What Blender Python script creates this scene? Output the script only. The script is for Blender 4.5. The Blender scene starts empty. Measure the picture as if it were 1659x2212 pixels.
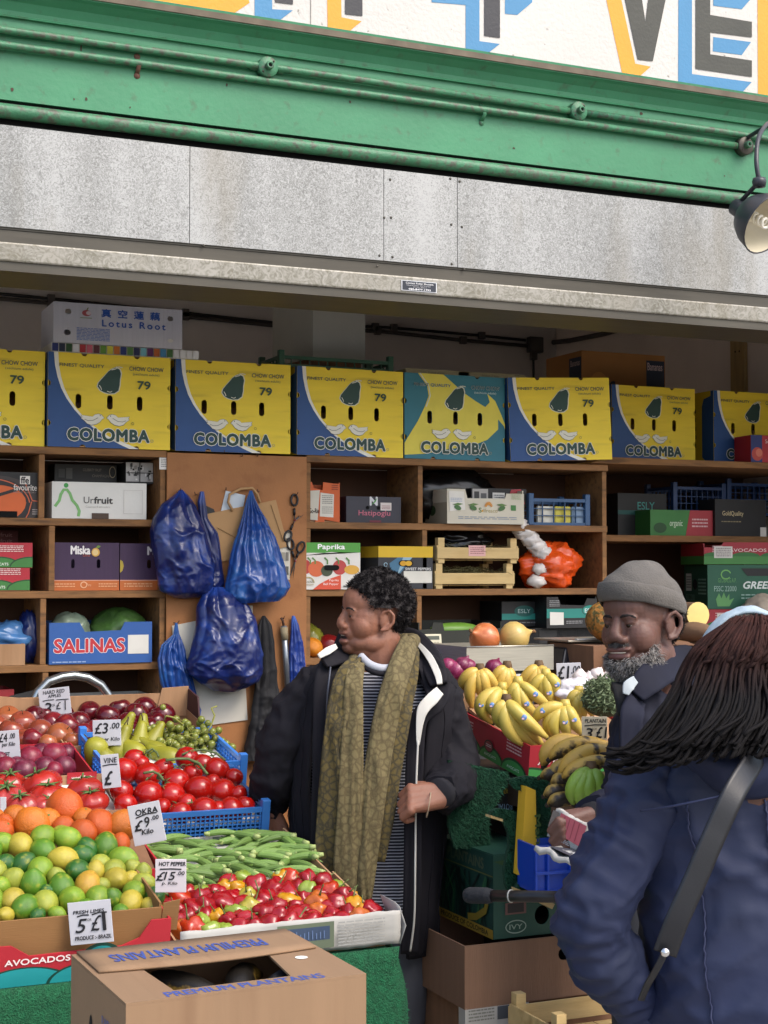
import bpy, bmesh, math, random
import numpy as np
from mathutils import Vector, Matrix, Euler, noise
R = math.radians
S = bpy.context.scene; C = S.collection
rnd = random.Random(7)
# ------------------------------------------------------------ camera, sky, sun, exposure
F, CX, CY, HOR, HC = 3318., 829.5, 1106., 1234., 1.62      # pinhole of the photograph (1659 px wide), eye height in metres
PIT = math.atan((HOR-CY)/F); YAW = R(24)                    # the shop front runs along world X, the camera is turned 24 deg to it
cd = bpy.data.cameras.new('camera'); cam = bpy.data.objects.new('camera', cd); C.objects.link(cam)
cam.location = (0, 0, HC); cam.rotation_euler = (R(90)+PIT, 0, -YAW)
cd.sensor_fit = 'HORIZONTAL'; cd.sensor_width = 36; cd.lens = 36*F/1659; cd.clip_start = .05; cd.clip_end = 500
S.camera = cam
W = bpy.data.worlds.new('World'); S.world = W; W.use_nodes = True
SUN_EL, SUN_AZ = R(50), R(152)      # azimuth measured from +Y clockwise: behind the camera, to the right
wn = W.node_tree.nodes; sk = wn.new('ShaderNodeTexSky'); sk.sky_type = 'NISHITA'; sk.sun_disc = False
sk.sun_elevation = SUN_EL; sk.sun_rotation = SUN_AZ; sk.air_density = 1.0; sk.dust_density = 3.5; sk.ozone_density = 1.0
wn['Background'].inputs[1].default_value = .15
W.node_tree.links.new(sk.outputs[0], wn['Background'].inputs[0])
sd = bpy.data.lights.new('sun', 'SUN'); sd.energy = .85; sd.angle = R(28); sd.color = (1, .955, .88)
so = bpy.data.objects.new('sun', sd); C.objects.link(so); so.location = (3, -6, 9)
_d = Vector((math.sin(SUN_AZ)*math.cos(SUN_EL), math.cos(SUN_AZ)*math.cos(SUN_EL), math.sin(SUN_EL)))
so.rotation_euler = _d.to_track_quat('Z', 'Y').to_euler()
vs = S.view_settings; vs.view_transform = 'Standard'; vs.look = 'None'; vs.gamma = 1; vs.exposure = 1.1; vs.use_curve_mapping = False

# ------------------------------------------------------------ photograph pixel -> place in the shop
def ray(x, y):
    a = (x-CX)/F; b = -(y-CY)/F
    fy = math.cos(PIT)-b*math.sin(PIT); fz = math.sin(PIT)+b*math.cos(PIT)
    return Vector((a*math.cos(YAW)+fy*math.sin(YAW), -a*math.sin(YAW)+fy*math.cos(YAW), fz)), fy
EYE = Vector((0, 0, HC))
def atD(x, y, D): r, f = ray(x, y); return EYE+r*(D/f)
def atV(x, y, v): r, f = ray(x, y); return EYE+r*(v/r.y)
def atP(x, y, v0, z0, s): r, f = ray(x, y); return EYE+r*((z0-s*v0-HC)/(r.z-s*r.y))
def depth(p): return p.x*math.sin(YAW)+p.y*math.cos(YAW)
CF = Vector((math.sin(YAW), math.cos(YAW), 0)); CR = Vector((math.cos(YAW), -math.sin(YAW), 0)); UP = Vector((0, 0, 1))
Z1 = lambda x, y: (x/3.5716, 1426.7+y/3.5716)
Z2 = lambda x, y: (x/3.5716, 1725.3+y/3.5716)
Z3 = lambda x, y: (298.6+x/2.9414, 1559.4+y/2.9414)
Z7 = lambda x, y: (929+x/3.5716, 1260.8+y/3.5716)

# ------------------------------------------------------------ materials
def lin(h):
    h = h.lstrip('#'); o = []
    for i in (0, 2, 4):
        c = int(h[i:i+2], 16)/255; o.append(c/12.92 if c <= .04045 else ((c+.055)/1.055)**2.4)
    return tuple(o)
MC = {}
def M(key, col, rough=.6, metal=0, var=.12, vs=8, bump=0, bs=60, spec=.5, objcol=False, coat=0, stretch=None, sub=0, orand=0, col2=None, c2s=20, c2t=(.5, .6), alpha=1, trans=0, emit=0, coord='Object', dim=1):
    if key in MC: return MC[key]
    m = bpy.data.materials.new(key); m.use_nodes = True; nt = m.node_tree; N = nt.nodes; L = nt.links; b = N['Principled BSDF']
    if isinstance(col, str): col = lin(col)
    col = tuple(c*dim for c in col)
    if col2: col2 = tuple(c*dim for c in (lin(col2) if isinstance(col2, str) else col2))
    tc = N.new('ShaderNodeTexCoord'); src = tc.outputs[coord]
    if stretch:
        mp = N.new('ShaderNodeMapping'); mp.inputs['Scale'].default_value = stretch; L.new(src, mp.inputs[0]); src = mp.outputs[0]
    if objcol: oi = N.new('ShaderNodeObjectInfo'); cs = oi.outputs['Color']
    else:
        rg = N.new('ShaderNodeRGB'); rg.outputs[0].default_value = (*col, 1); cs = rg.outputs[0]
    if col2:
        n2 = N.new('ShaderNodeTexNoise'); n2.inputs['Scale'].default_value = c2s; n2.inputs['Detail'].default_value = 5; L.new(src, n2.inputs['Vector'])
        mr = N.new('ShaderNodeMapRange'); mr.inputs[1].default_value = c2t[0]; mr.inputs[2].default_value = c2t[1]; L.new(n2.outputs[0], mr.inputs[0])
        mx = N.new('ShaderNodeMix'); mx.data_type = 'RGBA'; L.new(mr.outputs[0], mx.inputs[0]); L.new(cs, mx.inputs[6])
        mx.inputs[7].default_value = (*(lin(col2) if isinstance(col2, str) else col2), 1); cs = mx.outputs[2]
    nz = N.new('ShaderNodeTexNoise'); nz.inputs['Scale'].default_value = vs; nz.inputs['Detail'].default_value = 6; L.new(src, nz.inputs['Vector'])
    mr = N.new('ShaderNodeMapRange'); mr.inputs[1].default_value = .25; mr.inputs[2].default_value = .75; mr.inputs[3].default_value = 1-var; mr.inputs[4].default_value = 1+var; L.new(nz.outputs[0], mr.inputs[0])
    fac = mr.outputs[0]
    if orand:
        o2 = N.new('ShaderNodeObjectInfo'); m2 = N.new('ShaderNodeMapRange'); m2.inputs[3].default_value = 1-orand; m2.inputs[4].default_value = 1+orand; L.new(o2.outputs['Random'], m2.inputs[0])
        mm = N.new('ShaderNodeMath'); mm.operation = 'MULTIPLY'; L.new(fac, mm.inputs[0]); L.new(m2.outputs[0], mm.inputs[1]); fac = mm.outputs[0]
    vm = N.new('ShaderNodeVectorMath'); vm.operation = 'SCALE'; L.new(cs, vm.inputs[0]); L.new(fac, vm.inputs['Scale'])
    L.new(vm.outputs[0], b.inputs['Base Color'])
    b.inputs['Roughness'].default_value = rough; b.inputs['Metallic'].default_value = metal; b.inputs['Specular IOR Level'].default_value = spec
    b.inputs['Coat Weight'].default_value = coat; b.inputs['Alpha'].default_value = alpha; b.inputs['Transmission Weight'].default_value = trans
    if sub: b.inputs['Subsurface Weight'].default_value = sub; b.inputs['Subsurface Radius'].default_value = (.02, .008, .004); b.inputs['Subsurface Scale'].default_value = .3
    if emit: L.new(vm.outputs[0], b.inputs['Emission Color']); b.inputs['Emission Strength'].default_value = emit
    if bump:
        nb = N.new('ShaderNodeTexNoise'); nb.inputs['Scale'].default_value = bs; nb.inputs['Detail'].default_value = 4; L.new(src, nb.inputs['Vector'])
        bp = N.new('ShaderNodeBump'); bp.inputs['Strength'].default_value = bump; bp.inputs['Distance'].default_value = .01; L.new(nb.outputs[0], bp.inputs['Height']); L.new(bp.outputs[0], b.inputs['Normal'])
    MC[key] = m; return m
def ink(h, rough=.55): return M('ink_'+h+str(rough), h, rough, var=.07, vs=14)
KRAFT = M('kraft_cardboard', '#a8825f', .85, var=.10, vs=6, bump=.12, bs=160, stretch=(6, 6, .4), col2='#96704e', c2s=2.5, c2t=(.5, .75))
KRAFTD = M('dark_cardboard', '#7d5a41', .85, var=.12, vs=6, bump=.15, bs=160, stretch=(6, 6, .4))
DARK = M('dark_inside', '#17130f', .9)
BLACKC = M('black_card', '#1b1b1c', .55, var=.2)
WHITEC = M('white_card', '#dcdad2', .7, var=.05, bump=.05)
HOLE = M('hole_black', '#050505', .95)  # black painted in for the dark of holes and gaps
# ------------------------------------------------------------ mesh building
class MB:
    def __init__(s): s.v = []; s.f = []; s.mi = []; s.mats = []; s.sm = []
    def add(s, vs, fs, mat, smooth=False, xf=None):
        k = len(s.v); 
        if mat not in s.mats: s.mats.append(mat)
        i = s.mats.index(mat)
        s.v += [tuple(xf @ Vector(p)) for p in vs] if xf else [tuple(p) for p in vs]
        for f in fs: s.f.append([a+k for a in f]); s.mi.append(i); s.sm.append(smooth)
        return s
    def box(s, x0, x1, y0, y1, z0, z1, mat, xf=None):
        vs = [(x, y, z) for z in (z0, z1) for y in (y0, y1) for x in (x0, x1)]
        return s.add(vs, [(0, 2, 3, 1), (4, 5, 7, 6), (0, 1, 5, 4), (2, 6, 7, 3), (0, 4, 6, 2), (1, 3, 7, 5)], mat, xf=xf)
    def hexa(s, c, mat): return s.add(c, [(0, 2, 3, 1), (4, 5, 7, 6), (0, 1, 5, 4), (2, 6, 7, 3), (0, 4, 6, 2), (1, 3, 7, 5)], mat)
    def tube(s, path, r, mat, n=8, cap=True, closed=False, ell=None, xf=None, smooth=True):
        P = [Vector(p) for p in path]; m = len(P); rs = r if hasattr(r, '__len__') else [r]*m
        vs = []; up = None
        for i in range(m):
            t = (P[(i+1) % m]-P[i-1]) if closed else (P[min(i+1, m-1)]-P[max(i-1, 0)])
            t = t.normalized() if t.length > 1e-9 else Vector((0, 0, 1))
            if up is None: up = Vector((0, 0, 1)) if abs(t.z) < .9 else Vector((1, 0, 0))
            a = t.cross(up); a = a.normalized() if a.length > 1e-6 else t.orthogonal().normalized()
            b = a.cross(t).normalized(); up = b
            for k in range(n):
                w = 2*math.pi*k/n; vs.append(P[i]+a*(math.cos(w)*rs[i]*(ell[0] if ell else 1))+b*(math.sin(w)*rs[i]*(ell[1] if ell else 1)))
        fs = []
        for i in range(m if closed else m-1):
            j = (i+1) % m
            for k in range(n): k2 = (k+1) % n; fs.append((i*n+k, j*n+k, j*n+k2, i*n+k2))
        if cap and not closed: fs.append(tuple(range(n))); fs.append(tuple(reversed(range((m-1)*n, m*n))))
        return s.add(vs, fs, mat, smooth, xf)
    def lathe(s, prof, mat, n=16, xf=None, smooth=True, fn=None):
        vs = []; m = len(prof)
        for (r, z) in prof:
            for k in range(n):
                a = 2*math.pi*k/n; rr, zz = (r, z) if not fn else fn(r, z, a); vs.append((rr*math.cos(a), rr*math.sin(a), zz))
        fs = [(i*n+k, i*n+(k+1) % n, (i+1)*n+(k+1) % n, (i+1)*n+k) for i in range(m-1) for k in range(n)]
        return s.add(vs, fs, mat, smooth, xf)
    def grid(s, g, mat, smooth=True, cu=False, cv=False):   # g: rows of points
        a = len(g); b = len(g[0]); vs = [p for r in g for p in r]
        fs = [(i*b+j, i*b+(j+1) % b, ((i+1) % a)*b+(j+1) % b, ((i+1) % a)*b+j) for i in range(a if cu else a-1) for j in range(b if cv else b-1)]
        return s.add(vs, fs, mat, smooth)
    def ball(s, c, r, mat, n=12, m=8, fn=None):
        c = Vector(c); r = r if hasattr(r, '__len__') else (r, r, r); vs = []
        for i in range(m+1):
            ph = math.pi*i/m
            for k in range(n):
                a = 2*math.pi*k/n; d = Vector((math.sin(ph)*math.cos(a), math.sin(ph)*math.sin(a), math.cos(ph)))
                q = fn(d) if fn else 1; vs.append(c+Vector((d.x*r[0], d.y*r[1], d.z*r[2]))*q)
        fs = [(i*n+k, (i+1)*n+k, (i+1)*n+(k+1) % n, i*n+(k+1) % n) for i in range(m) for k in range(n)]
        return s.add(vs, fs, mat, True)
    def mesh(s, name):
        me = bpy.data.meshes.new(name); me.from_pydata(s.v, [], s.f)
        for m in s.mats: me.materials.append(m)
        me.polygons.foreach_set('material_index', s.mi); me.polygons.foreach_set('use_smooth', s.sm); me.update(); return me
    def build(s, name, parent=None, loc=(0, 0, 0), rot=(0, 0, 0), bevel=0, solid=0, sub=0):
        o = bpy.data.objects.new(name, s.mesh(name)); C.objects.link(o); o.location = loc; o.rotation_euler = rot
        if parent: o.parent = parent
        if solid: md = o.modifiers.new('s', 'SOLIDIFY'); md.thickness = solid; md.offset = 0
        if sub: md = o.modifiers.new('u', 'SUBSURF'); md.levels = sub; md.render_levels = sub
        if bevel: md = o.modifiers.new('b', 'BEVEL'); md.width = bevel; md.segments = 2; md.limit_method = 'ANGLE'; md.angle_limit = R(40)
        return o
def tag(o, label=None, cat=None, group=None, kind=None):
    if label: o['label'] = label
    if cat: o['category'] = cat
    if group: o['group'] = group
    if kind: o['kind'] = kind
    return o
def thing(name, label, cat, loc=(0, 0, 0), rot=(0, 0, 0), group=None):
    o = bpy.data.objects.new(name, None); C.objects.link(o); o.location = loc; o.empty_display_size = .05
    o.rotation_euler = rot if hasattr(rot, '__len__') else (0, 0, rot)
    return tag(o, label, cat, group)
def link_copy(o, parent=None):
    c = o.copy(); C.objects.link(c); c.parent = parent; return c
def copy_tree(o, parent=None):
    c = link_copy(o, parent)
    for ch in o.children: copy_tree(ch, c)
    return c
def inst(name, mesh, parent=None, loc=(0, 0, 0), rot=(0, 0, 0), scale=None, color=None):
    o = bpy.data.objects.new(name, mesh); C.objects.link(o); o.location = loc; o.rotation_euler = rot
    if parent: o.parent = parent
    if scale: o.scale = scale if hasattr(scale, '__len__') else (scale,)*3
    if color: o.color = (*color, 1)
    return o
ORD = ['first', 'second', 'third', 'fourth', 'fifth', 'sixth', 'seventh', 'eighth', 'ninth', 'tenth', 'eleventh', 'twelfth', 'thirteenth', 'fourteenth', 'fifteenth', 'sixteenth', 'seventeenth', 'eighteenth', 'nineteenth', 'twentieth', 'twenty-first', 'twenty-second', 'twenty-third', 'twenty-fourth', 'twenty-fifth']
# ------------------------------------------------------------ lettering and flat artwork
TG = {}
def text_geo(t, bold=0., shear=0., space=1.):
    k = (t, bold, shear, space)
    if k not in TG:
        cu = bpy.data.curves.new('t', 'FONT'); cu.body = t; cu.size = 1; cu.offset = bold; cu.shear = shear; cu.space_character = space; cu.resolution_u = 3
        ob = bpy.data.objects.new('t', cu); me = bpy.data.meshes.new_from_object(ob)
        vs = [(v.co.x, v.co.y) for v in me.vertices]; fs = [tuple(p.vertices) for p in me.polygons]
        bpy.data.objects.remove(ob); bpy.data.curves.remove(cu); bpy.data.meshes.remove(me)
        if not vs: vs = [(0, 0), (1, 0), (0, 1)]; fs = []
        TG[k] = (vs, fs)
    return TG[k]
def fill2d(outer, holes=(), ext=0):
    cu = bpy.data.curves.new('c', 'CURVE'); cu.dimensions = '2D'; cu.fill_mode = 'BOTH'; cu.extrude = ext
    for pl in [outer]+list(holes):
        sp = cu.splines.new('POLY'); sp.points.add(len(pl)-1); sp.use_cyclic_u = True
        for p, q in zip(sp.points, pl): p.co = (q[0], q[1], 0, 1)
    ob = bpy.data.objects.new('c', cu); me = bpy.data.meshes.new_from_object(ob)
    vs = [tuple(v.co) for v in me.vertices]; fs = [tuple(p.vertices) for p in me.polygons]
    bpy.data.objects.remove(ob); bpy.data.curves.remove(cu); bpy.data.meshes.remove(me); return vs, fs
def ellipse(cx, cy, rx, ry, n=20, a0=0, a1=2*math.pi, rot=0):
    o = []
    for i in range(n):
        a = a0+(a1-a0)*i/(n if abs(a1-a0-2*math.pi) < 1e-6 else n-1); x = rx*math.cos(a); y = ry*math.sin(a)
        o.append((cx+x*math.cos(rot)-y*math.sin(rot), cy+x*math.sin(rot)+y*math.cos(rot)))
    return o
def slot(cx, cy, w, h, n=7):   # a stadium-shaped hand hole
    if h >= w: r = w/2; k = h/2-r; return [(cx+r*math.cos(math.pi*i/(n-1)), cy+k+r*math.sin(math.pi*i/(n-1))) for i in range(n)]+[(cx-r*math.cos(math.pi*i/(n-1)), cy-k-r*math.sin(math.pi*i/(n-1))) for i in range(n)]
    r = h/2; k = w/2-r; return [(cx+k+r*math.sin(math.pi*i/(n-1)), cy+r*math.cos(math.pi*i/(n-1))) for i in range(n)]+[(cx-k-r*math.sin(math.pi*i/(n-1)), cy-r*math.cos(math.pi*i/(n-1))) for i in range(n)]
class Art:
    """flat print on a face: coordinates are fractions of the face (0..1, origin bottom left)"""
    def __init__(s, w, h): s.w = w; s.h = h; s.mb = MB(); s.l = .0008; s.cut = []
    def _add(s, vs, fs, c):
        s.cut.append(len(s.mb.f)); s.l += .00022; m = c if not isinstance(c, str) else ink(c)
        s.mb.add([(x*s.w, -s.l, y*s.h) for x, y in vs], fs, m)
    def poly(s, pts, c): pts = [(min(1, max(0, x)), min(1, max(0, y))) for x, y in pts]; s._add(pts, [tuple(range(len(pts)))], c); return s
    def holed(s, outer, holes, c):
        vs, fs = fill2d(outer, holes); s._add([(v[0], v[1]) for v in vs], fs, c); return s
    def rect(s, x0, y0, x1, y1, c): return s.poly([(x0, y0), (x1, y0), (x1, y1), (x0, y1)], c)
    def ell(s, cx, cy, rx, ry, c, rot=0): return s.poly(ellipse(cx, cy, rx, ry, 24, rot=rot), c)
    def text(s, t, x0, y0, x1, y1, c, bold=0., shear=0., out=None, space=1., flip=False):
        """lettering fitted to a rectangle; weight and outline by overprinting slightly shifted copies"""
        vs, fs = text_geo(t, 0., shear, space); ax = min(v[0] for v in vs); bx = max(v[0] for v in vs); ay = min(v[1] for v in vs); by = max(v[1] for v in vs)
        sx = (x1-x0)/max(bx-ax, 1e-6); sy = (y1-y0)/max(by-ay, 1e-6); em = min(sx*s.w, sy*s.h)
        for rad, cc in ([(max(bold, 0)+out[1], out[0])] if out else [])+[(bold, c)]:
            d = rad*em; sh = [(0, 0)] if d < .0002 else [(d*math.cos(q), d*math.sin(q)) for q in np.linspace(0, 2*math.pi, 9 if d > .002 else 5)[:-1]]
            V = []; Fq = []
            for j, (ox, oy) in enumerate(sh):
                k = len(V); P = [(x0+(x-ax)*sx+ox/s.w, y0+(y-ay)*sy+oy/s.h) for x, y in vs]
                if flip: P = [(x0+x1-x, y0+y1-y) for x, y in P]
                V += [(x, y, j) for x, y in P]; Fq += [tuple(i+k for i in f) for f in fs]
            s.l += .00022; m = cc if not isinstance(cc, str) else ink(cc); s.mb.add([(x*s.w, -s.l-j*.00002, y*s.h) for x, y, j in V], Fq, m); s.l += len(sh)*.00002
        return s
    def stroke(s, pts, wd, c):   # wd in metres
        P = [Vector((x*s.w, y*s.h)) for x, y in pts]; L = []; Rr = []
        for i, p in enumerate(P):
            t = (P[min(i+1, len(P)-1)]-P[max(i-1, 0)]); t = t.normalized() if t.length else Vector((1, 0)); n = Vector((-t.y, t.x))*(wd/2 if not hasattr(wd, '__len__') else wd[i]/2)
            L.append(p+n); Rr.append(p-n)
        vs = [(v.x/s.w, v.y/s.h) for v in L+Rr]; k = len(P); s._add(vs, [(i, i+k, i+k+1, i+1) for i in range(k-1)], c); return s
    def lines(s, x0, y0, x1, y1, n, c, seed=1):   # rows of small print
        g = random.Random(seed)
        for i in range(n):
            y = y1-(y1-y0)*(i+.2)/n; h = (y1-y0)/n*.45; x = x0
            while x < x1-.01*(x1-x0):
                e = min(x1, x+(x1-x0)*g.uniform(.05, .2)); s.rect(x, y-h, e, y, c); s.l -= .00022; x = e+(x1-x0)*.025
            if g.random() < .3: pass
        s.l += .00022; return s
    def put(s, parent, face, w, d, h, name='surface_print'):
        """face of a box spanning x 0..w, y 0..d, z 0..h"""
        mt = {'front': Matrix.Identity(4), 'left': Matrix.Translation((0, d, 0)) @ Matrix.Rotation(R(-90), 4, 'Z'), 'right': Matrix.Translation((w, 0, 0)) @ Matrix.Rotation(R(90), 4, 'Z'),
              'back': Matrix.Translation((w, d, 0)) @ Matrix.Rotation(R(180), 4, 'Z'), 'top': Matrix.Translation((0, 0, h)) @ Matrix.Rotation(R(-90), 4, 'X')}[face]
        o = s.mb.build(name, parent); o.matrix_local = mt; return o
def flat_panel(outer, holes, th, mat, edge=None):
    """board standing in the XZ plane, front at y=0, back at y=th, with real cut-outs; returns an MB"""
    vs, fs = fill2d(outer, holes, th/2); mb = MB(); mb.add([(x, th/2-z, y) for x, y, z in vs], fs, mat); return mb
def carton(name, label, cat, w, d, h, loc, rot=(0, 0, 0), mat=None, inside=None, outline=None, holes=(), style='open', th=.005, group=None, front=None, left=None, right=None, top=None, side_h=None, backs=None):
    """cardboard box; local x 0..w, y 0..d (front at 0), z 0..h"""
    mat = mat or KRAFT; inside = inside or KRAFT
    t = thing(name, label, cat, loc, rot, group)
    flat_panel(outline or [(0, 0), (w, 0), (w, h), (0, h)], holes, th, mat).build('front_panel', t)
    sh = side_h or h; bh = backs or h
    MB().box(0, w, d-th, d, 0, bh, mat).build('back_panel', t)
    for x in (0, w-th): MB().box(x, x+th, th+.0005, d-th-.0005, 0, sh-.0005, mat).build('side_panel', t)
    MB().box(th, w-th, th, d-th, .001, .001+th, inside).build('base', t)
    if style == 'closed':
        MB().box(.001, w-.001, .001, d/2-.001, h, h+.003, mat).build('top_flap', t); MB().box(.001, w-.001, d/2+.001, d-.001, h, h+.003, mat).build('top_flap', t)
    for a, f in ((front, 'front'), (left, 'left'), (right, 'right'), (top, 'top')):
        if a: a.put(t, f, w, d, h+(.003 if style == 'closed' else 0))
    return t
# ============================================================ SETTING: ground, shop interior, shop front
VF, VS, VB = 4.9, 5.75, 8.6          # planes of the shop front, the shelf fronts and the back wall
def galv_mat(key, c0, c1, sc, yel=0.):
    m = bpy.data.materials.new(key); m.use_nodes = True; nt = m.node_tree; N = nt.nodes; L = nt.links; b = N['Principled BSDF']
    tc = N.new('ShaderNodeTexCoord'); n1 = N.new('ShaderNodeTexNoise'); n1.inputs['Scale'].default_value = sc; n1.inputs['Detail'].default_value = 3; n1.inputs['Distortion'].default_value = 2.6; L.new(tc.outputs['Object'], n1.inputs[0])
    n2 = N.new('ShaderNodeTexNoise'); n2.inputs['Scale'].default_value = 1.6; n2.inputs['Detail'].default_value = 5
    mp = N.new('ShaderNodeMapping'); mp.inputs['Scale'].default_value = (3, 1, .35); L.new(tc.outputs['Object'], mp.inputs[0]); L.new(mp.outputs[0], n2.inputs[0])
    ad = N.new('ShaderNodeMath'); ad.operation = 'MULTIPLY_ADD'; L.new(n2.outputs[0], ad.inputs[0]); ad.inputs[1].default_value = .55; L.new(n1.outputs[0], ad.inputs[2])
    cr = N.new('ShaderNodeValToRGB'); e = cr.color_ramp.elements; e[0].position = .60; e[0].color = (*lin(c0), 1); e[1].position = .90; e[1].color = (*lin(c1), 1); L.new(ad.outputs[0], cr.inputs[0])
    n3 = N.new('ShaderNodeTexNoise'); n3.inputs['Scale'].default_value = 2.2; n3.inputs['Detail'].default_value = 7; mp3 = N.new('ShaderNodeMapping'); mp3.inputs['Scale'].default_value = (2.2, 1, .5); mp3.inputs['Location'].default_value = (3, 1, 7); L.new(tc.outputs['Object'], mp3.inputs[0]); L.new(mp3.outputs[0], n3.inputs[0])
    m3 = N.new('ShaderNodeMapRange'); m3.inputs[1].default_value = .52; m3.inputs[2].default_value = .75; m3.inputs[4].default_value = .55; L.new(n3.outputs[0], m3.inputs[0]); x3 = N.new('ShaderNodeMix'); x3.data_type = 'RGBA'; L.new(m3.outputs[0], x3.inputs[0]); L.new(cr.outputs[0], x3.inputs[6]); x3.inputs[7].default_value = (*lin('#79705c'), 1)
    L.new(x3.outputs[2], b.inputs['Base Color']); b.inputs['Metallic'].default_value = .25; b.inputs['Roughness'].default_value = .5
    return m
GALV = galv_mat('galvanised_steel', '#747572', '#a5a6a4', 75)
GALV2 = galv_mat('dull_galvanised_bar', '#706d60', '#96938a', 35)
GREEN = M('green_paint', '#388059', .5, var=.12, vs=4, bump=.12, bs=40, col2='#3d5f42', c2s=24, c2t=(.58, .8))
GREENP = M('grimy_green_pipe', '#3a7653', .5, var=.2, vs=20, bump=.2, bs=90, col2='#4d5244', c2s=45, c2t=(.46, .66))
DIRTY = M('dark_grimy_steel', '#4a463d', .5, metal=.3, var=.2, vs=4, stretch=(1, 6, 6))
SIGNW = M('white_sign_paint', '#c4c1ba', .6, var=.05, vs=2.5, bump=.25, bs=60, col2='#8d897f', c2s=34, c2t=(.66, .72))
PLASTER = M('grey_plaster', '#dad2cb', .9, var=.15, vs=2, bump=.35, bs=9)
PLASTER2 = M('pinkish_plaster', '#dccdc0', .9, var=.15, vs=2, bump=.5, bs=9)
WOOD = M('brown_hardboard', '#a26c3e', .7, var=.16, vs=5, bump=.08, bs=120, col2='#7c4a22', c2s=7, c2t=(.55, .8))
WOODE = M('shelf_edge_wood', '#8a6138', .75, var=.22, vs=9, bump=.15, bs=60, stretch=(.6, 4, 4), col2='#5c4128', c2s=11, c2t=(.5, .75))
WOODIN = M('shade_dark_wood', '#4b2f1e', .8, var=.15, vs=4)  # wood darkened to paint shade into the shelf compartments
PAVE = M('paving_concrete', '#a39f97', .85, var=.15, vs=3, bump=.2, bs=80)
tag(MB().box(-250, 250, -250, 250, -.3, -.02, M('asphalt', '#5e5e5e', .9, var=.2, vs=6, bump=.3, bs=120)).build('ground'), kind='structure')
pv = MB().box(-14, 16, -1.2, 5.2, -.019, -.003, PAVE).build('pavement'); tag(pv, kind='structure')
slab = MB().box(0, .595, 0, .595, 0, .02, PAVE).mesh('paving_slab')
for i in range(12):
    for j in range(9): inst('paving_slab', slab, pv, (-1.8+i*.6+(.3 if j % 2 else 0), -.2+j*.6, -.0025))
tag(MB().box(-6, 12, 5.2, 9, -.015, .02, M('shop_floor', '#8a8178', .8, var=.2)).build('floor'), kind='structure')
tag(MB().box(-6, 12, VB, VB+.2, .02, 3.5, PLASTER).build('wall_back'), kind='structure')
RWX = 5.05
tag(MB().box(RWX, RWX+.2, 5.35, VB-.002, .02, 3.5, PLASTER2).build('wall_right'), kind='structure')
tag(MB().box(-3.2, -3, 5.35, VB-.002, .02, 3.5, PLASTER).build('wall_left'), kind='structure')
tag(MB().box(-6, 12, 5.22, VB+.2, 3.502, 3.7, PLASTER).build('ceiling'), kind='structure')
# ---- shop front: piers, beam, shutter housing, sign
fx0, fx1 = -4.0, 8.0
for x in (-3.6, 5.25): tag(MB().box(x, x+.5, 4.92, 5.34, 0, 2.62, PLASTER2).build('brick_pier', bevel=.01), 'rendered pier at the %s end of the shop opening' % ('left' if x < 0 else 'right'), 'pier')
sb = thing('sign_board', 'white painted fascia sign with yellow blue and black block letters above the shop', 'sign', (2, 4.84, 3.48))
MB().box(fx0-2, fx1-2, 0, .06, 0, 1.5, SIGNW).build('board', sb, bevel=.004)
for xx in (-3.1, -.12, 2.9): MB().box(xx-.0015, xx+.0015, -.0015, .002, .004, 1.499, M('board_joint', '#8d8a82', .8)).build('joint', sb)
MB().box(fx0-2, fx1-2, -.006, .07, -.022, -.001, M('sign_edge_dirt', '#6b6153', .9, var=.3, vs=12)).build('bottom_edge', sb)
def zA(x, y): return (x/2, (y if y > -10 else -190)/2)
def zB(x, y): return (829.5+x/2, (y if y > -10 else -190)/2)
YEL, BLU, BLK = M('sign_yellow', '#d6941c', .5, var=.06, bump=.1, bs=80), M('sign_blue', '#3c7ea8', .5, var=.06, bump=.1, bs=80), M('sign_black', '#25262b', .5, var=.2, bump=.1, bs=80)
OLV = M('sign_olive_black', '#34352c', .5, var=.2, bump=.1, bs=80)
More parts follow.
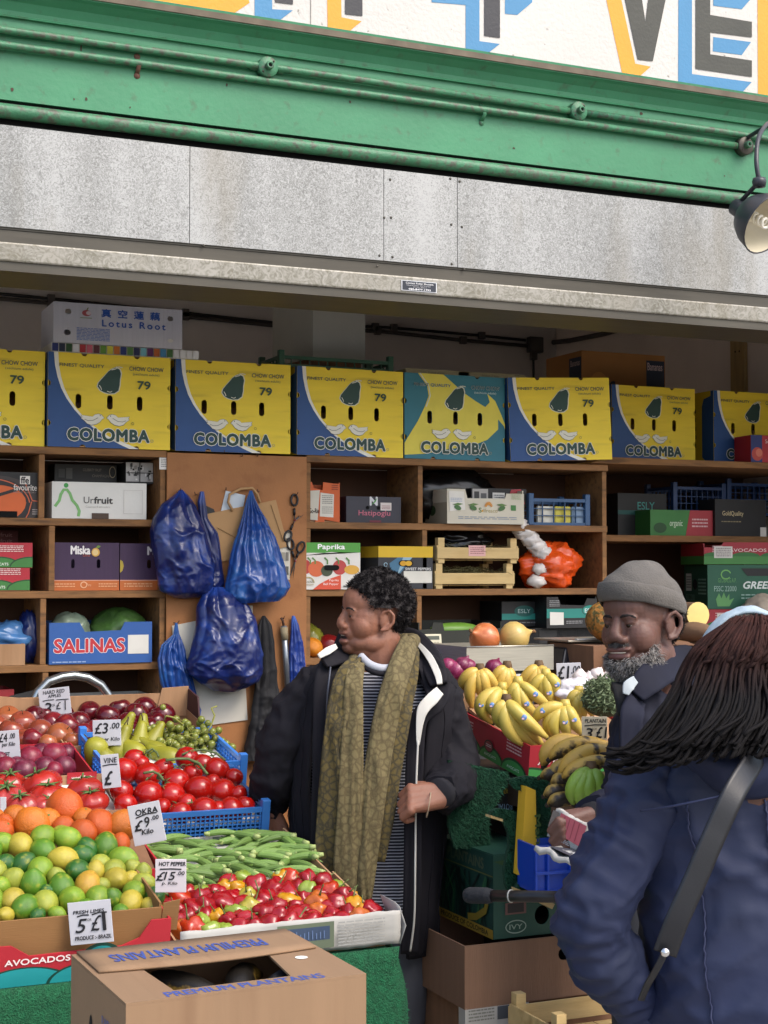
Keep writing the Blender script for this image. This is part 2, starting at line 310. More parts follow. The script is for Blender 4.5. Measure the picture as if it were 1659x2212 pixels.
for z, lay, m, pts in [(zA, 1, YEL, [(662, -99), (662, 27), (990, 72), (1078, 12), (1010, -99)]), (zA, 1, BLU, [(1098, -99), (1100, 95), (1190, 102), (1265, 45), (1176, 40), (1172, -99)]), (zA, 2, BLK, [(1187, -99), (1187, 10), (1265, 20), (1265, -99)]),
        (zA, 1, YEL, [(1410, -99), (1415, 138), (1495, 147), (1562, 92), (1475, 75), (1470, -99)]), (zA, 2, BLK, [(1490, -99), (1490, 62), (1565, 70), (1565, -99)]),
        (zB, 1, BLU, [(205, -99), (205, 10), (352, 22), (352, 235), (430, 245), (500, 190), (412, 178), (412, -99)]), (zB, 2, BLK, [(432, -99), (432, 155), (500, 165), (500, -99)]), (zB, 1, BLU, [(522, -99), (522, 60), (575, 65), (640, 10), (640, -99)]),
        (zB, 1, YEL, [(935, -99), (960, 0), (1030, 325), (1095, 338), (1152, 288), (1085, 275), (1025, 0), (1000, -99)]), (zB, 2, OLV, [(1023, -99), (1040, 0), (1095, 258), (1160, 265), (1215, 0), (1230, -99), (1165, -99), (1128, 95), (1085, -99)]),
        (zB, 1, BLU, [(1272, -99), (1270, 380), (1535, 412), (1588, 355), (1330, 320), (1330, -99)]), (zB, 2, OLV, [(1345, -99), (1345, 298), (1588, 333), (1588, 262), (1408, 235), (1408, 140), (1588, 162), (1588, 95), (1408, 65), (1408, -99)]),
        (zB, 1, BLU, [(1422, 160), (1420, 222), (1545, 238), (1585, 182)]), (zB, 1, BLU, [(1422, -99), (1422, 25), (1545, 40), (1588, -8), (1588, -99)]), (zB, 1, YEL, [(1612, -99), (1615, 415), (1760, 433), (1830, 370), (1690, 355), (1690, -99)])]:
    P = [atV(*z(*p), 4.84) for p in pts]; MB().add([(p.x-2, -.0012*lay, p.z-3.48) for p in P], [tuple(range(len(P)))], m).build('painted_letter', sb)
# green steel beam with moulding, pipes, junction boxes
gb = thing('green_beam', 'green painted steel fascia beam with moulding below the fruit shop sign', 'beam', (2, VF, 3.03))
MB().box(fx0-2, fx1-2, 0, .3, .088, .44, GREEN).build('face_plate', gb)
prof = [(0, .352), (-.012, .352), (-.014, .358), (-.004, .362), (-.006, .375), (-.02, .40), (-.045, .418), (-.06, .424), (-.06, .428), (-.056, .43), (-.062, .445), (-.064, .458), (0, .458)]
MB().add([(x, y, z) for x in (fx0-2, fx1-2) for y, z in prof], [(i, i+1, i+1+len(prof), i+len(prof)) for i in range(len(prof)-1)], GREEN, False).build('moulding', gb)
MB().add([(x, -.012+.024*math.cos(a), .048+.024*math.sin(a)) for x in (fx0-2, fx1-2) for a in np.linspace(.2, 2*math.pi-.2, 12)], [(i, i+1, i+13, i+12) for i in range(11)], GREENP, True).build('bottom_rail', gb)
MB().box(fx0-2, fx1-2, .012, .3, -.02, .087, HOLE).build('painted_shadow_gap', gb)  # black filler paints the shadow band above and below the rail
jbx = {}
def pipe(name, label, za, zb_, xs, r=.0125):
    t = thing(name, label, 'pipe', (xs[0], VF, za)); MB().tube([(x-xs[0], -.017-.004*(i % 2), (zb_-za)*(x-xs[0])/(xs[-1]-xs[0])+.002*math.sin(i*2.1)) for i, x in enumerate(np.linspace(xs[0], xs[-1], 9))], r, GREENP, 10).build('pipe_run', t); return t
up_z = lambda q: atV(*q, VF)
jb = [atV(577, 146, VF-.02), atV(1248, 241, VF-.02), atV(1608, 316, VF-.02)]
p1_ = pipe('conduit_pipe', 'upper green conduit pipe along the beam, ending in two round junction boxes', atV(0, 62, VF).z, jb[1].z, [fx0, jb[1].x]); p1b = pipe('conduit_pipe', 'upper green conduit pipe running right from the second round junction box', jb[1].z, jb[1].z-.01, [jb[1].x, fx1])
p2_ = pipe('conduit_pipe', 'lower green conduit pipe along the beam, ending at the rightmost round box', atV(0, 100, VF).z, jb[2].z, [fx0, jb[2].x])
for k, j in enumerate(jb):
    t = thing('junction_box', '%s of the three round green junction boxes on the beam pipes' % ['leftmost', 'middle', 'rightmost'][k], 'junction box', (j.x, VF, j.z), (R(90), 0, 0), 'round junction boxes')
    MB().lathe([(0, .0), (.036, 0), (.036, .03), (.033, .034), (.0, .034)], GREENP if k < 2 else DIRTY, 20).build('body', t)
    MB().lathe([(.014, .034), (.014, .05), (.012, .055), (.007, .055), (.007, .036), (0, .036)], GREENP, 12).build('nipple', t); MB().lathe([(.0069, .05), (0, .05)], HOLE, 10).build('bore', t)
    for a in (.8, 3.9): MB().lathe([(0, .037), (.003, .037), (.0035, .034)], DIRTY, 8, Matrix.Translation((.027*math.cos(a), .027*math.sin(a), 0))).build('screw', t)
    for s in (-1, 1): MB().tube([(s*.034, .0, .012), (s*.06, 0, .012)], .0135, GREENP, 10).build('socket', t)
for k, q in enumerate([(296, 143), (1040, 247)]):
    j = atV(*q, VF); t = thing('pipe_bracket', '%s pipe saddle bracket holding the lower green pipe' % ['rusty', 'green'][k], 'bracket', (j.x, VF, j.z))
    rm = M('rust', '#6b4a3c', .8, var=.3, vs=60) if k == 0 else GREENP
    MB().tube([(0, -.003, .024), (0, -.012, .017), (0, -.026, .006), (0, -.026, -.006), (0, -.012, -.017), (0, -.003, -.024)], .006, rm, 8, ell=(1.3, .4)).build('strap', t)
    for s in (-1, 1): MB().lathe([(0, .006), (.009, .004), (.011, 0)], rm, 12, Matrix.Translation((0, 0, s*.032)) @ Matrix.Rotation(R(90), 4, 'X')).build('lug', t)
# paint chips, drips and screws on the beam
for k, (q, w, h) in enumerate([((176, 39), .012, .022), ((175, 105), .004, .02), ((26, 193), .006, .008), ((160, 214), .003, .004), ((186, 214), .005, .007), ((281, 232), .003, .003), ((490, 183), .004, .006), ((756, 220), .004, .006), ((1380, 530/2), .006, .006), ((1110, 320), .006, .004), ((1565, 380), .004, .004), ((1238, 190), .004, .006), ((1385, 245), .008, .006)]):
    j = atV(*q, VF-.001); yy = -.0015
    if j.z > 3.03+.36: continue
    MB().poly if False else MB().add([(j.x-2+w*math.cos(a)*rnd.uniform(.6, 1.1), yy, j.z-3.03+h*math.sin(a)*rnd.uniform(.6, 1.1)) for a in np.linspace(0, 5.6, 8)], [tuple(range(8))], M('chip', '#4a3a30', .9)).build('paint_chip', gb)
# galvanised roller shutter housing
rh = thing('shutter_housing', 'galvanised sheet roller shutter housing across the shop opening', 'shutter', (2, VF, 2.61))
xs = [fx0-2, atV(410, 400, VF-.03).x-2, atV(829, 450, VF-.03).x-2, atV(988, 480, VF-.03).x-2, fx1-2]
for a, b in zip(xs[:-1], xs[1:]): MB().box(a+.0012, b-.0012, -.03, -.024, .095, .418, GALV).build('sheet', rh)
MB().box(xs[0], xs[-1], -.0235, .28, .088, .42, DIRTY).build('housing_box', rh)
MB().box(xs[0], xs[-1], -.02, .3, .066, .087, DIRTY).build('channel', rh); MB().box(xs[0], xs[-1], -.034, .05, .045, .064, DIRTY).build('drip_channel', rh)
MB().box(xs[0], xs[-1], -.038, .02, -.016, .046, GALV2).build('bottom_bar', rh, bevel=.006); MB().box(xs[0], xs[-1], -.03, .26, -.045, -.0165, DIRTY).build('soffit', rh)
rv = MB().lathe([(0, .003), (.003, .0025), (.005, 0)], DIRTY, 8).mesh('rivet')
for q in [(845, 470), (848, 555), (843, 388), (993, 392), (973, 386), (975, 485), (976, 570), (998, 490), (1003, 582), (820, 552), (815, 575), (1350, 640), (440, 530), (830, 470)]:
    j = atV(*q, VF-.031); inst('rivet', rv, rh, (j.x-2, -.0305, j.z-2.61), (R(90), 0, 0))
a = atV(867, 606, VF-.04); b = atV(943, 636, VF-.04)
pl = thing('name_plate', 'small black metal plate with white lettering on the shutter bottom bar', 'plate', (a.x, VF-.0395, 2.61-.006)); w, h = b.x-a.x, .036
MB().box(0, w, -.002, 0, 0, h, M('plate_rim', '#c9ccd0', .4, metal=.5)).build('plate', pl)
A = Art(w, h); A.l = .0022; A.rect(.02, .05, .98, .95, '#1d2430').text('Contact Roller Shutters', .12, .68, .9, .86, '#e8e8e8', .02).text('Industrial Doors · PVC Curtains', .14, .5, .82, .6, '#c8c8c8').text('24 Hour Repairs', .32, .34, .72, .44, '#c8c8c8').text('020-8477-1793', .2, .1, .82, .26, '#e8e8e8', .03)
A.put(pl, 'front', w, 0, h)
# ---- gooseneck lamp
lp = atD(1652, 482, 5.45); lt = thing('gooseneck_lamp', 'black gooseneck shop lamp with an open enamel shade and a spiral bulb', 'lamp', lp)
BLKM = M('black_enamel', '#33343a', .4, var=.15, vs=15)
ax = (CR*.55-CF*.65-UP*.55).normalized(); rot = ax.to_track_quat('Z', 'Y').to_matrix().to_4x4()
shp = [(.03, -.11), (.05, -.10), (.075, -.08), (.098, -.04), (.108, 0), (.11, .012)]
MB().lathe(shp, BLKM, 32, rot).build('shade', lt); MB().lathe([(r-.003, z) for r, z in shp], M('cream_enamel', '#cfc6ae', .35, var=.1), 32, rot).build('shade_lining', lt)
MB().tube([rot @ Vector((.11*math.cos(a), .11*math.sin(a), .012)) for a in np.linspace(0, 2*math.pi, 33)[:-1]], .003, BLKM, 6, closed=True).build('rim', lt)
MB().lathe([(0, -.16), (.03, -.155), (.034, -.12), (.04, -.105), (.04, -.095), (0, -.095)], BLKM, 16, rot).build('lamp_holder', lt)
WB = M('bulb_white', '#e8e4d6', .25); MB().lathe([(0, -.1), (.02, -.1), (.022, -.06), (.012, -.055)], WB, 14, rot).build('bulb_base', lt)
MB().tube([rot @ Vector((.016*math.cos(t), .016*math.sin(t), -.055+.0035*t)) for t in np.linspace(0, 6*math.pi, 60)], .0055, WB, 8).build('spiral_bulb', lt)
pts = [atD(1640, 392, 5.45), atD(1634, 350, 5.45), atD(1638, 300, 5.5), atD(1655, 270, 5.6), atD(1672, 262, 5.75)]; e = pts[-1]; pts.append(Vector((e.x+.05, VF+.0, e.z+.0)))
cv = [];
for i in range(len(pts)-1):
    for t in np.linspace(0, 1, 6)[:-1]:
        p0 = pts[max(i-1, 0)]; p3 = pts[min(i+2, len(pts)-1)]; cv.append(.5*((2*pts[i])+(pts[i+1]-p0)*t+(2*p0-5*pts[i]+4*pts[i+1]-p3)*t*t+(3*pts[i]-p0-3*pts[i+1]+p3)*t**3))
cv.append(pts[-1]); cv = [rot @ Vector((0, 0, -.15))]+[p-lp for p in cv]
MB().tube(cv, .0085, BLKM, 10).build('arm', lt)
MB().lathe([(.0, .012), (.022, .012), (.026, 0), (.022, -.02), (.012, -.02)], BLKM, 14, Matrix.Translation(pts[0]-lp)).build('collar', lt)
# ---- conduits on the back wall
def cable(name, label, q, v, r=.009, m=None):
    P = [atV(x, y, v) for x, y in q]; t = thing(name, label, 'cable', P[0]); MB().tube([p-P[0] for p in P], r, m or M('dusty_cable', '#2b2725', .7), 8).build('run', t)
    for p in P[1:-1]: MB().box(-.02, .02, -.018, .012, -.022, .022, M('cable_clip', '#5a5450', .8), Matrix.Translation(p-P[0])).build('clip', t)
    return t
cable('wall_cable', 'upper of two dark cables clipped along the grey back wall', [(-60, 629), (110, 645), (400, 676), (620, 700), (810, 706), (850, 708), (1040, 725), (1135, 735)], VB-.02)
cable('wall_cable', 'lower of two dark cables clipped along the grey back wall', [(-60, 640), (110, 655), (400, 684), (620, 706), (815, 715), (1000, 735), (1150, 748)], VB-.02, .012, M('old_conduit', '#4a4440', .7))
cable('wall_cable', 'thin dark cable dropping down the back wall corner', [(1150, 745), (1152, 770), (1153, 830)], VB-.02, .008)
t = thing('junction_box', 'grimy square junction box in the back wall corner', 'junction box', atV(1160, 744, VB-.06)); MB().box(-.05, .05, 0, .05, -.05, .05, M('old_conduit', '#4a4440')).build('body', t, bevel=.005); MB().box(-.04, .04, -.004, 0, -.04, .04, M('cable_clip', '#5a5450')).build('lid', t)
def onX(x, y, X): r, f = ray(x, y); return EYE+r*(X/r.x)
P = [onX(x, y, RWX-.02) for x, y in [(1182, 741), (1230, 736), (1300, 722), (1380, 702), (1470, 672)]]; t = thing('wall_cable', 'dark conduit running forward along the right hand wall', 'cable', P[0]); MB().tube([p-P[0] for p in P], .016, M('old_conduit', '#4a4440'), 8).build('run', t)
a = onX(1580, 730, RWX-.03); b = onX(1600, 730, RWX-.03); z0 = onX(1580, 828, RWX-.03).z
t = thing('wall_batten', 'upright yellowed timber batten with nail holes on the right wall', 'batten', (RWX, (a.y+b.y)/2, z0-.1)); MB().box(-.025, -.001, -.06, .06, 0, a.z-z0+.1, M('old_pine', '#a08455', .8, var=.25, vs=8, stretch=(4, 4, .5))).build('board', t, bevel=.003)
for zz in (.42, .425): MB().lathe([(.006, .0), (0, .001)], HOLE, 8, Matrix.Translation((-.0255, -.02 if zz == .42 else .015, zz*(a.z-z0+.1)+.12)) @ Matrix.Rotation(R(-90), 4, 'Y')).build('nail_hole', t)
# ============================================================ SHELVING
def bay(name, label, x0, x1, zs, divs, v0=VS, dep=.33, th=.027, back=True):
    t = thing(name, label, 'shelving', (x0, v0, 0)); w = x1-x0
    for k, z in enumerate(zs): MB().box(0, w, -.004 if k else -.012, dep-.012, z-th, z, WOODE if True else 0).build('shelf', t, bevel=.0025)
    for (x, za, zb_) in divs: MB().box(x-x0-.011, x-x0+.011, .0, dep-.013, za+.0005, zb_-th-.0005, WOODE).build('divider', t, bevel=.002)
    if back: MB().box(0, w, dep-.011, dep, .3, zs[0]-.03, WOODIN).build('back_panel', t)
    return t
ZS = [2.085, 1.818, 1.546, 1.272, .98, .66, .34]
u = lambda x, y, v=VS: atV(x, y, v).x
bay('shelf_unit', 'brown wooden pigeonhole shelving on the left holding fruit cartons', .35, 1.638, ZS, [(.361, .3, 2.085), (1.627, .3, 2.085), (u(90, 1050), 1.818, 2.085), (u(112, 1200), 1.546, 1.818), (u(93, 1360), 1.272, 1.546), (u(98, 1480), .98, 1.272), (.75, 1.818, 2.085), (.75, 1.546, 1.818)])
bay('shelf_unit', 'brown wooden pigeonhole shelving right of the bag board with cartons and crates', 2.2155, 3.63, ZS[:5], [(2.2265, .3, 2.085), (3.617, .3, 2.085), (2.725, 1.818, 2.085), (2.745, 1.546, 1.818), (2.72, 1.272, 1.546)])
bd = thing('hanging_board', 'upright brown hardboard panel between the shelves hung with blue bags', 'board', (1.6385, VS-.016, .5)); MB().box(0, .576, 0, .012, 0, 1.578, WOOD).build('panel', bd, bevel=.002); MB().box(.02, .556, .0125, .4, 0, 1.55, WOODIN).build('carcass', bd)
nail = MB().tube([(0, 0, 0), (0, -.02, -.002), (0, -.03, .008)], .0018, M('rusty_nail', '#4a2f22', .7), 6).mesh('nail')
for q in [(485, 978), (520, 985), (555, 985), (560, 1062), (672, 985), (425, 1068), (390, 1060), (680, 1058), (488, 1058), (635, 1068), (375, 1345), (610, 1335), (500, 1300)]:
    if q[0] < 652: j = atV(*q, VS-.017); inst('nail', nail, bd, (j.x-1.6385, -.0005, j.z-.5), (0, 0, rnd.uniform(-.6, .6)))
# deeper right-hand shelving
VR = 6.15
rs = thing('shelf_unit', 'dark deep shelving right of the pigeonholes holding green and black crates', 'shelving', (3.66, VR, 0))
for z, a in ((2.14, .19), (1.79, .02), (1.308, .34), (1.0, 0)): MB().box(.022 if a > .1 else 0, RWX-3.665, -a, .5, z-.03, z, WOODE).build('shelf', rs, bevel=.002)
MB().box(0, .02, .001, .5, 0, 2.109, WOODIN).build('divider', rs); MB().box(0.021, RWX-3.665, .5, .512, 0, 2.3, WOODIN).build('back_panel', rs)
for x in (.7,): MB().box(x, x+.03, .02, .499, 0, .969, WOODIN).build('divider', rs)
# ============================================================ CARTONS ON AND IN THE SHELVES
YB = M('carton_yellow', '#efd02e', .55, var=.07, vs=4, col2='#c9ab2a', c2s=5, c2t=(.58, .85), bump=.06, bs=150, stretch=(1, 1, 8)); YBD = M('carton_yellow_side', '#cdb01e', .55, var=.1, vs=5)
BB, TB, GD = '#214c85', '#25707f', '#1d4038'
def qc(name, label, q, v, d, z=None, rz=0, **k):
    x0, x1, yt, yb = q; a = atV(x0, yb, v); b = atV(x1, yb, v); c = atV(x0, yt, v); w = b.x-a.x; z = a.z if z is None else z; h = c.z-z
    fn = k.pop('art', None); lf = k.pop('lart', None); hl = k.pop('holes', ()); ol = k.pop('outline', None)
    if fn: A = Art(w, h); fn(A); k['front'] = A
    if lf: A = Art(d, h); lf(A); k['left'] = A
    if hl: k['holes'] = [slot(cx*w, cy*h, sw*w, sh*h) for cx, cy, sw, sh in hl]
    if ol: k['outline'] = [(x*w, y*h) for x, y in ol]
    return carton(name, label, 'box', w, d, h, (a.x, v, z+.0005), (0, 0, rz), **k)
def colomba(x0, v, z, label, teal=False, roll=0, rz=0, w=.47, h=.356, d=.31):
    t = thing('produce_carton', label, 'box', (x0, v, z), (0, roll, rz), 'yellow chow chow cartons along the shelf tops'); n = .022
    def edge(p0, p1, cs, out):    # straight edge with half-round cut-outs
        p0 = Vector(p0); p1 = Vector(p1); d_ = (p1-p0); L_ = d_.length; d_.normalize(); nn = Vector((-d_.y, d_.x)); r = [p0]
        for c in cs:
            m = p0+d_*(c*L_)
            for a in np.linspace(0, math.pi, 7): r.append(m-d_*(math.cos(a)*.0115)+nn*(math.sin(a)*.011))
        r.append(p1); return [tuple(p) for p in r]
    bot = edge((0, 0), (w, 0), (.28, .72), 0); rgt = edge((w, 0), (w, h), (.25, .67), 0); top = edge((w, h), (0, h), (.28, .71), 0); lft = edge((0, h), (0, 0), (.33, .75), 0)
    holes = [slot(w*c, h*.49, .022, .055) for c in (.245, .50, .745)]
    body = ink(TB) if teal else YB
    flat_panel(bot[:-1]+rgt[:-1]+top[:-1]+lft[:-1], holes, .005, body).build('front_panel', t)
    MB().box(0, w, d-.005, d, 0, h, YBD).build('back_panel', t); MB().box(.005, w-.005, .005, d-.005, .001, .006, KRAFT).build('base', t)
    for x in (0, w-.005): MB().box(x, x+.005, .0055, d-.0055, 0, h-.001, YBD).build('side_panel', t)
    MB().box(.005, w-.005, .12, .124, .006, h*.52, KRAFT).build('liner', t)
    for ya, yb in ((.006, .1), (d-.1, d-.006)): MB().box(.006, w-.006, ya, yb, h-.006, h-.003, KRAFTD).build('top_flap', t)
    A = Art(w, h); arc = [(.045, 1), (.055, .86), (.075, .74), (.105, .62), (.15, .51), (.21, .40), (.29, .29), (.385, .19), (.49, .105), (.58, .045), (.66, 0)]
    fr = lambda P: [(x/w, y/h) for x, y in P]
    cut = lambda P: [p for p in P]
    if not teal:
        lb = fr(lft); bb = [p for p in fr(bot) if p[0] <= .66]
        wa = [(x+.035*(1-i/10), y+.02*i/10) for i, (x, y) in enumerate(arc)]
        A.poly(arc+[(.74, 0)]+[(.60, .075)]+[(x, y) for x, y in reversed(wa[:-2])], '#e9e6d8')
        A.poly([(.045, 1)]+lb+bb[1:]+[(.66, 0)]+list(reversed(arc))[1:-1], BB)
    else:
        bg = [(.13, 1), (.22, .86), (.235, .74), (.20, .62), (.13, .44), (.03, .24), (0, .18), (0, .04)]+[(.2, .06), (.42, .12), (.66, .17), (.82, .25), (.93, .38), (.93, .5), (.99, .42), (1, .38), (1, .44), (.965, .55), (.90, .72), (.82, .80), (.845, .70), (.80, .64), (.70, .70), (.58, .80), (.46, .92), (.38, 1)]
        A.holed([(x, y) for x, y in bg], [fr(s) for s in holes], '#e0cf4a')
        A.stroke([(.36, 1), (.45, .92), (.57, .80), (.70, .70), (.79, .64)], .004, '#e0cf4a').stroke([(.15, 1), (.235, .86), (.25, .74), (.21, .61)], .004, '#cfd7d2')
    ch = [(.51, .845), (.545, .865), (.578, .845), (.588, .80), (.58, .74), (.578, .68), (.568, .62), (.535, .588), (.49, .583), (.45, .595), (.42, .615), (.398, .655), (.405, .695), (.43, .735), (.46, .78), (.485, .82)]
    cx, cy = .49, .715; A.poly([(cx+(x-cx)*1.09, cy+(y-cy)*1.06) for x, y in ch], '#d9d9c6'); A.poly(ch, GD)
    A.stroke([(.51, .838), (.545, .852), (.57, .875), (.60, .868)], .0035, '#d9d9c6').stroke([(.55, .855), (.555, .88)], .003, '#d9d9c6').stroke([(.412, .668), (.425, .64), (.43, .62)], .003, '#d9d9c6').stroke([(.475, .607), (.50, .598), (.515, .61)], .003, '#d9d9c6')
    for s in (1, -1):       # the pair of doves
        f = lambda P: [(.462+s*x, .30+y) for x, y in P]
        dv = [(.008, .02), (.03, .055), (.055, .065), (.085, .055), (.105, .03), (.135, .035), (.20, .045), (.19, .02), (.20, .01), (.17, -.02), (.15, -.05), (.115, -.065), (.075, -.055), (.045, -.03), (.025, .005)]
        A.poly(f(dv), '#3c3c34'); A.poly(f([(x*.97+.003, y*.93+.001) for x, y in dv]), '#e4e0cf'); A.stroke(f([(.06, .02), (.10, -.01), (.14, -.015), (.17, .0)]), .002, '#6d6a58'); A.ell(.462+s*.042, .343, .004, .006, '#3c3c34')
    A.text('FINEST QUALITY', .09, .845, .45, .885, '#3a4a55' if not teal else '#1f4a52', .012, out=('#d5dfd6', .03) if teal else None)
    A.text('CHOW CHOW', .655, .84, .94, .885, '#3a4a55' if not teal else '#1f4a52', .012, out=('#d5dfd6', .03) if teal else None).text('(sechium edule)', .685, .785, .905, .818, '#55604f' if not teal else '#cfdcd6', .006)
    if not teal: A.text('79', .725, .645, .83, .73, '#2b4632', .03)
    A.text('COLOMBA', .16, .075, .82, .20, GD, .05, out=('#e8e6da', .04), space=1.1); A.stroke([(p[0], p[1]) for p in ellipse(.845, .09, .011, .014, 14)+[(.856, .09)]], .0016, '#8a8a70')
    A.stroke(ellipse(.685, .27, .010, .013, 14)+[(.695, .27)], .0014, '#4a4a3a')
    A.put(t, 'front', w, d, h)
    B = Art(d, h); B.rect(0, 0, 1, 1, YBD); B.poly([(1, 1), (.93, 1), (.93, .93), (.75, .9), (.7, .8), (.7, .1), (.8, .04), (1, 0)], BB).lines(.15, .2, .55, .8, 5, '#5d5a1c', 3); B.put(t, 'left', w, d, h)
    return t
V5 = VS-.01
for k, (x, lb) in enumerate([(.700, 'leftmost yellow chow chow carton, cut by the left photo edge'), (1.178, 'yellow chow chow carton with the white lotus root box resting on it'), (1.672, 'yellow chow chow carton standing over the bag board'), (2.172, 'yellow chow chow carton left of the teal one')]):
    colomba(x, V5-.006*(k % 2), 2.086, lb, rz=R([1.2, -.6, -1.5, .8][k]))
colomba(2.648, V5, 2.086, 'the only teal and yellow chow chow carton in the row', teal=True)
colomba(3.135, V5-.02, 2.086, 'tilted yellow chow chow carton right of the teal one, left edge dipping', roll=R(-2.4), rz=R(-4), w=.485)
x7 = atV(1322, 992, VR-.02).x; colomba(x7, VR-.02, 2.141, 'yellow chow chow carton on the deep shelf in front of the bananas box', w=.47)
x8 = atV(1542, 990, VR-.02).x; colomba(x8, VR-.02, 2.141, 'rightmost yellow chow chow carton half hidden by a small red box', w=.47)
# boxes lying on top of the cartons
ZT = 2.086+.358
pk = thing('flat_carton', 'flat stacked sheets with a rainbow edge under the lotus root box', 'box', (atV(112, 772, V5).x, V5+.005, ZT)); w = atV(430, 772, V5).x-atV(112, 772, V5).x
MB().box(0, w, .002, .28, 0, .035, WHITEC).build('body', pk)
A = Art(w, .035); cs = ['#1c2a6b', '#14233f', '#1f4a24', '#d4d4d8', '#a3202c', '#c25b6e', '#5a2530', '#5d8a2d', '#c9c13a', '#c06a1f', '#1d2f6f', '#4f7a3d', '#16204f', '#79b7c4', '#5a1d5a', '#b35a1f', '#3d7fa8', '#3f6a35', '#cfcfd2', '#dcdcdc', '#d8d8d8', '#dedede']
for i, c in enumerate(cs): A.rect(i/22+.003, .08, (i+1)/22-.003, .95, c)
A.put(pk, 'front', w, .28, .035)
def lotus(A):
    A.text('真空蓮藕', .365, .69, .82, .89, '#2e57a8', .03, space=2.1).text('Lotus Root', .37, .46, .865, .62, '#2e57a8', .025, space=1.35).lines(.175, .08, .43, .40, 9, '#5f7fc0', 4)
    A.ell(.25, .76, .035, .075, '#b55a5e').ell(.265, .765, .02, .05, '#d9c9cc').rect(.2, .63, .29, .65, '#8fa37e').stroke([(.25, .83), (.262, .9)], .004, '#7a8a4a').ell(.905, .2, .025, .055, '#d2d2d6').ell(.905, .2, .021, .046, WHITEC)
LB = M('lotus_white', '#c9c9d2', .7, var=.05, bump=.25, bs=60, stretch=(8, 1, .05))
lo = qc('produce_carton', 'white lotus root box with blue print on top of the cartons', (115, 392, 651, 765), V5+.01, .25, z=ZT+.036, rz=R(-1), mat=LB, inside=LB, art=lotus, holes=[(.11, .78, .052, .14), (.105, .26, .052, .14), (.905, .76, .048, .13)])
w = .5; MB().add([(0, .0, .255-.035+.001), (.53, 0, .221), (.50, .12, .26), (.005, .1, .275)], [(0, 1, 2, 3)], LB).build('top_flap', lo, solid=.004)
wb = qc('carton', 'tall plain white carton standing behind the green crate on the shelf top', (676, 806, 645, 800), V5+.16, .3, z=2.5, rz=R(14), mat=M('grey_white_card', '#a9a79c', .8, var=.05, bump=.08, bs=80), style='closed')
MB().box(.0, .25, .0, .3, -.4135, -.001, KRAFTD).build('plinth', wb)
GC = M('green_crate_plastic', '#0f4a33', .45, var=.12)
def crate(name, label, w, d, h, loc, rot, mat, cols=14, rows=5, corner=True, notch=0, group=None, floor=True, bars=.0035):
    """plastic lattice crate: rim, posts, bars"""
    t = thing(name, label, 'crate', loc, rot, group); th = .01
    for nm, (ox, oy, L_, ax) in {'front_grille': (0, 0, w, 0), 'back_grille': (0, d-th, w, 0), 'left_grille': (0, 0, d, 1), 'right_grille': (w-th, 0, d, 1)}.items():
        mb = MB(); n = max(3, int(cols*L_/w))
        bx = (lambda a, b, z0, z1, i=0: mb.box(ox+a, ox+b, oy+i, oy+th-i, z0, z1, mat)) if ax == 0 else (lambda a, b, z0, z1, i=0: mb.box(ox+i, ox+th-i, oy+a, oy+b, z0, z1, mat))
        e = .012 if ax == 0 else .0125
        bx(0 if ax == 0 else th+.0005, L_ if ax == 0 else L_-th-.0005, 0, .012); bx(0 if ax == 0 else th+.0005, L_ if ax == 0 else L_-th-.0005, h-.014, h)
        for i in range(n+1): x = e+(L_-2*e)*i/n; bx(x-bars/2, x+bars/2, .0125, h-.0145, .001)
        for j in range(1, rows): z = .012+(h-.026)*j/rows; bx(.012, L_-.012, z-bars/2, z+bars/2, .0025)
        mb.build(nm, t)
    if corner:
        for cx_, cy_ in ((0, 0), (1, 0), (0, 1), (1, 1)):
            x = -.003 if cx_ == 0 else w-.022; y = -.003 if cy_ == 0 else d-.022; MB().box(x, x+.025, y, y+.025, .0, h+.022, mat).build('corner_post', t, bevel=.003)
    if floor: MB().box(.011, w-.011, .011, d-.011, .002, .006, mat).build('floor', t)
    return t
p = atV(602, 800, V5+.06); crate('plastic_crate', 'dark green plastic crate lying on the cartons in front of the white carton', .5, .25, .045, (p.x, V5+.05, ZT+.001), (0, 0, 0), GC, 12, 1)
for q, lb in (((872, 1010, 803, 815), 'left of two flat pale trays lying on the teal carton'), ((985, 1130, 806, 818), 'right flat pale tray with a faint label, lying behind the tilted carton')):
    p = atV(q[0], q[3], V5+.12); wd = atV(q[1], q[3], V5+.12).x-p.x; t = thing('flat_tray', lb, 'tray', (p.x, V5+.1, ZT+.001)); MB().box(0, wd, 0, .2, 0, .03, M('pale_card', '#b7ad8c', .8, var=.1)).build('body', t, bevel=.003); Art(wd, .03).text('Product of Spain', .35, .3, .6, .7, '#7a7560').put(t, 'front', wd, .2, .03)
p = atV(480, 790, V5+.05); t = thing('paper_sheet', 'folded white paper lying on the carton over the bag board', 'paper', (1.80, V5+.03, ZT)); MB().add([(0, 0, 0), (.19, 0, 0), (.17, .1, .012), (.02, .1, .012)], [(0, 1, 2, 3)], WHITEC).build('sheet', t, solid=.002)
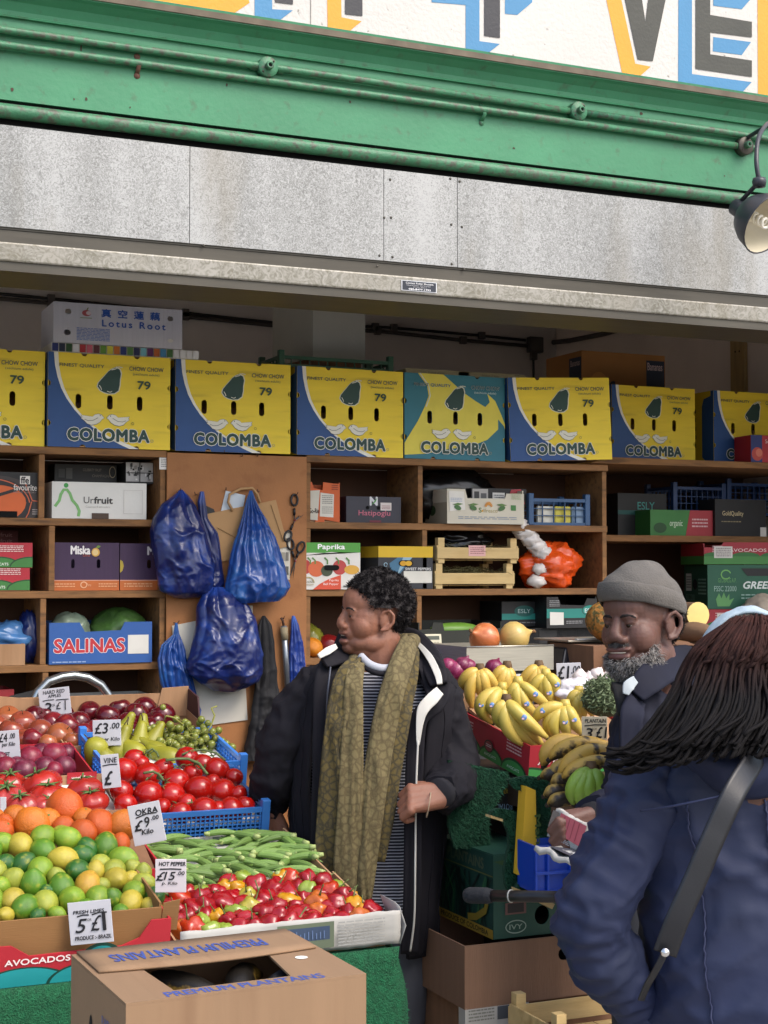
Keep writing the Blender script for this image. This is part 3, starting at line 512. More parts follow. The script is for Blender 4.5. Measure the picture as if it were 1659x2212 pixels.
# bananas box behind the deep shelf cartons
BANO = M('banana_box_tan', '#9a672f', .75, var=.1, vs=4)
def banA(A): A.rect(.77, 0, .99, .93, '#1b2433').text('Bananas', .785, .80, .965, .90, '#b9a09a', .02).poly([(.8, .0), (.815, .33), (.85, .52), (.87, .55), (.9, .5), (.94, .3), (.955, 0)], '#a8803a').ell(.2, .52, .12, .22, '#b8792c').text('fyffes', .08, .3, .58, .62, '#1b1f26', .03)
def banL(A): A.rect(.66, 0, .99, .93, '#1b2433').text('Bananas', .7, .82, .95, .9, '#b9a09a').poly([(.36, .62), (.6, .62), (.52, .3), (.42, .3)], '#20242c').poly([(.70, .0), (.74, .35), (.84, .45), (.93, .35), (.96, 0)], '#a8803a').text('Tropical', .02, .55, .16, .75, '#7a3a2a')
a = atV(1257, 870, VR+.33); t = qc('produce_carton', 'tan bananas box with dark panels behind the deep shelf cartons', (1257, 1437, 758, 880), VR+.20, .34, z=2.31, mat=BANO, inside=KRAFTD, art=banA, lart=banL, holes=[(.345, .42, .07, .22), (.70, .45, .06, .16)], style='closed'); MB().box(0, .5, .01, .3, -.168, -.001, KRAFTD).build('spacer_box', t)
# ---- left shelves
def favA(A):
    A.ell(.30, .30, .68, .62, '#3a3230').ell(.28, .30, .60, .55, '#231f1e').ell(.25, .28, .52, .42, '#d2622a', .3).stroke([(.0, .18), (.3, .48), (.62, .62)], .012, '#231f1e').stroke(ellipse(.2, .28, .62, .56, 24, .1, 1.6), .004, '#c9623c').stroke([(.86, .38), (1, .36)], .004, '#c9623c').stroke([(.86, .38), (.75, .75)], .004, '#c9623c').stroke([(.85, .36), (.80, .1), (.76, 0)], .004, '#c9623c')
    A.rect(.66, .74, .82, .92, '#ded8d0').text('ffe', .675, .755, .80, .9, '#1f1c1b', .03).text('favourite', .56, .60, .93, .735, '#ded8d0', .01).text('FRUIT IMPORT', .56, .54, .93, .575, '#8a7f78').lines(.86, .06, .95, .2, 3, '#a89e98', 2).rect(.3, .0, .62, .14, HOLE)
qc('produce_carton', 'black and orange fruit carton at the left edge of the top left pigeonhole', (-48, 88, 1018, 1114), VS+.02, .28, z=1.8185, mat=BLACKC, inside=BLACKC, art=favA)
def urfA(A):
    A.ell(.145, .90, .024, .065, '#3f9a4a').stroke([(.03, .32), (.075, .48), (.09, .65), (.12, .78), (.155, .78), (.185, .68), (.21, .5), (.26, .35), (.285, .2), (.275, .06)], .011, '#7ab36a').text('Ur', .33, .42, .435, .60, '#4d4a48', -.008).text('fruit', .44, .42, .635, .60, '#3d3a38', .035).text('Courrez 8 am-sobre', .35, .30, .61, .36, '#b9b4ac').rect(.415, .0, .595, .155, '#4a3526')
    A.stroke([(.755, .15), (.755, .80), (.955, .80), (.955, .15), (.755, .15)], .0015, '#b7b3ab')
qc('produce_carton', 'white carton with a green stalk logo in the top left shelf', (112, 316, 1040, 1115), VS+.015, .28, z=1.8185, mat=WHITEC, inside=WHITEC, art=urfA)
def celA(A): A.text('CELEBRITY FRUIT', .45, .66, .75, .8, '#7d7468', .01).text('CHAMPAGNA', .6, .36, .9, .5, '#6b6358').ell(.93, .64, .055, .3, '#a08f70').ell(.93, .64, .045, .26, '#181414').rect(.06, .3, .16, .75, '#3a3a3a').rect(.18, .25, .28, .8, '#4a4a48')
qc('produce_carton', 'low black carton with a gold oval lying behind the white stalk carton', (118, 252, 1002, 1042), VS+.19, .12, z=1.96, mat=BLACKC, inside=BLACKC, art=celA)
def phA(A):
    A.rect(.0, .1, .72, .98, '#b9b6b2'); g = random.Random(5)
    for i in range(26): x = g.uniform(.02, .62); y = g.uniform(.12, .8); A.rect(x, y, x+g.uniform(.03, .09), y+g.uniform(.06, .18), g.choice(['#2a2a2a', '#565452', '#8d8a86', '#1a1a1a', '#e0ddd8']))
    A.stroke([(.36, .1), (.36, .98)], .004, '#151515').stroke([(0, .5), (.72, .5)], .003, '#151515')
qc('produce_carton', 'black carton printed with grey photographs at the right of the top left shelf', (272, 352, 998, 1040), VS+.1, .16, z=1.96, mat=BLACKC, inside=BLACKC, art=phA)
t = thing('paper_label', 'small white printed label stuck on the top right of the left shelf', 'label', atV(344, 1014, VS-.006)); Art(.06, .055).rect(0, 0, 1, 1, '#dedad2').lines(.1, .15, .9, .9, 6, '#7a7a7a').put(t, 'front', .06, 0, .055, 'sheet')
RED, GRN = '#b52634', '#3f7f3a'
def avoA(A):
    for cx in (-.1, .45, .98): A.poly([p for p in ellipse(cx, .05, .36, .40, 20, 0, math.pi)], '#1f4a26'); A.poly([p for p in ellipse(cx, .02, .34, .38, 20, 0, math.pi)], GRN)
    A.lines(.45, .62, .85, .90, 4, '#e8cfc8', 8).text('AVOCATS', .3, .1, .6, .2, '#dfe8d8', .02).ell(.07, .36, .12, .17, '#20341f').ell(.07, .36, .10, .14, '#a83a3f').lines(0, .3, .16, .44, 3, '#e6e0d8')
nt_ = [(0, 0), (1, 0), (1, 1), (.35, 1), (.22, .62), (0, .58)]
for q, lb in (((-62, 70, 1172, 1221), 'upper of two stacked red and green avocado trays in the left pigeonhole'), ((-70, 64, 1222, 1271), 'lower of two stacked red and green avocado trays in the left pigeonhole')):
    qc('avocado_tray', lb, q, VS+.03, .28, z=1.5465 if q[2] > 1200 else 1.632, mat=ink(RED), outline=nt_, art=avoA, group='stacked avocado trays in the shelf')
p = atV(-10, 1170, VS+.2); t = thing('produce_carton', 'dark red carton standing behind the stacked avocado trays', 'box', (p.x-.12, VS+.28, 1.66+.058)); MB().box(0, .22, 0, .03, 0, .06, ink('#5a1a20')).build('body', t); Art(.22, .06).text('worldfruit', .4, .6, .9, .85, '#a8787c').text('worldfruit', .4, .2, .9, .45, '#a8787c').put(t, 'front', .22, .03, .06)
def misA(A):
    A.rect(0, 0, 1, .205, '#c4682c').rect(0, .205, 1, .222, '#d8a08a').text('Miska', .30, .76, .575, .93, '#e9e4e0', .05).text('Citrus', .47, .71, .57, .76, '#c4582c', .01).ell(.655, .80, .06, .09, '#d9a64a').ell(.65, .80, .043, .065, '#e6c98a').poly([(.65, .89), (.69, .95), (.73, .93), (.70, .89)], '#6f8a3a')
    A.poly([(0, .65), (.03, .62), (.045, .52), (.03, .42), (0, .37)], '#b9a13a').ell(.02, .30, .02, .035, '#b9a13a').lines(.05, .06, .36, .16, 2, '#e0a878').lines(.70, .06, .97, .16, 2, '#e0a878', 3).ell(.485, .12, .05, .07, '#e3b48a').ell(.485, .12, .036, .05, '#c4682c').text('Peru', .53, .09, .59, .15, '#e3b48a')
PUR = M('purple_card', '#3d2547', .55, var=.08, bump=.1, bs=80, stretch=(10, 1, .1))
for q, lb in (((107, 257, 1172, 1271), 'left of two purple and orange citrus cartons in the left shelf'), ((259, 409, 1174, 1272), 'right purple and orange citrus carton, partly behind the big blue bag')):
    x = q[0]; qc('produce_carton', lb, (q[0], min(q[1], 346), q[2], q[3]) if q[1] > 350 else q, VS+.03, .28, z=1.5465, mat=PUR, art=misA if q[1] < 350 else (lambda A: (A.rect(0, 0, 1, .205, '#c4682c'), A.rect(0, .205, 1, .222, '#d8a08a'), A.text('Mis', .68, .76, 1.0, .93, '#e9e4e0', .05), A.poly([(0, .65), (.06, .62), (.09, .52), (.06, .42), (0, .37)], '#b9a13a'), A.lines(.1, .06, .8, .16, 2, '#e0a878'))), holes=[(.33, .56, .05, .19), (.70, .56, .05, .19)] if q[1] < 350 else [(.72, .56, .1, .19)], group='purple citrus cartons')
BLUC = M('blue_card', '#2a589c', .55, var=.06, bump=.06, bs=90)
def salA(A): A.text('SALINAS', .05, .28, .725, .60, '#bb3038', .035, out=('#e6e2e4', .03)).rect(.76, .22, .965, .68, '#d9d6cc').lines(.03, .01, .35, .08, 1, '#8aa2c8')
sal = qc('produce_carton', 'blue carton with red lettering on the lower left shelf', (106, 328, 1346, 1431), VS-.01, .29, z=1.2725, mat=BLUC, outline=[(0, 0), (1, 0), (1, 1), (.73, 1), (.69, .80), (.34, .77), (.29, 1), (0, 1)], art=salA, lart=lambda A: A.text('SAL', .5, .3, .9, .6, '#9a3a58', .04))
def lump(name, label, cat, c, r, mat, seed=0, amp=.18, fr=7., n=28, m=20, group=None, sq=1.):
    """crumpled bag or sack: noise-displaced closed form resting at c (bottom centre)"""
    t = thing(name, label, cat, c, group=group); o = Vector((seed*3.1, seed*1.7, 0))
    def f(d):
        w = Vector((noise.noise(d*1.5+o), noise.noise(d*1.5-o), noise.noise(d*1.5+o*2)))*.6
        return 1+amp*(.9*noise.noise(d*1.6+o)+.55*((1-abs(noise.noise(d*fr*.35+w+o)))**3-.5)+.2*((1-abs(noise.noise(d*fr*.8+w*2+o)))**3-.5))
    n, m = max(n, 44), max(m, 30)
    mb = MB(); mb.ball((0, 0, r[2]*.92), r, mat, n, m, f); mb.v = [(x, y, max(z, .0)) for x, y, z in mb.v]; mb.build('body', t); return t
CLEAR = M('clear_bag', '#8fa08a', .15, var=.3, vs=20, alpha=.75); LEAFY = M('bagged_greens', '#3a5a26', .5, var=.4, vs=30, bump=.4, bs=40)
s0 = atV(150, 1360, VS+.12); lump('bagged_produce', 'clear bag of pale produce at the left inside the blue carton', 'bag', (s0.x, VS+.13, 1.29), (.08, .09, .09), CLEAR, 3)
s0 = atV(260, 1360, VS+.12); lump('bagged_produce', 'bag of green vegetables at the right inside the blue carton', 'bag', (s0.x, VS+.13, 1.29), (.12, .09, .095), LEAFY, 5)
BAG = M('blue_plastic', '#1f3f8f', .22, var=.3, vs=9, spec=.6, trans=0, bump=.35, bs=22)
s0 = atV(20, 1400, VS+.1); lump('plastic_bag', 'pale blue crumpled bag in the small box on the lower left shelf', 'bag', (s0.x, VS+.12, 1.315), (.10, .07, .06), M('pale_blue_plastic', '#4a7ab0', .25, var=.3, vs=12), 7, .3)
s0 = atV(66, 1400, VS+.1); lump('plastic_bag', 'upright dark blue bundle beside the divider on the lower left shelf', 'bag', (s0.x-.005, VS+.12, 1.2725), (.045, .06, .10), M('navy_plastic', '#15245c', .3, var=.3, vs=30), 9, .2)
qc('carton', 'small plain brown box of blue bags on the lower left shelf', (-50, 54, 1393, 1433), VS+.0, .2, z=1.2725, mat=KRAFT)
qc('carton', 'red and grey carton end at the bottom of the left shelves', (-60, 30, 1492, 1530), VS+.05, .2, z=.9805, mat=ink('#8d1f26'))
t = thing('carton', 'dark grey torn carton leaning behind the red one at bottom left', 'box', atV(28, 1535, VS+.04)); MB().box(0, .09, 0, .02, -.02, .055, ink('#2f2e2d')).build('body', t, rot=(0, R(-12), 0))
qc('carton', 'white polystyrene box with round holes behind the apple trays', (160, 330, 1506, 1560), VS+.06, .2, z=.9805, mat=M('polystyrene', '#c9c9c4', .7), holes=[(.03+.12, .78, .04, .08), (.65, .78, .04, .08)])
# ---- right shelves
def oraA(A): A.poly([(.10, .06), (.16, .78), (.42, .80), (.36, .04)], '#c9c4b4').poly([(.42, .14), (.44, .74), (.82, .70), (.80, .12)], '#d5d0c2').lines(.48, .45, .78, .68, 5, '#7d7a70', 6).lines(.48, .2, .78, .4, 4, '#9a968a', 9).text('Go-Rie', .12, .22, .40, .34, '#2a1a10', .03).lines(.75, .8, .93, .95, 3, '#8a3a1a')
qc('produce_carton', 'small orange crate-shaped carton with white labels by the scissors', (658, 735, 1041, 1131), VS+.03, .2, z=1.8185, mat=M('orange_card', '#c95a1e', .55), outline=[(0, .12), (.28, .08), (.3, 0), (.55, 0), (.56, .06), (.98, .0), (.98, .96), (.52, 1), (.5, .8), (.25, .85), (.2, 1), (.04, 1)], art=oraA)
def hatA(A): A.text('Hatipoglu', .22, .22, .80, .48, '#c26a7c', .008, out=('#5a2f4a', .02)).text('N', .43, .68, .56, .98, '#d5d5d8', .05).poly([(.45, .68), (.50, .82), (.56, .96), (.53, .80)], '#4f9a4a').rect(.62, .48, .82, .78, '#d9cfc9').lines(.64, .52, .8, .68, 3, '#a06a6a').rect(.42, .02, .63, .10, '#6a2030').ell(.385, .58, .03, .07, HOLE).ell(.585, .58, .03, .07, HOLE)
qc('produce_carton', 'dark navy carton with pink lettering on the upper right shelves', (748, 866, 1072, 1132), VS+.05, .2, z=1.8185, mat=M('navy_card', '#2b2b38', .5, var=.15), art=hatA)
def solA(A):
    A.text('S', .405, .33, .44, .47, '#55752f', .02).text('lfresco', .47, .33, .65, .45, '#a89a62', .008).ell(.452, .38, .012, .03, '#d9a02c').lines(.14, .12, .90, .22, 2, '#8d95a0', 4).text('ORGANIC PRODUCE', .83, .72, .96, .92, '#a9b58a').rect(.825, .40, .89, .56, '#3f7a3c').poly([(.03, .36), (.02, .94), (.21, .93), (.23, .40)], '#dedacf').lines(.04, .62, .19, .75, 3, '#9aa5b8', 5)
    for a in np.linspace(.35, 2.8, 8): A.stroke([(.53+.03*math.cos(a), .48+.07*math.sin(a)), (.53+.055*math.cos(a), .48+.17*math.sin(a))], .005, '#d08a2c')
    for cx, s in ((.13, 1), (.33, 1), (.70, -1)): A.ell(cx, .46, .04, .075, '#3f6a34', .3*s).poly([(cx-.07*s, .55), (cx, .60), (cx+.07*s, .57), (cx, .52)], '#5b7d3f')
qc('produce_carton', 'cream organic carton printed with avocados on the upper right shelves', (966, 1132, 1056, 1141), VS-.02, .28, z=1.8185, mat=M('cream_card', '#cfc8b4', .65, var=.06), outline=[(0, 0), (1, 0), (1, .90), (.77, .90), (.75, .75), (.26, .74), (.23, 1), (0, 1)], art=solA, lart=lambda A: A.rect(0, .0, 1, .62, '#a39c88').ell(.5, .4, .12, .15, '#2f4a28'))
p = atV(1000, 1090, VS+.1); lump('plastic_bag', 'black crumpled bags behind the cream organic carton', 'bag', (atV(985, 1080, VS+.15).x, VS+.2, 1.8185), (.24, .10, .125), M('black_plastic', '#0f0f10', .25, var=.3), 11, .25)
t = qc('produce_carton', 'grey and red carton with photo labels inside the cream organic carton', (1018, 1137, 1054, 1090), VS+.03, .05, z=1.90, mat=BLACKC, art=lambda A: (A.rect(.02, .1, .3, .95, '#b0aca6'), A.rect(.05, .3, .14, .8, '#3a3a3a'), A.rect(.17, .2, .27, .7, '#5a5a5a'), A.rect(.38, .05, .60, .75, '#d5d2ca'), A.lines(.4, .15, .58, .65, 4, '#6a6a6a'), A.poly([(.62, .1), (.72, .95), (.9, .98), (.97, .1)], '#a8323a')))
BCR = M('blue_crate_plastic', '#2c5f96', .4, var=.12, vs=6); BCR2 = M('bright_blue_crate', '#1440a8', .35, var=.1)
p = atV(1146, 1137, VS+.0); t = crate('plastic_crate', 'small blue plastic crate of packets on the upper right shelves', .30, .24, .115, (p.x, VS+.01, 1.8185), (0, 0, 0), M('dull_blue_plastic', '#2d527a', .45, var=.15), 5, 3)
for i, c in enumerate(['#d8d4c4', '#cfc04a', '#7f97b0']):
    q = thing('food_packet', ['white packet with a yellow corner in the small blue crate', 'yellow packet in the small blue crate', 'pale blue packet in the small blue crate'][i], 'packet', (p.x+.05+.085*i, VS+.025, 1.8265)); MB().box(0, .08, 0, .02, 0, .075, ink(c)).build('body', q, bevel=.004)
def papA(A):
    A.rect(0, .78, 1, 1, '#4f9a3c').rect(0, .0, 1, .78, '#ddd9d0').poly([(0, .77), (0, .72), (.5, .80), (1, .73), (1, .79)], '#ddd9d0').text('Paprika', .27, .83, .73, .965, '#f2f2ee', .035)
    for cx, cy, rx, ry, c in [(.06, .48, .1, .15, '#b23a33'), (.64, .47, .12, .16, '#b8433f'), (.24, .44, .14, .17, '#d0653a'), (.85, .42, .13, .1, '#d9a53f'), (.42, .40, .1, .12, '#3c4a34')]: A.ell(cx, cy, rx, ry, c)
    for x in (.14, .22, .43, .62, .80): A.stroke([(x, .54), (x, .62), (x-.05, .68)], .006, '#5f8a45')
    A.poly([(.18, 0), (.3, .12), (.45, .22), (.66, .31), (.66, 0)], '#d24f33').text('Paprika', .46, .16, .62, .22, '#f0e6de', .01).text('Bell Pepper', .36, .08, .62, .14, '#f0e6de', .01).stroke(ellipse(.11, .14, .09, .12, 14, 0, math.pi), .004, '#b0a070').text('FLANDRIA', .02, .14, .19, .19, '#6a6a4a', .02).lines(.02, .08, .19, .12, 1, '#b0a080').lines(.70, .02, .8, .1, 1, '#3a3a3a', 3)
    A.poly(slot(.5*1, .465, .26, .11), HOLE)
qc('produce_carton', 'green and white paprika carton printed with peppers', (652, 778, 1172, 1275), VS-.008, .28, z=1.5465, mat=WHITEC, art=papA)
def swA(A):
    A.rect(0, .74, 1, 1.0, '#d4ad1c').poly([(.3, 0), (.36, .3), (.48, .5), (.62, .74), (.35, .74), (.2, .6)], '#3d6d8a').poly([(.33, .3), (.48, .55), (.62, .74), (.45, .74)], '#8fb0bf').text('SWEET PEPPERS', .49, .44, .96, .50, '#d8d8d4', .02).rect(.46, .14, .98, .42, '#d5d2c6').poly(slot(.5, .60, .27, .15), HOLE).ell(.45, .60, .06, .06, '#d09a1c').ell(.55, .60, .06, .06, '#d8a828').stroke(ellipse(.13, .57, .03, .045, 10), .003, '#8fb0bf')
qc('produce_carton', 'dark grey and yellow sweet peppers carton behind the seller', (817, 935, 1180, 1272), VS-.0, .28, z=1.5465, mat=M('charcoal_card', '#2b2d33', .55, var=.1), art=swA, lart=lambda A: (A.rect(0, .74, 1, 1, '#c9a31a'), A.poly([(0, 0), (.3, .2), (.55, .6), (.6, .74), (0, .74)], '#20262e')))
PINE = M('pine_slat', '#cdb17a', .75, var=.12, vs=7, bump=.1, bs=50, stretch=(.5, 4, 4), col2='#b4935c', c2s=6, c2t=(.5, .7))
def wcrate(label, x, v, z, w=.37, d=.26, h=.10, group=None, open_front=False, rz=0):
    t = thing('wooden_crate', label, 'crate', (x, v, z), (0, 0, rz), group)
    for y in (0, d-.006): MB().box(0, w, y, y+.006, .02, h-.022, PINE).build('slat', t, bevel=.001)
    for xx in (0, w-.006): MB().box(xx, xx+.006, .0065, d-.0065, .012, h-.014, PINE).build('slat', t, bevel=.001)
    for xx in (.0065, w-.0365):
        for yy in (.0065, d-.0365): MB().box(xx, xx+.03, yy, yy+.03, .0, h+.018, PINE).build('corner_post', t, bevel=.001)
    for k in range(5): MB().box(.007+k*(w-.014)/5+.002, .007+(k+1)*(w-.014)/5-.002, .037, d-.037, .012, .016, PINE).build('floor_slat', t)
    return t
p = atV(938, 1277, VS); lo_ = wcrate('lower of two stacked pale wooden crates on the right shelves', p.x, VS-.01, 1.5465, w=.375, h=.088, group='stacked wooden crates'); up_ = wcrate('upper wooden crate with a pink label, stacked on another on the right shelves', p.x+.008, VS-.014, 1.6535, w=.385, h=.088, group='stacked wooden crates')
A = Art(.08, .045); A.rect(0, 0, 1, 1, '#d8a8a4').lines(.1, .15, .9, .85, 4, '#a06a68'); o = A.put(up_, 'front', .08, 0, .045, 'paper_label'); o.location = (.145, 0, .03)
STRAW = M('straw', '#6f6a44', .8, var=.3)
def straws(name, label, loc, w, d, n, mat, seed, kind='stuff', hh=.03):
    g = random.Random(seed); mb = MB()
    for i in range(n):
        x, y = g.uniform(0, w), g.uniform(0, d); a = g.uniform(0, 6.28); l = g.uniform(.03, .09); z = g.uniform(0, hh); mb.tube([(x, y, z), (x+l*.5*math.cos(a), y+l*.5*math.sin(a), z+g.uniform(0, .02)), (x+l*math.cos(a), y+l*math.sin(a), z+g.uniform(-.01, .01))], .0009, mat, 3, cap=False)
    o = mb.build(name, None, loc); tag(o, label, 'straw', kind=kind); return o
straws('packing_straw', 'loose dry straw and herbs in the lower wooden crate', (p.x+.03, VS+.03, 1.60), .3, .18, 220, STRAW, 2); straws('packing_straw', 'dry straw ends under the black bag in the upper crate', (p.x+.03, VS+.03, 1.70), .3, .18, 120, STRAW, 4)
lump('plastic_bag', 'shiny black bag lying in the upper wooden crate', 'bag', (p.x+.18, VS+.12, 1.69), (.13, .08, .055), MC['black_plastic'], 13, .3)
OB = M('orange_bag_plastic', '#e0531a', .25, var=.15, vs=10, bump=.3, bs=18, spec=.6); p = atV(1192, 1280, VS+.06)
ob = lump('carrier_bag', 'orange plastic carrier bag with white swirls and a knotted top', 'bag', (p.x, VS+.09, 1.5465), (.135, .10, .105), OB, 17, .34, 8, 60, 44)
WP = M('white_thin_plastic', '#d6cfc8', .3, var=.1, vs=10, bump=.2, bs=20)
mb = MB(); g = random.Random(3); cxs = [Vector((-.07, -.06, .16)), Vector((-.10, -.07, .21)), Vector((-.145, -.06, .26))]
for k in range(5): mb.ball(Vector((-.06-.03*k, -.06, .15+.03*k)), (.042, .035, .035), WP, 16, 12, lambda d: 1+.45*noise.noise(d*2.5+Vector((k*3, 0, 0))))
mb.build('knotted_top', ob)
for sx, sz in ((-.095, .02), (-.07, .075)): MB().ball((sx, -.062, sz+.01), (.045, .03, .028), WP, 14, 10, lambda d: 1+.3*noise.noise(d*2+Vector((sx*40, 0, 0)))).build('white_swirl', ob)
TEALC = '#1f7f74'
def eslA(A): A.rect(0, .32, 1, .62, TEALC).ell(.86, .56, .17, .18, '#0f3f3a').ell(.86, .56, .155, .16, '#1f8578').text('ESLY', .75, .49, .97, .62, '#d8e6e0', .01).poly([(.06, .10), (.06, .52), (.33, .50), (.33, .10)], '#d8d5cc').lines(.05, .68, .25, .9, 4, '#8d8d8d', 2).lines(.38, .12, .7, .24, 2, '#8d8d8d', 5)
qc('produce_carton', 'black and teal carton with a white label and a cut-away top', (1181, 1290, 1290, 1356), VS+.0, .26, z=1.375, mat=BLACKC, inside=BLACKC, outline=[(0, 0), (1, 0), (1, .93), (.80, .95), (.74, .72), (.28, .75), (.22, 1), (0, 1)], art=eslA)
qc('produce_carton', 'black and teal carton in shadow left of the labelled one', (1084, 1180, 1300, 1361), VS+.10, .2, z=1.38, mat=BLACKC, inside=BLACKC, art=lambda A: (A.rect(0, .28, 1, .52, TEALC), A.ell(.5, .62, .22, .22, '#185a53'), A.text('ESLY', .36, .54, .64, .70, '#a8c0ba', .01), A.lines(.4, .1, .9, .2, 1, '#6d6d6d')))
qc('produce_carton', 'ribbed black carton with a barcode under the teal cartons', (1095, 1285, 1358, 1412), VS+.03, .26, z=1.2725, mat=M('ribbed_black', '#141414', .5, bump=.5, bs=40, stretch=(20, 1, .05)), art=lambda A: A.rect(.45, .45, .52, .72, '#d0cdc6').lines(.46, .5, .51, .68, 1, '#2a2a2a').rect(.36, .35, .56, .9, BLACKC))
qc('produce_carton', 'dark green vegetable tray with raised corners behind the calculator', (905, 1085, 1345, 1420), VS-.03, .28, z=1.2725, mat=M('dark_olive_card', '#2a2c24', .6), inside=BLACKC, outline=[(0, 0), (1, 0), (1, .78), (.88, .8), (.85, .98), (.76, .98), (.74, .76), (.30, .74), (.28, .98), (.17, 1), (.15, .8), (0, .78)], art=lambda A: A.ell(.1, .55, .03, .06, HOLE).ell(.95, .5, .03, .05, HOLE))
mb = MB(); mb.ball((0, 0, .03), (.12, .04, .03), M('cucumber_green', '#6f9a3a', .4), 16, 8); t = thing('green_vegetable', 'pale green vegetable showing over the dark tray', 'vegetable', (atV(985, 1345, VS+.05).x, VS+.06, 1.345)); mb.build('body', t)
# ---- deep shelf on the right
BLUK = M('dark_blue_plastic', '#1d3a66', .4, var=.15)
for k, (q, lb) in enumerate([((1458, 1570, 1036, 1100), 'left of the two blue plastic crates on the deep right shelf'), ((1575, 1700, 1048, 1090), 'right blue plastic crate on the deep right shelf, cut by the photo edge')]):
    a = atV(q[0], q[3], VR+.12); b = atV(q[1], q[3], VR+.12); crate('plastic_crate', lb, b.x-a.x, .25, .16, (a.x, VR+.13, 1.875 if k == 0 else 1.90), (0, 0, 0), BLUK, 9, 4)
qc('produce_carton', 'green and red fruit carton on the deep right shelf', (1405, 1542, 1101, 1152), VR+.02, .3, z=1.7905, mat=M('green_card', '#3a7a3a', .55, var=.1), art=lambda A: (A.poly([(.55, 0), (.62, 1), (1, 1), (1, 0)], '#a5323a'), A.text('organic', .3, .3, .5, .6, '#cfe0c4', .01), A.ell(.15, .3, .1, .2, '#1f4a24'), A.lines(.65, .3, .9, .7, 3, '#d9b0b0')))
qc('produce_carton', 'black carton with gold lettering on the deep right shelf', (1545, 1655, 1078, 1148), VR-.0, .3, z=1.7905, mat=BLACKC, art=lambda A: A.text('GoldQuality', .14, .52, .55, .68, '#cdbb90', .01).lines(.12, .36, .5, .42, 1, '#8d8060').rect(.88, 0, 1, .25, '#cfcac0'))
for q in ((1330, 1420, 1070, 1120),): qc('produce_carton', 'black and teal carton in the dark corner beside the pigeonholes', (1335, 1440, 1065, 1150), VR+.15, .2, z=1.7905, mat=BLACKC, art=lambda A: A.rect(0, .5, 1, .6, '#12504a').text('ESLY', .4, .62, .75, .8, '#3f8f86', .01))
GG = '#1f5a42'
def grA(A): A.text('GREEN', .45, .46, .86, .62, '#dfe6df', .03, shear=.25).text('GLOBALG.A.P.', .13, .60, .36, .70, '#5f9a5a', .01).stroke(ellipse(.23, .78, .06, .1, 12, .3, 5.6), .006, '#6fae5a').text('FSSC 22000', .08, .40, .36, .52, '#8fb0a0', .01).poly([(.12, .06), (.1, .22), (.14, .36), (.17, .24), (.2, .38), (.23, .24), (.27, .35), (.27, .2), (.33, .25), (.27, .06)], '#5f9a5a').lines(.42, .2, .9, .35, 2, '#8fb0a0', 3).poly([(.42, .92), (.5, .75), (.95, .75), (1, .92)], BLACKC)
def grL(A): A.rect(0, 0, 1, 1, '#1a4a38').rect(.08, .4, .32, .8, '#c2c8bf').lines(.1, .45, .3, .75, 5, '#5a6a60').text('FSSC 22000', .08, .18, .46, .32, '#6a9080').lines(.62, .3, .95, .7, 5, '#7aa090', 4).ell(.48, .55, .09, .12, HOLE)
ga = atV(1562, 1290, VR-.22)
for z, lb in ((1.42, None),):
    t = carton('produce_carton', 'dark green carton with a hand logo and white lettering at the right', 'box', .4, .3, .21, (ga.x, VR-.1, 1.4405), (0, 0, R(-14)), mat=ink(GG), front=(lambda A: (grA(A), A)[1])(Art(.4, .21)), left=(lambda A: (grL(A), A)[1])(Art(.3, .21)))
def raA(A): A.rect(0, 0, 1, .4, GRN).text('AVOCADOS', .3, .6, .75, .75, '#e5c9c4', .01).lines(.1, .55, .22, .9, 4, '#d9b0b0'); [A.poly(ellipse(c, .38, .17, .2, 14, 0, math.pi), '#2c6a30') for c in (.15, .5, .85)]; A.rect(.12, .3, .34, .85, '#d0cdc4'); A.lines(.14, .35, .32, .8, 5, '#7a6a6a')
carton('avocado_tray', 'red and green avocado tray on top of the dark green carton', 'box', .42, .3, .10, (ga.x-.02, VR-.1, 1.653), (0, 0, R(-14)), mat=ink('#9c2430'), outline=[(0, 0), (.42, 0), (.42, .08), (.36, .08), (.34, .105), (.1, .105), (.08, .08), (0, .08)], front=(lambda A: (raA(A), A)[1])(Art(.42, .1)), left=(lambda A: (A.rect(0, 0, 1, .4, GRN), A.rect(.55, .7, .95, 1, '#9c2430'), A)[2])(Art(.3, .1)))
carton('avocado_tray', 'red avocado tray under the dark green carton at the right', 'box', .42, .3, .13, (ga.x-.02, VR-.12, 1.309), (0, 0, R(-14)), mat=ink('#9c2430'), front=(lambda A: (raA(A), A)[1])(Art(.42, .13)))
MB().box(-.1, .5, 0, .3, 0, .2, BLACKC)
lump('paper_sack', 'cream fabric sack beside the dark green carton at the right edge', 'sack', (atV(1640, 1300, VR-.2).x, VR-.22, 1.3085), (.12, .1, .10), M('sack_cloth', '#a89c8c', .9, var=.15), 21, .2)
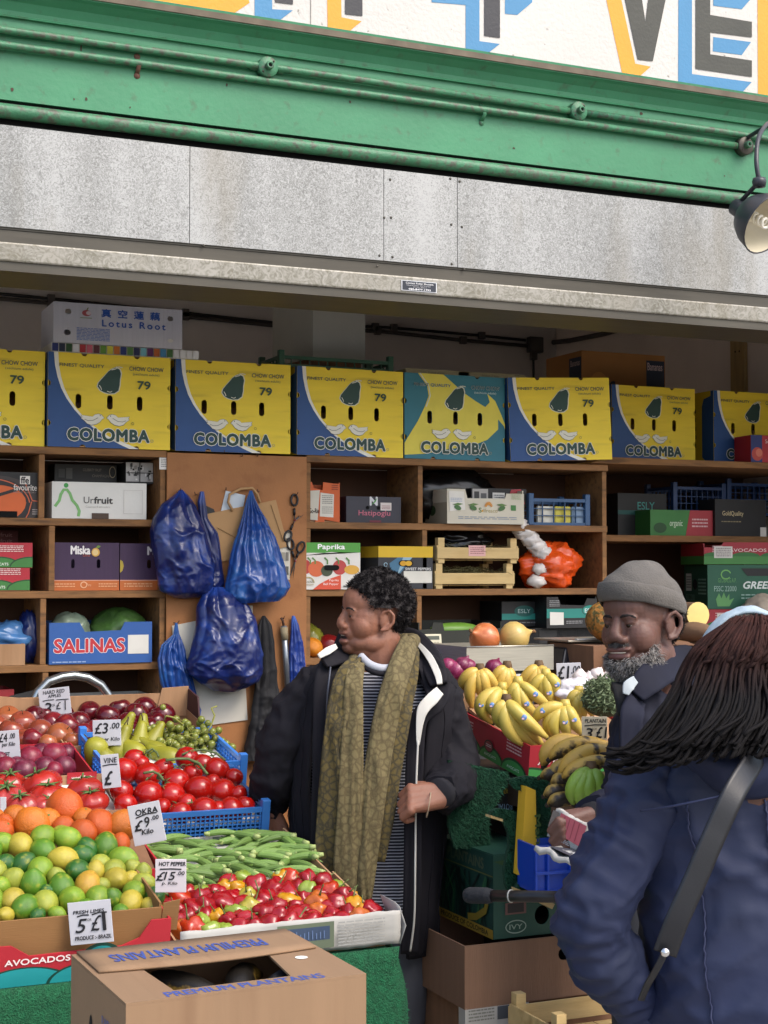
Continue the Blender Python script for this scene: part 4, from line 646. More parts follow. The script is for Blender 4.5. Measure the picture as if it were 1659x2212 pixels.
# ============================================================ THINGS HANGING ON THE BOARD
def bag_mat(key, c, c2, rough=.28): return M(key, c, rough, var=.25, vs=14, spec=.5, bump=.12, bs=45, col2=c2, c2s=8, c2t=(.5, .72))
BAGA = bag_mat('blue_bag_plastic', '#1b3580', '#2a5cb0'); BAGB = bag_mat('dark_blue_bag', '#162258', '#25489a'); BAGC = bag_mat('light_blue_bag', '#1d4286', '#3468a4')
def hang_bag(label, sil, v, mat, seed, thick=.5, folds=9, fold=.012, name='plastic_bag', cat='bag', group='blue plastic bags on the board'):
    """sil: (y, xleft, xright) rows of the silhouette in the photograph, top to bottom"""
    n = 110; m = 84; ys = [r[0] for r in sil]; Y = np.linspace(ys[0], ys[-1], m); XL = np.interp(Y, ys, [r[1] for r in sil]); XR = np.interp(Y, ys, [r[2] for r in sil])
    top = atV((sil[0][1]+sil[0][2])/2, ys[0], v); off = Vector((seed*2.3, seed, 0)); rings = []
    for i, y in enumerate(Y):
        a = atV(XL[i], y, v); b = atV(XR[i], y, v); hw = (b.x-a.x)/2; cx = (a.x+b.x)/2; dp = min(hw*thick, .085); t = i/(m-1); ring = []; q = min(1, hw/.05)
        for k in range(n):
            w = 2*math.pi*k/n; ca, sa = math.cos(w), math.sin(w)
            f = fold*(1.15-t*.75)*(abs(math.sin(folds*.5*w+seed+1.5*noise.noise(Vector((w, t*2.5, seed)))))*2-1)*q
            nz = Vector((cx*6+ca*hw*9, sa*dp*9, a.z*7))+off; wz = Vector((noise.noise(nz*1.1), noise.noise(nz*1.1+off), noise.noise(nz*1.1-off)))*.6
            cr = q*(.35+.65*t)*(.022*((1-abs(noise.noise(nz*.9+wz)))**4-.4)+.012*((1-abs(noise.noise(nz*2.0+wz*2)))**4-.4)+.003*(1-2*abs(noise.noise(nz*5.5+wz*3))))
            ring.append(Vector((cx+ca*hw+(f*.3+cr*.35)*ca, v-.012-dp*.55+sa*dp-(f+cr)*(1 if sa < 0 else .2)*abs(sa), a.z+.014*noise.noise(nz*1.1)*t)))
        rings.append([p-top for p in ring])
    t_ = thing(name, label, cat, top, group=group); mb = MB(); mb.grid(rings, mat, True, cv=True); mb.add(rings[-1], [tuple(range(n))], mat, True); mb.add(rings[0], [tuple(range(n))], mat); mb.build('body', t_); return t_
VBd = VS-.018
hang_bag('big crumpled dark blue bag at the upper left of the board', [(1058, 386, 392), (1072, 372, 405), (1090, 345, 415), (1120, 326, 425), (1150, 320, 436), (1190, 322, 447), (1230, 331, 456), (1262, 336, 452), (1280, 345, 445), (1292, 375, 425)], VBd, BAGB, 1, .55, 7, .008)
hang_bag('narrow blue bag between the two big upper bags', [(1062, 430, 438), (1085, 424, 441), (1120, 428, 446), (1150, 432, 466), (1200, 440, 474), (1250, 446, 480), (1280, 450, 478)], VBd, BAGB, 2, .6, 6, .006)
hang_bag('tall pleated blue bag hanging in front of the brown paper bag', [(1060, 537, 542), (1080, 530, 548), (1120, 519, 566), (1160, 506, 585), (1200, 492, 597), (1240, 484, 608), (1270, 480, 612), (1290, 482, 603), (1300, 492, 595)], VBd-.012, BAGC, 3, .55, 15, .010)
hang_bag('bulging blue bag hanging low in the middle of the board', [(1268, 455, 480), (1285, 432, 510), (1310, 420, 528), (1350, 415, 545), (1400, 402, 552), (1430, 393, 556), (1455, 398, 556), (1475, 425, 545), (1490, 455, 510)], VBd-.02, BAGB, 4, .6, 8, .008)
hang_bag('pleated blue bag at the lower left of the board over the white pad', [(1345, 376, 381), (1370, 372, 385), (1392, 345, 392), (1420, 337, 398), (1470, 343, 412), (1520, 355, 425), (1570, 370, 432)], VBd-.012, BAGC, 5, .4, 13, .008)
hang_bag('thin blue bag at the lower right of the board beside the pipe', [(1330, 628, 634), (1350, 626, 642), (1400, 622, 652), (1450, 620, 656), (1500, 620, 655)], VBd, BAGA, 6, .4, 8, .006)
# brown paper carrier
PAPB = M('brown_paper', '#b08a5e', .85, var=.06, vs=5, bump=.1, bs=12)
def board_poly(name, label, cat, pts, v, th, mat, part='sheet'):
    P = [atV(x, y, v) for x, y in pts]; o = P[0]; vs, fs = fill2d([((p-o).x, (p-o).z) for p in P], (), th/2); t = thing(name, label, cat, o); MB().add([(x, th/2-z, y) for x, y, z in vs], fs, mat).build(part, t, bevel=0); return t, o
t, o = board_poly('paper_bag', 'brown paper carrier bag with a handle hanging askew on the board', 'bag', [(440, 1112), (505, 1098), (596, 1080), (622, 1180), (560, 1197), (470, 1215)], VBd-.008, .006, PAPB, 'body')
hp = [atV(x, y, VBd-.016)-o for x, y in [(503, 1104), (493, 1085), (496, 1068), (520, 1056), (545, 1054), (556, 1068), (562, 1086)]]; MB().tube(hp, .0055, PAPB, 6).build('handle', t)
for a, b in (((585, 1090), (612, 1170)), ((470, 1140), (560, 1190))): MB().tube([atV(*a, VBd-.0125)-o, atV(*b, VBd-.0125)-o], .0012, M('paper_crease', '#8a6a45', .9), 4).build('crease', t)
t, o = board_poly('paper_bag', 'white and pale blue paper bag behind the brown paper carrier', 'bag', [(476, 1110), (488, 1060), (530, 1070), (525, 1100)], VBd-.002, .003, M('white_bag_paper', '#c5cfd6', .7, var=.1))
t, o = board_poly('bag_pack', 'black and pale grey bag packet hanging behind the narrow blue bag', 'packet', [(425, 1105), (440, 1090), (462, 1100), (474, 1130), (474, 1190), (440, 1190)], VBd-.002, .004, BLACKC)
for lb, pts in (('printed leaflet taped behind the tall blue bag', [(600, 1150), (628, 1148), (626, 1252), (605, 1252)]), ('printed leaflet taped on the middle of the board', [(508, 1308), (546, 1308), (545, 1356), (520, 1356)])):
    t, o = board_poly('paper_leaflet', lb, 'leaflet', pts, VBd+.0005, .0015, M('leaflet_paper', '#d9d4c4', .8, var=.08)); q0 = atV(*pts[3], VBd); w = atV(*pts[2], VBd).x-q0.x; h = o.z-q0.z
    A = Art(w, h); A.l = .002; [A.rect(.15+.4*i, .1+.3*j, .45+.4*i, .28+.3*j, c) for i, j, c in ((0, 0, '#8a8578'), (1, 0, '#5a5a55'), (0, 1, '#a39c8c'), (1, 1, '#77736a'), (1, 2, '#9a958a'))]; p_ = A.put(t, 'front', w, 0, h, 'print'); p_.location = q0-o
t, o = board_poly('paper_pad', 'big white paper pad hanging low on the board behind the bags', 'pad', [(372, 1352), (430, 1340), (440, 1480), (530, 1470), (535, 1555), (440, 1568), (385, 1520)], VBd-.004, .008, M('pad_white', '#cfcabc', .8, var=.05), 'pad')
hang_bag('folded black umbrella hanging at the lower right of the board', [(1330, 564, 570), (1350, 554, 583), (1400, 549, 588), (1500, 546, 597), (1560, 536, 600), (1640, 520, 585)], VBd-.004, M('black_cloth', '#17171a', .8, var=.2, vs=20), 8, .45, 7, .006, 'umbrella', 'umbrella', None)
pa = atV(613, 1352, VBd-.02); pb = atV(622, 1500, VBd-.02); t = thing('metal_pole', 'short steel pole with a taped top hanging beside the thin blue bag', 'pole', pb); MB().tube([(0, 0, 0), pa-pb], .0125, M('dull_steel', '#8d9297', .35, metal=.7), 12).build('tube', t); MB().tube([(pa-pb)*.8, (pa-pb)*.98], .0155, M('masking_tape', '#8d8064', .7), 12).build('tape', t); MB().tube([(pa-pb), (pa-pb)+Vector((-.004, 0, .02)), (pa-pb)+Vector((-.012, 0, .032))], .005, M('rusty_nail', '#4a2f22'), 8).build('hook', t)
def scissors(label, tip, piv, h1, h2, mat, v=VBd-.006):
    o = atV(*piv, v); t = thing('scissors', label, 'scissors', o); L_ = lambda q, dy=0: atV(*q, v-dy)-o; ST = M('blade_steel', '#6b6d70', .3, metal=.8)
    for (h, dy, dx) in ((h1, 0, -4), (h2, .003, 4)):
        c = L_(h, dy); MB().tube([c*.25, c*.6], .005, mat, 8).build('shank', t); d = (c.normalized()); n = Vector((-d.z, 0, d.x))
        MB().tube([c+d*(.022*math.cos(a))+n*(.014*math.sin(a)) for a in np.linspace(0, 2*math.pi, 17)[:-1]], .0045, mat, 8, closed=True).build('handle_loop', t)
        e = L_((tip[0]+dx, tip[1]), dy); MB().tube([c*.25, Vector((0, -dy, 0)), e*.5, e], [.006, .007, .006, .001], ST, 6, ell=(1, .25)).build('blade', t)
    MB().lathe([(0, .004), (.004, .003), (.005, 0)], M('rivet_red', '#7a2a2a'), 10, Matrix.Translation((0, -.006, 0)) @ Matrix.Rotation(R(90), 4, 'X')).build('pivot', t)
scissors('upper scissors hung open on the right edge of the board', (652, 1112), (636, 1124), (636, 1080), (622, 1158), M('scissor_black', '#1b1b1e', .4)); scissors('lower black handled scissors pointing down on the board edge', (629, 1250), (637, 1212), (627, 1175), (650, 1182), M('scissor_black', '#1b1b1e'))
# ============================================================ LEFT STALL
V0, Z0, SL = 3.47, .696, .18
zs = lambda v: Z0+SL*(v-V0); TLT = math.atan(SL)
TURF = M('turf_green', '#135c38', .85, var=.35, vs=60, bump=1., bs=230); TURFB = M('turf_blade', '#1d7349', .7, var=.4, vs=25)
st = thing('market_stall', 'sloping market stall covered in artificial turf on the left, carrying fruit trays', 'stall', (.2, 3.47, 0))
mb = MB(); L_ = 1.98; mb.hexa([(-.6, .0, zs(3.47)-.03), (1.36, .0, zs(3.47)-.03), (-.6, L_, zs(3.47+L_)-.03), (1.36, L_, zs(3.47+L_)-.03), (-.6, 0, zs(3.47)-.004), (1.36, 0, zs(3.47)-.004), (-.6, L_, zs(3.47+L_)-.004), (1.36, L_, zs(3.47+L_)-.004)], TURF); mb.build('turf_top', st)
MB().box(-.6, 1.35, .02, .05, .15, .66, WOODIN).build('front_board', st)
rows = []
for j in range(26):
    z = .69-.55*j/25; r = []
    for i in range(64):
        s = i/63; x = -.6+1.98*s; r.append((x+(.03*math.sin(z*9) if s > .9 else 0), -.012-.03*(1-z/.7)*(1+math.sin(x*9+z*3))-.012*math.sin(x*21)*(1-z/.7)-(.05*(1-z/.7) if s > .85 else 0), z+(.012 if j == 0 else 0)))
    for k in range(6): e = r[63]; r.append((1.38+.05*math.sin(k*.5)+.02*math.sin(z*14+k), e[1]+.02+.06*k, z+.0+.01*k))
    rows.append(r)
drape = MB().grid(rows, TURF); dr = drape.build('turf_skirt', st, solid=.006)
def blades(surface_rows, n, seed, mat, ln=.012):
    g = random.Random(seed); mb = MB(); vs = []; fs = []; a = len(surface_rows)-1; b = len(surface_rows[0])-1
    for _ in range(n):
        u_ = g.uniform(0, a-.001); v_ = g.uniform(0, b-.001); i, j = int(u_), int(v_); fu, fv = u_-i, v_-j
        P = lambda i, j: Vector(surface_rows[i][j]); p = P(i, j)*(1-fu)*(1-fv)+P(i+1, j)*fu*(1-fv)+P(i, j+1)*(1-fu)*fv+P(i+1, j+1)*fu*fv
        nn = (P(i+1, j)-P(i, j)).cross(P(i, j+1)-P(i, j)); nn = nn.normalized() if nn.length else Vector((0, -1, 0))
        if nn.y > 0 and abs(nn.z) < .9: nn = -nn
        d = Vector((g.uniform(-1, 1), g.uniform(-1, 1), g.uniform(-1, 1))); e = p+(nn+d*.8).normalized()*ln*g.uniform(.6, 1.2); s = d.cross(nn); s = s.normalized()*.0011 if s.length else Vector((.001, 0, 0))
        k = len(vs); vs += [p-s, p+s, e]; fs.append((k, k+1, k+2))
    mb.add(vs, fs, mat); return mb
o = blades(rows, 26000, 3, TURFB).build('turf_pile', st); o['kind'] = 'stuff'
for x in (-.5, 1.25):
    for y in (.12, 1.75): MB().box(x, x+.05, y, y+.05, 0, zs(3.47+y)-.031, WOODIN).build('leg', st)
RT = M('red_tray_print', '#ad2430', .55, var=.06, vs=8, bump=.05, bs=120); TEAL = '#1f8f93'
def tray(label, u0, u1, v0, v1, h, mat=None, outline=None, front=None, right=None, name='avocado_tray', inside=None, **k):
    w, d = u1-u0, (v1-v0)/math.cos(TLT); return carton(name, label, 'tray', w, d, h, (u0, v0, zs(v0)-.003), (TLT, 0, 0), mat=mat or RT, outline=outline and [(x*w, y*h) for x, y in outline], front=front, right=right, inside=inside, **k)
TO = [(0, 0), (1, 0), (1, 1), (.86, 1), (.80, .52), (.62, .44), (.30, .44), (.14, .52), (.10, .78), (.0, .82)]
w, h = .52, .125; A = Art(w, h)
for cx in (.02, .36, .66, .97): A.poly(ellipse(cx, -.02, .205, .37, 22, 0, math.pi), '#0f3f34'); A.poly(ellipse(cx, -.02, .19, .345, 22, 0, math.pi), TEAL)
A.text('AVOCADOS', .275, .40, .555, .51, '#e8dcd8', .025).text('AVOCATS', .80, .40, .98, .50, '#e8dcd8', .025).ell(.69, .32, .10, .36, '#0f3f34').ell(.69, .32, .082, .30, TEAL)
for p in (A,): pass
limetray = tray('red avocado tray at the stall front holding the box of limes', .487, 1.007, 3.49, 3.86, h, outline=[(0, 0), (1, 0), (1, 1), (.91, 1), (.86, .68), (.78, .56), (.38, .54), (.30, .76), (.0, .78)], front=A)
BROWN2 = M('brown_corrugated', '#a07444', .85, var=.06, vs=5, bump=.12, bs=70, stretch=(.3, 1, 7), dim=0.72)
def liner_plane(parent_label, u0, u1, v0, z0, v1, z1, mat, name='packing_liner'):
    mb = MB(); mb.hexa([(u0, v0, z0-.012), (u1, v0, z0-.012), (u0, v1, z1-.012), (u1, v1, z1-.012), (u0, v0, z0), (u1, v0, z0), (u0, v1, z1), (u1, v1, z1)], mat); t = thing(name, parent_label, 'liner', (0, 0, 0)); mb.build('sheet', t); return t
lb_ = atV(150, 1980, 3.515); w = .455; hh = lb_.z-zs(3.51)+.006
li = carton('carton', 'open brown corrugated box of limes standing in the red tray', 'box', w, .32, hh, (.535, 3.512, zs(3.512)+.004), (TLT, 0, 0), mat=BROWN2, inside=KRAFTD, side_h=hh+.01, backs=.05)
MB().add([(w, .0, hh*.6), (w+.035, -.012, hh*.62), (w+.04, -.01, hh+.02), (w+.003, .0, hh+.01)], [(0, 1, 2, 3)], BROWN2).build('corner_flap', li, solid=.004)
# ---- produce
def pile(q0, v0, q1, v1):     # plane through two pixels at known depth into the stall
    a = atV(*q0, v0); b = atV(*q1, v1); return (v0, a.z, (b.z-a.z)/(v1-v0))
PORE = dict(bump=.12, bs=9)
def fruit_mat(key, rough, bump, bs, var=.14, vs=2.2, col2=None, c2t=(.5, .8), sub=0, coat=0, c2s=2): return M(key, (1, 1, 1), rough, var=var, vs=vs, bump=bump, bs=bs, objcol=True, col2=col2, c2s=c2s, c2t=c2t, sub=sub, coat=coat)
LIMEM = fruit_mat('lime_skin', .38, .25, 22, col2='#a8a030', c2t=(.55, .9)); ORAM = fruit_mat('orange_skin', .4, .35, 20, .08); TOMM = fruit_mat('tomato_skin', .22, .02, 5, .1, coat=.1); PLUMM = fruit_mat('plum_skin', .4, .05, 5, .25, 3., col2='#8a4a5c', c2t=(.5, .85)); APM = fruit_mat('apple_skin', .16, 0, 5, .2, 2., col2='#8a3a2a', c2t=(.55, .95), coat=.2)
def blob(fn, n=20, m=14, mat=None, name='fruit'): mb = MB(); mb.ball((0, 0, 0), 1, mat, n, m, fn); return mb.mesh(name)
limeM = blob(lambda d: 1+.10*abs(d.z)**6+.06*max(0, d.z)**20-.03*(1-abs(d.z)), mat=LIMEM); oraM = blob(lambda d: (1-.14*abs(d.z)-.05*max(0, d.z)**12)*(1+.012*math.sin(6*math.atan2(d.y, d.x))), mat=ORAM)
beefM = [blob(lambda d, s=s: (1-.28*abs(d.z)**1.5-.14*max(0, d.z)**8)*(1+.055*abs(d.z+.4)*math.cos(7*math.atan2(d.y, d.x)+s)+.04*noise.noise(d*1.5+Vector((s, 0, 0)))), 28, 16, TOMM) for s in (0, 5)]
tomM = blob(lambda d: 1-.08*abs(d.z)-.07*max(0, d.z)**10, 22, 16, TOMM); plumM = blob(lambda d: 1+.05*d.z-.05*max(0, d.z)**12-.03*max(0, d.x)**8, mat=PLUMM)
appM = blob(lambda d: (1+.03*d.z)*(1-.22*max(0, d.z)**9-.15*max(0, -d.z)**9)*(1+.02*math.cos(5*math.atan2(d.y, d.x))*max(0, -d.z)), 22, 16, APM)
LIMEC = dict(g=('mid green', '#5a8a1e'), l=('light green', '#86a82c'), d=('dark green', '#2f6a22'), y=('yellow', '#c2b03c'), a=('yellow-green', '#a3ac3e'), o=('orange-yellow', '#c79a33'))
def rows_label(items, key=lambda it: it[1], nr=5):
    """sort into rows from front (largest y) to back, left to right; returns (row name, ordinal) for each item"""
    idx = sorted(range(len(items)), key=lambda i: -items[i][1]); out = {}; per = math.ceil(len(items)/nr); names = ['front row', 'second row', 'third row', 'fourth row', 'fifth row', 'sixth row', 'back row']
    chunks = [idx[i:i+per] for i in range(0, len(idx), per)]
    for r, ch in enumerate(chunks):
        nm = 'back row' if r == len(chunks)-1 else names[r]
        for k, i in enumerate(sorted(ch, key=lambda i: items[i][0])): out[i] = (nm, ORD[k])
    return out
def put_fruit(items, zf, pl, mesh, cols, kind, name, cat, pilename, group, nr=4, sc=(1, 1, 1), zoom=3.5716, calyx=None, tiltmax=3.14, grow=1.2):
    lab = rows_label(items, nr=nr); res = []
    for i, it in enumerate(items):
        x, y, r, c = it[:4]; q = zf(x, y); p = atP(q[0], q[1], *pl); D = depth(p); rw = r/zoom*D/F*grow; p = p+CF*(-.0*rw)
        cn, hx = cols[c]; me = mesh[i % len(mesh)] if isinstance(mesh, list) else mesh
        rot = Euler((rnd.uniform(-tiltmax, tiltmax)*.5, rnd.uniform(-tiltmax, tiltmax)*.5, rnd.uniform(0, 6.28)))
        col = lin(hx); k = rnd.uniform(.62, .80); col = tuple(min(1, v*k) for v in col)
        o = inst(name, me, None, p, rot, tuple(rw*s for s in sc), col); row, od = lab[i]
        tag(o, f'{cn} {kind}, {od} from left, {row} of the {pilename}', cat, group)
        if calyx: inst(calyx[0], calyx[1], o, (0, 0, 0))
        res.append(o)
    return res
limes = [(335, 300, 90, 'l'), (25, 345, 78, 'l'), (155, 360, 90, 'y'), (330, 405, 90, 'g'), (480, 290, 74, 'a'), (527, 315, 88, 'l'), (672, 395, 75, 'd'), (640, 440, 76, 'd'), (493, 470, 92, 'y'), (812, 370, 88, 'g'), (945, 470, 92, 'l'), (775, 505, 72, 'a'), (50, 505, 72, 'd'), (175, 510, 82, 'd'), (310, 550, 92, 'l'), (600, 565, 90, 'd'), (735, 570, 72, 'y'), (880, 555, 82, 'a'), (1030, 540, 62, 'a'), (1105, 575, 62, 'a'), (100, 630, 85, 'a'), (255, 665, 95, 'g'), (440, 620, 72, 'a'), (475, 690, 93, 'g'), (5, 675, 68, 'l'), (675, 670, 92, 'o'), (895, 625, 88, 'y'), (1010, 615, 55, 'y'), (1110, 650, 72, 'a'), (100, 780, 85, 'y'), (350, 805, 92, 'a'), (195, 840, 93, 'g'), (555, 785, 97, 'l'), (755, 770, 92, 'l'), (870, 775, 74, 'g'), (1035, 725, 85, 'l'), (1195, 755, 72, 'd'), (1010, 800, 85, 'y'), (1150, 830, 62, 'y'), (45, 900, 60, 'y'), (440, 890, 56, 'l'), (790, 665, 52, 'a'), (290, 900, 52, 'd'), (355, 710, 48, 'd'), (1200, 850, 50, 'a'), (670, 860, 80, 'g'), (-60, 780, 85, 'l'), (-40, 560, 85, 'a'), (-90, 420, 85, 'g'), (-80, 900, 80, 'a'), (930, 880, 60, 'g')]
LP = pile((100, 1990), 3.55, (94, 1809), 3.90); put_fruit(limes, Z2, LP, limeM, LIMEC, 'lime', 'lime', 'lime', 'lime pile', 'limes in the front box', 5, sc=(.94, .94, 1.02))
liner_plane('brown paper packing under the pile of limes', .54, .995, LP[0]-.02, LP[1]-.055, 3.86, LP[1]+LP[2]*(3.86-LP[0])-.055, KRAFTD)
oranges = [(497, 1145, 135, 'a'), (130, 1212, 95, 'b'), (30, 1265, 72, 'a'), (245, 1270, 122, 'b'), (15, 1310, 84, 'a'), (775, 1270, 112, 'a'), (950, 1275, 108, 'b'), (640, 1340, 100, 'a'), (650, 1215, 78, 'b'), (490, 1290, 78, 'a'), (930, 1410, 72, 'a'), (365, 1240, 92, 'b'), (-60, 1230, 90, 'b'), (820, 1400, 70, 'b')]
OP = pile((150, 1800), 3.95, (139, 1735), 4.10); put_fruit(oranges, Z1, OP, oraM, dict(a=('deep orange', '#d8601a'), b=('bright orange', '#dd7a1e')), 'mandarin', 'mandarin_orange', 'orange', 'mandarin pile', 'mandarins behind the limes', 3, calyx=('stem_button', MB().lathe([(0, .84), (.06, .85), (.10, .82)], M('stem_green', '#5f6a2a', .8), 7).mesh('stem_button')))
tray('red tray of mandarins behind the limes', .60, 1.105, 3.885, 4.21, .09); liner_plane('packing sheet under the mandarins', .61, 1.095, 3.895, zs(3.9)+.06, 4.2, OP[1]+OP[2]*.2-.06, KRAFTD)
CALM = M('calyx_green', '#4d6a34', .7, var=.2)
def calyx_mesh(n=6, l=.62, z=.70, st_=.18):
    mb = MB()
    for k in range(n): a = k*6.283/n+.2; l2 = l*(.8+.4*((k*37) % 10)/10); mb.tube([(0, 0, z), (l2*.5*math.cos(a), l2*.5*math.sin(a), z+.05), (l2*math.cos(a), l2*math.sin(a), z+.12*((k*13) % 7)/7)], [.07, .06, .01], CALM, 5)
    mb.tube([(0, 0, z-.05), (.03, 0, z+st_), (.08, .02, z+st_*1.8)], [.07, .05, .06], CALM, 6); return mb.mesh('calyx')
beef = [(320, 975, 138, 'a'), (70, 955, 112, 'a'), (370, 1060, 125, 'a'), (60, 1065, 130, 'b'), (170, 1130, 118, 'b'), (655, 1020, 132, 'a'), (710, 1100, 108, 'a'), (345, 1130, 90, 'b'), (-70, 1000, 110, 'a'), (510, 1130, 95, 'b')]
BPL = pile((150, 1752), 4.33, (70, 1690), 4.60); put_fruit(beef, Z1, BPL, beefM, dict(a=('red', '#bb2f26'), b=('pinkish red', '#b93a35')), 'beef tomato', 'beef_tomato', 'tomato', 'beef tomato tray', 'beef tomatoes behind the mandarins', 2, sc=(1, 1, .95), tiltmax=1.0, calyx=('calyx', calyx_mesh()))
bt = tray('cardboard tray of beef tomatoes behind the mandarins', .60, 1.135, 4.24, 4.66, .10, mat=KRAFT, outline=[(0, 0), (1, 0), (1, .9), (.85, .9), (.8, .6), (.1, .6), (0, .9)]); liner_plane('packing under the beef tomatoes', .61, 1.125, 4.25, zs(4.25)+.04, 4.65, zs(4.65)+.07, WHITEC)
w = .1; A = Art(.09, .035); A.rect(0, 0, 1, 1, RT).text('worldfruit', .15, .35, .85, .7, '#e8d8d4', .02); o = A.put(bt, 'front', .09, 0, .035, 'printed_tab'); o.location = (.42, .42, .075)
plums = [(230, 760, 82, 'a'), (415, 740, 85, 'a'), (320, 725, 72, 'b'), (520, 720, 58, 'b'), (500, 825, 76, 'b'), (345, 835, 76, 'b'), (190, 860, 82, 'b'), (40, 835, 80, 'a'), (0, 765, 52, 'b'), (130, 810, 58, 'b'), (-70, 800, 75, 'a'), (100, 740, 60, 'b'), (420, 850, 60, 'a')]
PPL = pile((60, 1670), 4.76, (110, 1625), 4.98); put_fruit(plums, Z1, PPL, plumM, dict(a=('bright crimson', '#8f1f38'), b=('dark crimson', '#6d1d36')), 'plum', 'plum', 'plum', 'plum tray', 'plums in the red tray', 2)
A = Art(.54, .09); A.text('AVOCADO', .70, .18, .93, .44, '#e8dcd8', .02); tray('red avocado tray of plums below the apples', .57, 1.115, 4.70, 5.03, .09, outline=[(0, 0), (1, 0), (1, .98), (.9, .98), (.84, .55), (.1, .5), (0, .95)], front=A); liner_plane('packing under the plums', .58, 1.105, 4.71, zs(4.71)+.03, 5.02, PPL[1]+PPL[2]*.26-.05, KRAFTD)
apples = [(265, 445, 80, 'd'), (60, 450, 85, 'p'), (485, 415, 72, 'd'), (410, 485, 76, 'r'), (175, 490, 88, 'o'), (85, 560, 90, 'o'), (310, 555, 85, 'o'), (520, 520, 92, 'r'), (610, 480, 76, 'd'), (690, 400, 75, 'd'), (830, 440, 85, 'd'), (915, 375, 85, 'd'), (1110, 380, 85, 'd'), (1050, 425, 85, 'd'), (1255, 430, 85, 'd'), (1195, 475, 72, 'd'), (255, 610, 76, 'r'), (460, 590, 92, 'p'), (640, 570, 76, 'r'), (370, 640, 62, 'p'), (560, 625, 62, 'p'), (740, 530, 64, 'r'), (980, 480, 66, 'd'), (1150, 515, 64, 'd'), (1010, 560, 64, 'd'), (720, 345, 58, 'o'), (350, 430, 60, 'd'), (-40, 520, 85, 'o'), (860, 520, 72, 'd'), (180, 600, 60, 'o')]
APP = pile((100, 1600), 5.12, (260, 1535), 5.42); put_fruit(apples, Z1, APP, appM, dict(d=('dark red', '#5e0f1c'), r=('red', '#7d1f28'), o=('orange-red', '#9c4a35'), p=('pink and yellow', '#b5663f')), 'apple', 'apple', 'apple', 'apple trays', 'apples at the back of the stall', 4, tiltmax=1.6, calyx=('stem', MB().tube([(0, 0, .72), (.03, 0, .95), (.1, .02, 1.1)], [.035, .03, .045], M('stem_brown', '#4a3a22', .8), 5).mesh('stem')))
for k, (a, b, lb) in enumerate([(.55, 1.105, 'left carton of apples at the back of the stall'), (1.11, 1.63, 'right carton of dark red apples with a raised corner at the back of the stall')]):
    t = tray(lb, a, b, 5.06, 5.44, .075, mat=KRAFT, name='carton', outline=[(0, 0), (1, 0), (1, .9), (0, .9)], backs=.135)
    if k: MB().add([(b-a, .20, .02), (b-a, .38, .02), (b-a, .38, .15), (b-a, .26, .15)], [(0, 1, 2, 3)], M('dark_wine_card', '#3f1f22', .7)).build('corner_flap', t, solid=.006); MB().add([(b-a-.12, .378, .05), (b-a-.001, .378, .05), (b-a-.001, .378, .16), (b-a-.1, .378, .155)], [(0, 1, 2, 3)], KRAFT).build('back_flap', t, solid=.005)
    else: MB().add([(b-a-.2, .379, .05), (b-a-.03, .379, .05), (b-a-.03, .379, .13), (b-a-.16, .379, .145)], [(0, 1, 2, 3)], KRAFT).build('back_flap', t, solid=.005)
liner_plane('packing under the apples', .56, 1.62, 5.07, zs(5.07)+.04, 5.43, APP[1]+APP[2]*.31-.06, KRAFTD)
q = Z1(1255, 385); p = atP(*q, *APP)-CF*.05; t = thing('paper_sticker', 'round white sticker on the dark red apple at the right', 'sticker', p); MB().lathe([(0, 0), (.007, 0)], WHITEC, 12, (-CF+UP*.6).to_track_quat('Z', 'Y').to_matrix().to_4x4()).build('disc', t)
# vine tomatoes in a blue lattice crate
BC = M('blue_lattice', '#2f66a8', .4, var=.1)
vtc = crate('plastic_crate', 'blue lattice crate of vine tomatoes on the left stall', .385, .36, .093, (1.145, 4.275, zs(4.275)), (TLT, 0, 0), BC, 26, 6, group='blue lattice crates'); liner_plane('white paper lining in the vine tomato crate', 1.16, 1.515, 4.29, zs(4.29)+.05, 4.62, zs(4.62)+.06, WHITEC)
vine = [(385, 430, 82), (535, 440, 72), (240, 380, 74), (60, 340, 74), (66, 458, 80), (214, 465, 72), (155, 300, 62), (310, 232, 66), (500, 305, 72), (410, 270, 62), (345, 325, 54), (610, 350, 50), (635, 458, 50), (420, 562, 78), (595, 555, 72), (680, 530, 54), (265, 580, 66), (310, 515, 52), (20, 262, 46), (505, 555, 50), (150, 540, 50), (470, 380, 45)]
vine = [(x, y, r, 'a') for x, y, r in vine]
for x, y, r in [(955, 855, 95), (1040, 765, 76), (940, 1010, 80), (970, 1110, 80)]: q = Z1(x, y); vine.append(((q[0]-298.6)*2.9414, (q[1]-1559.4)*2.9414, r*2.9414/3.5716, 'a'))
VP_ = pile((400, 1750), 4.32, (400, 1635), 4.60); put_fruit(vine, Z3, VP_, tomM, dict(a=('red', '#b8170f')), 'vine tomato', 'tomato', 'tomato', 'vine tomato pile', 'vine tomatoes in the blue crate', 4, zoom=2.9414, tiltmax=1.2)
VINE = M('vine_green', '#55663a', .7, var=.25, vs=30)
def vtruss(label, zf, main, pl, kids, lift=.035, r=.0035):
    P = [atP(*zf(x, y), *pl)-CF*lift+UP*lift*.5 for x, y in main]; t = thing('tomato_vine', label, 'stalk', P[0]); MB().tube([p-P[0] for p in P], r, VINE, 7).build('stalk', t); g = random.Random(len(kids))
    for x, y in kids:
        c = atP(*zf(x, y), *pl)-CF*lift*.8+UP*.01-P[0]
        for k in range(5): d = Vector((g.uniform(-1, 1), g.uniform(-1, 0), g.uniform(-.7, 1))).normalized(); MB().tube([c, c+d*.012+UP*.004, c+d*.026], [.0022, .0018, .0005], VINE, 5).build('sepal', t)
    return t
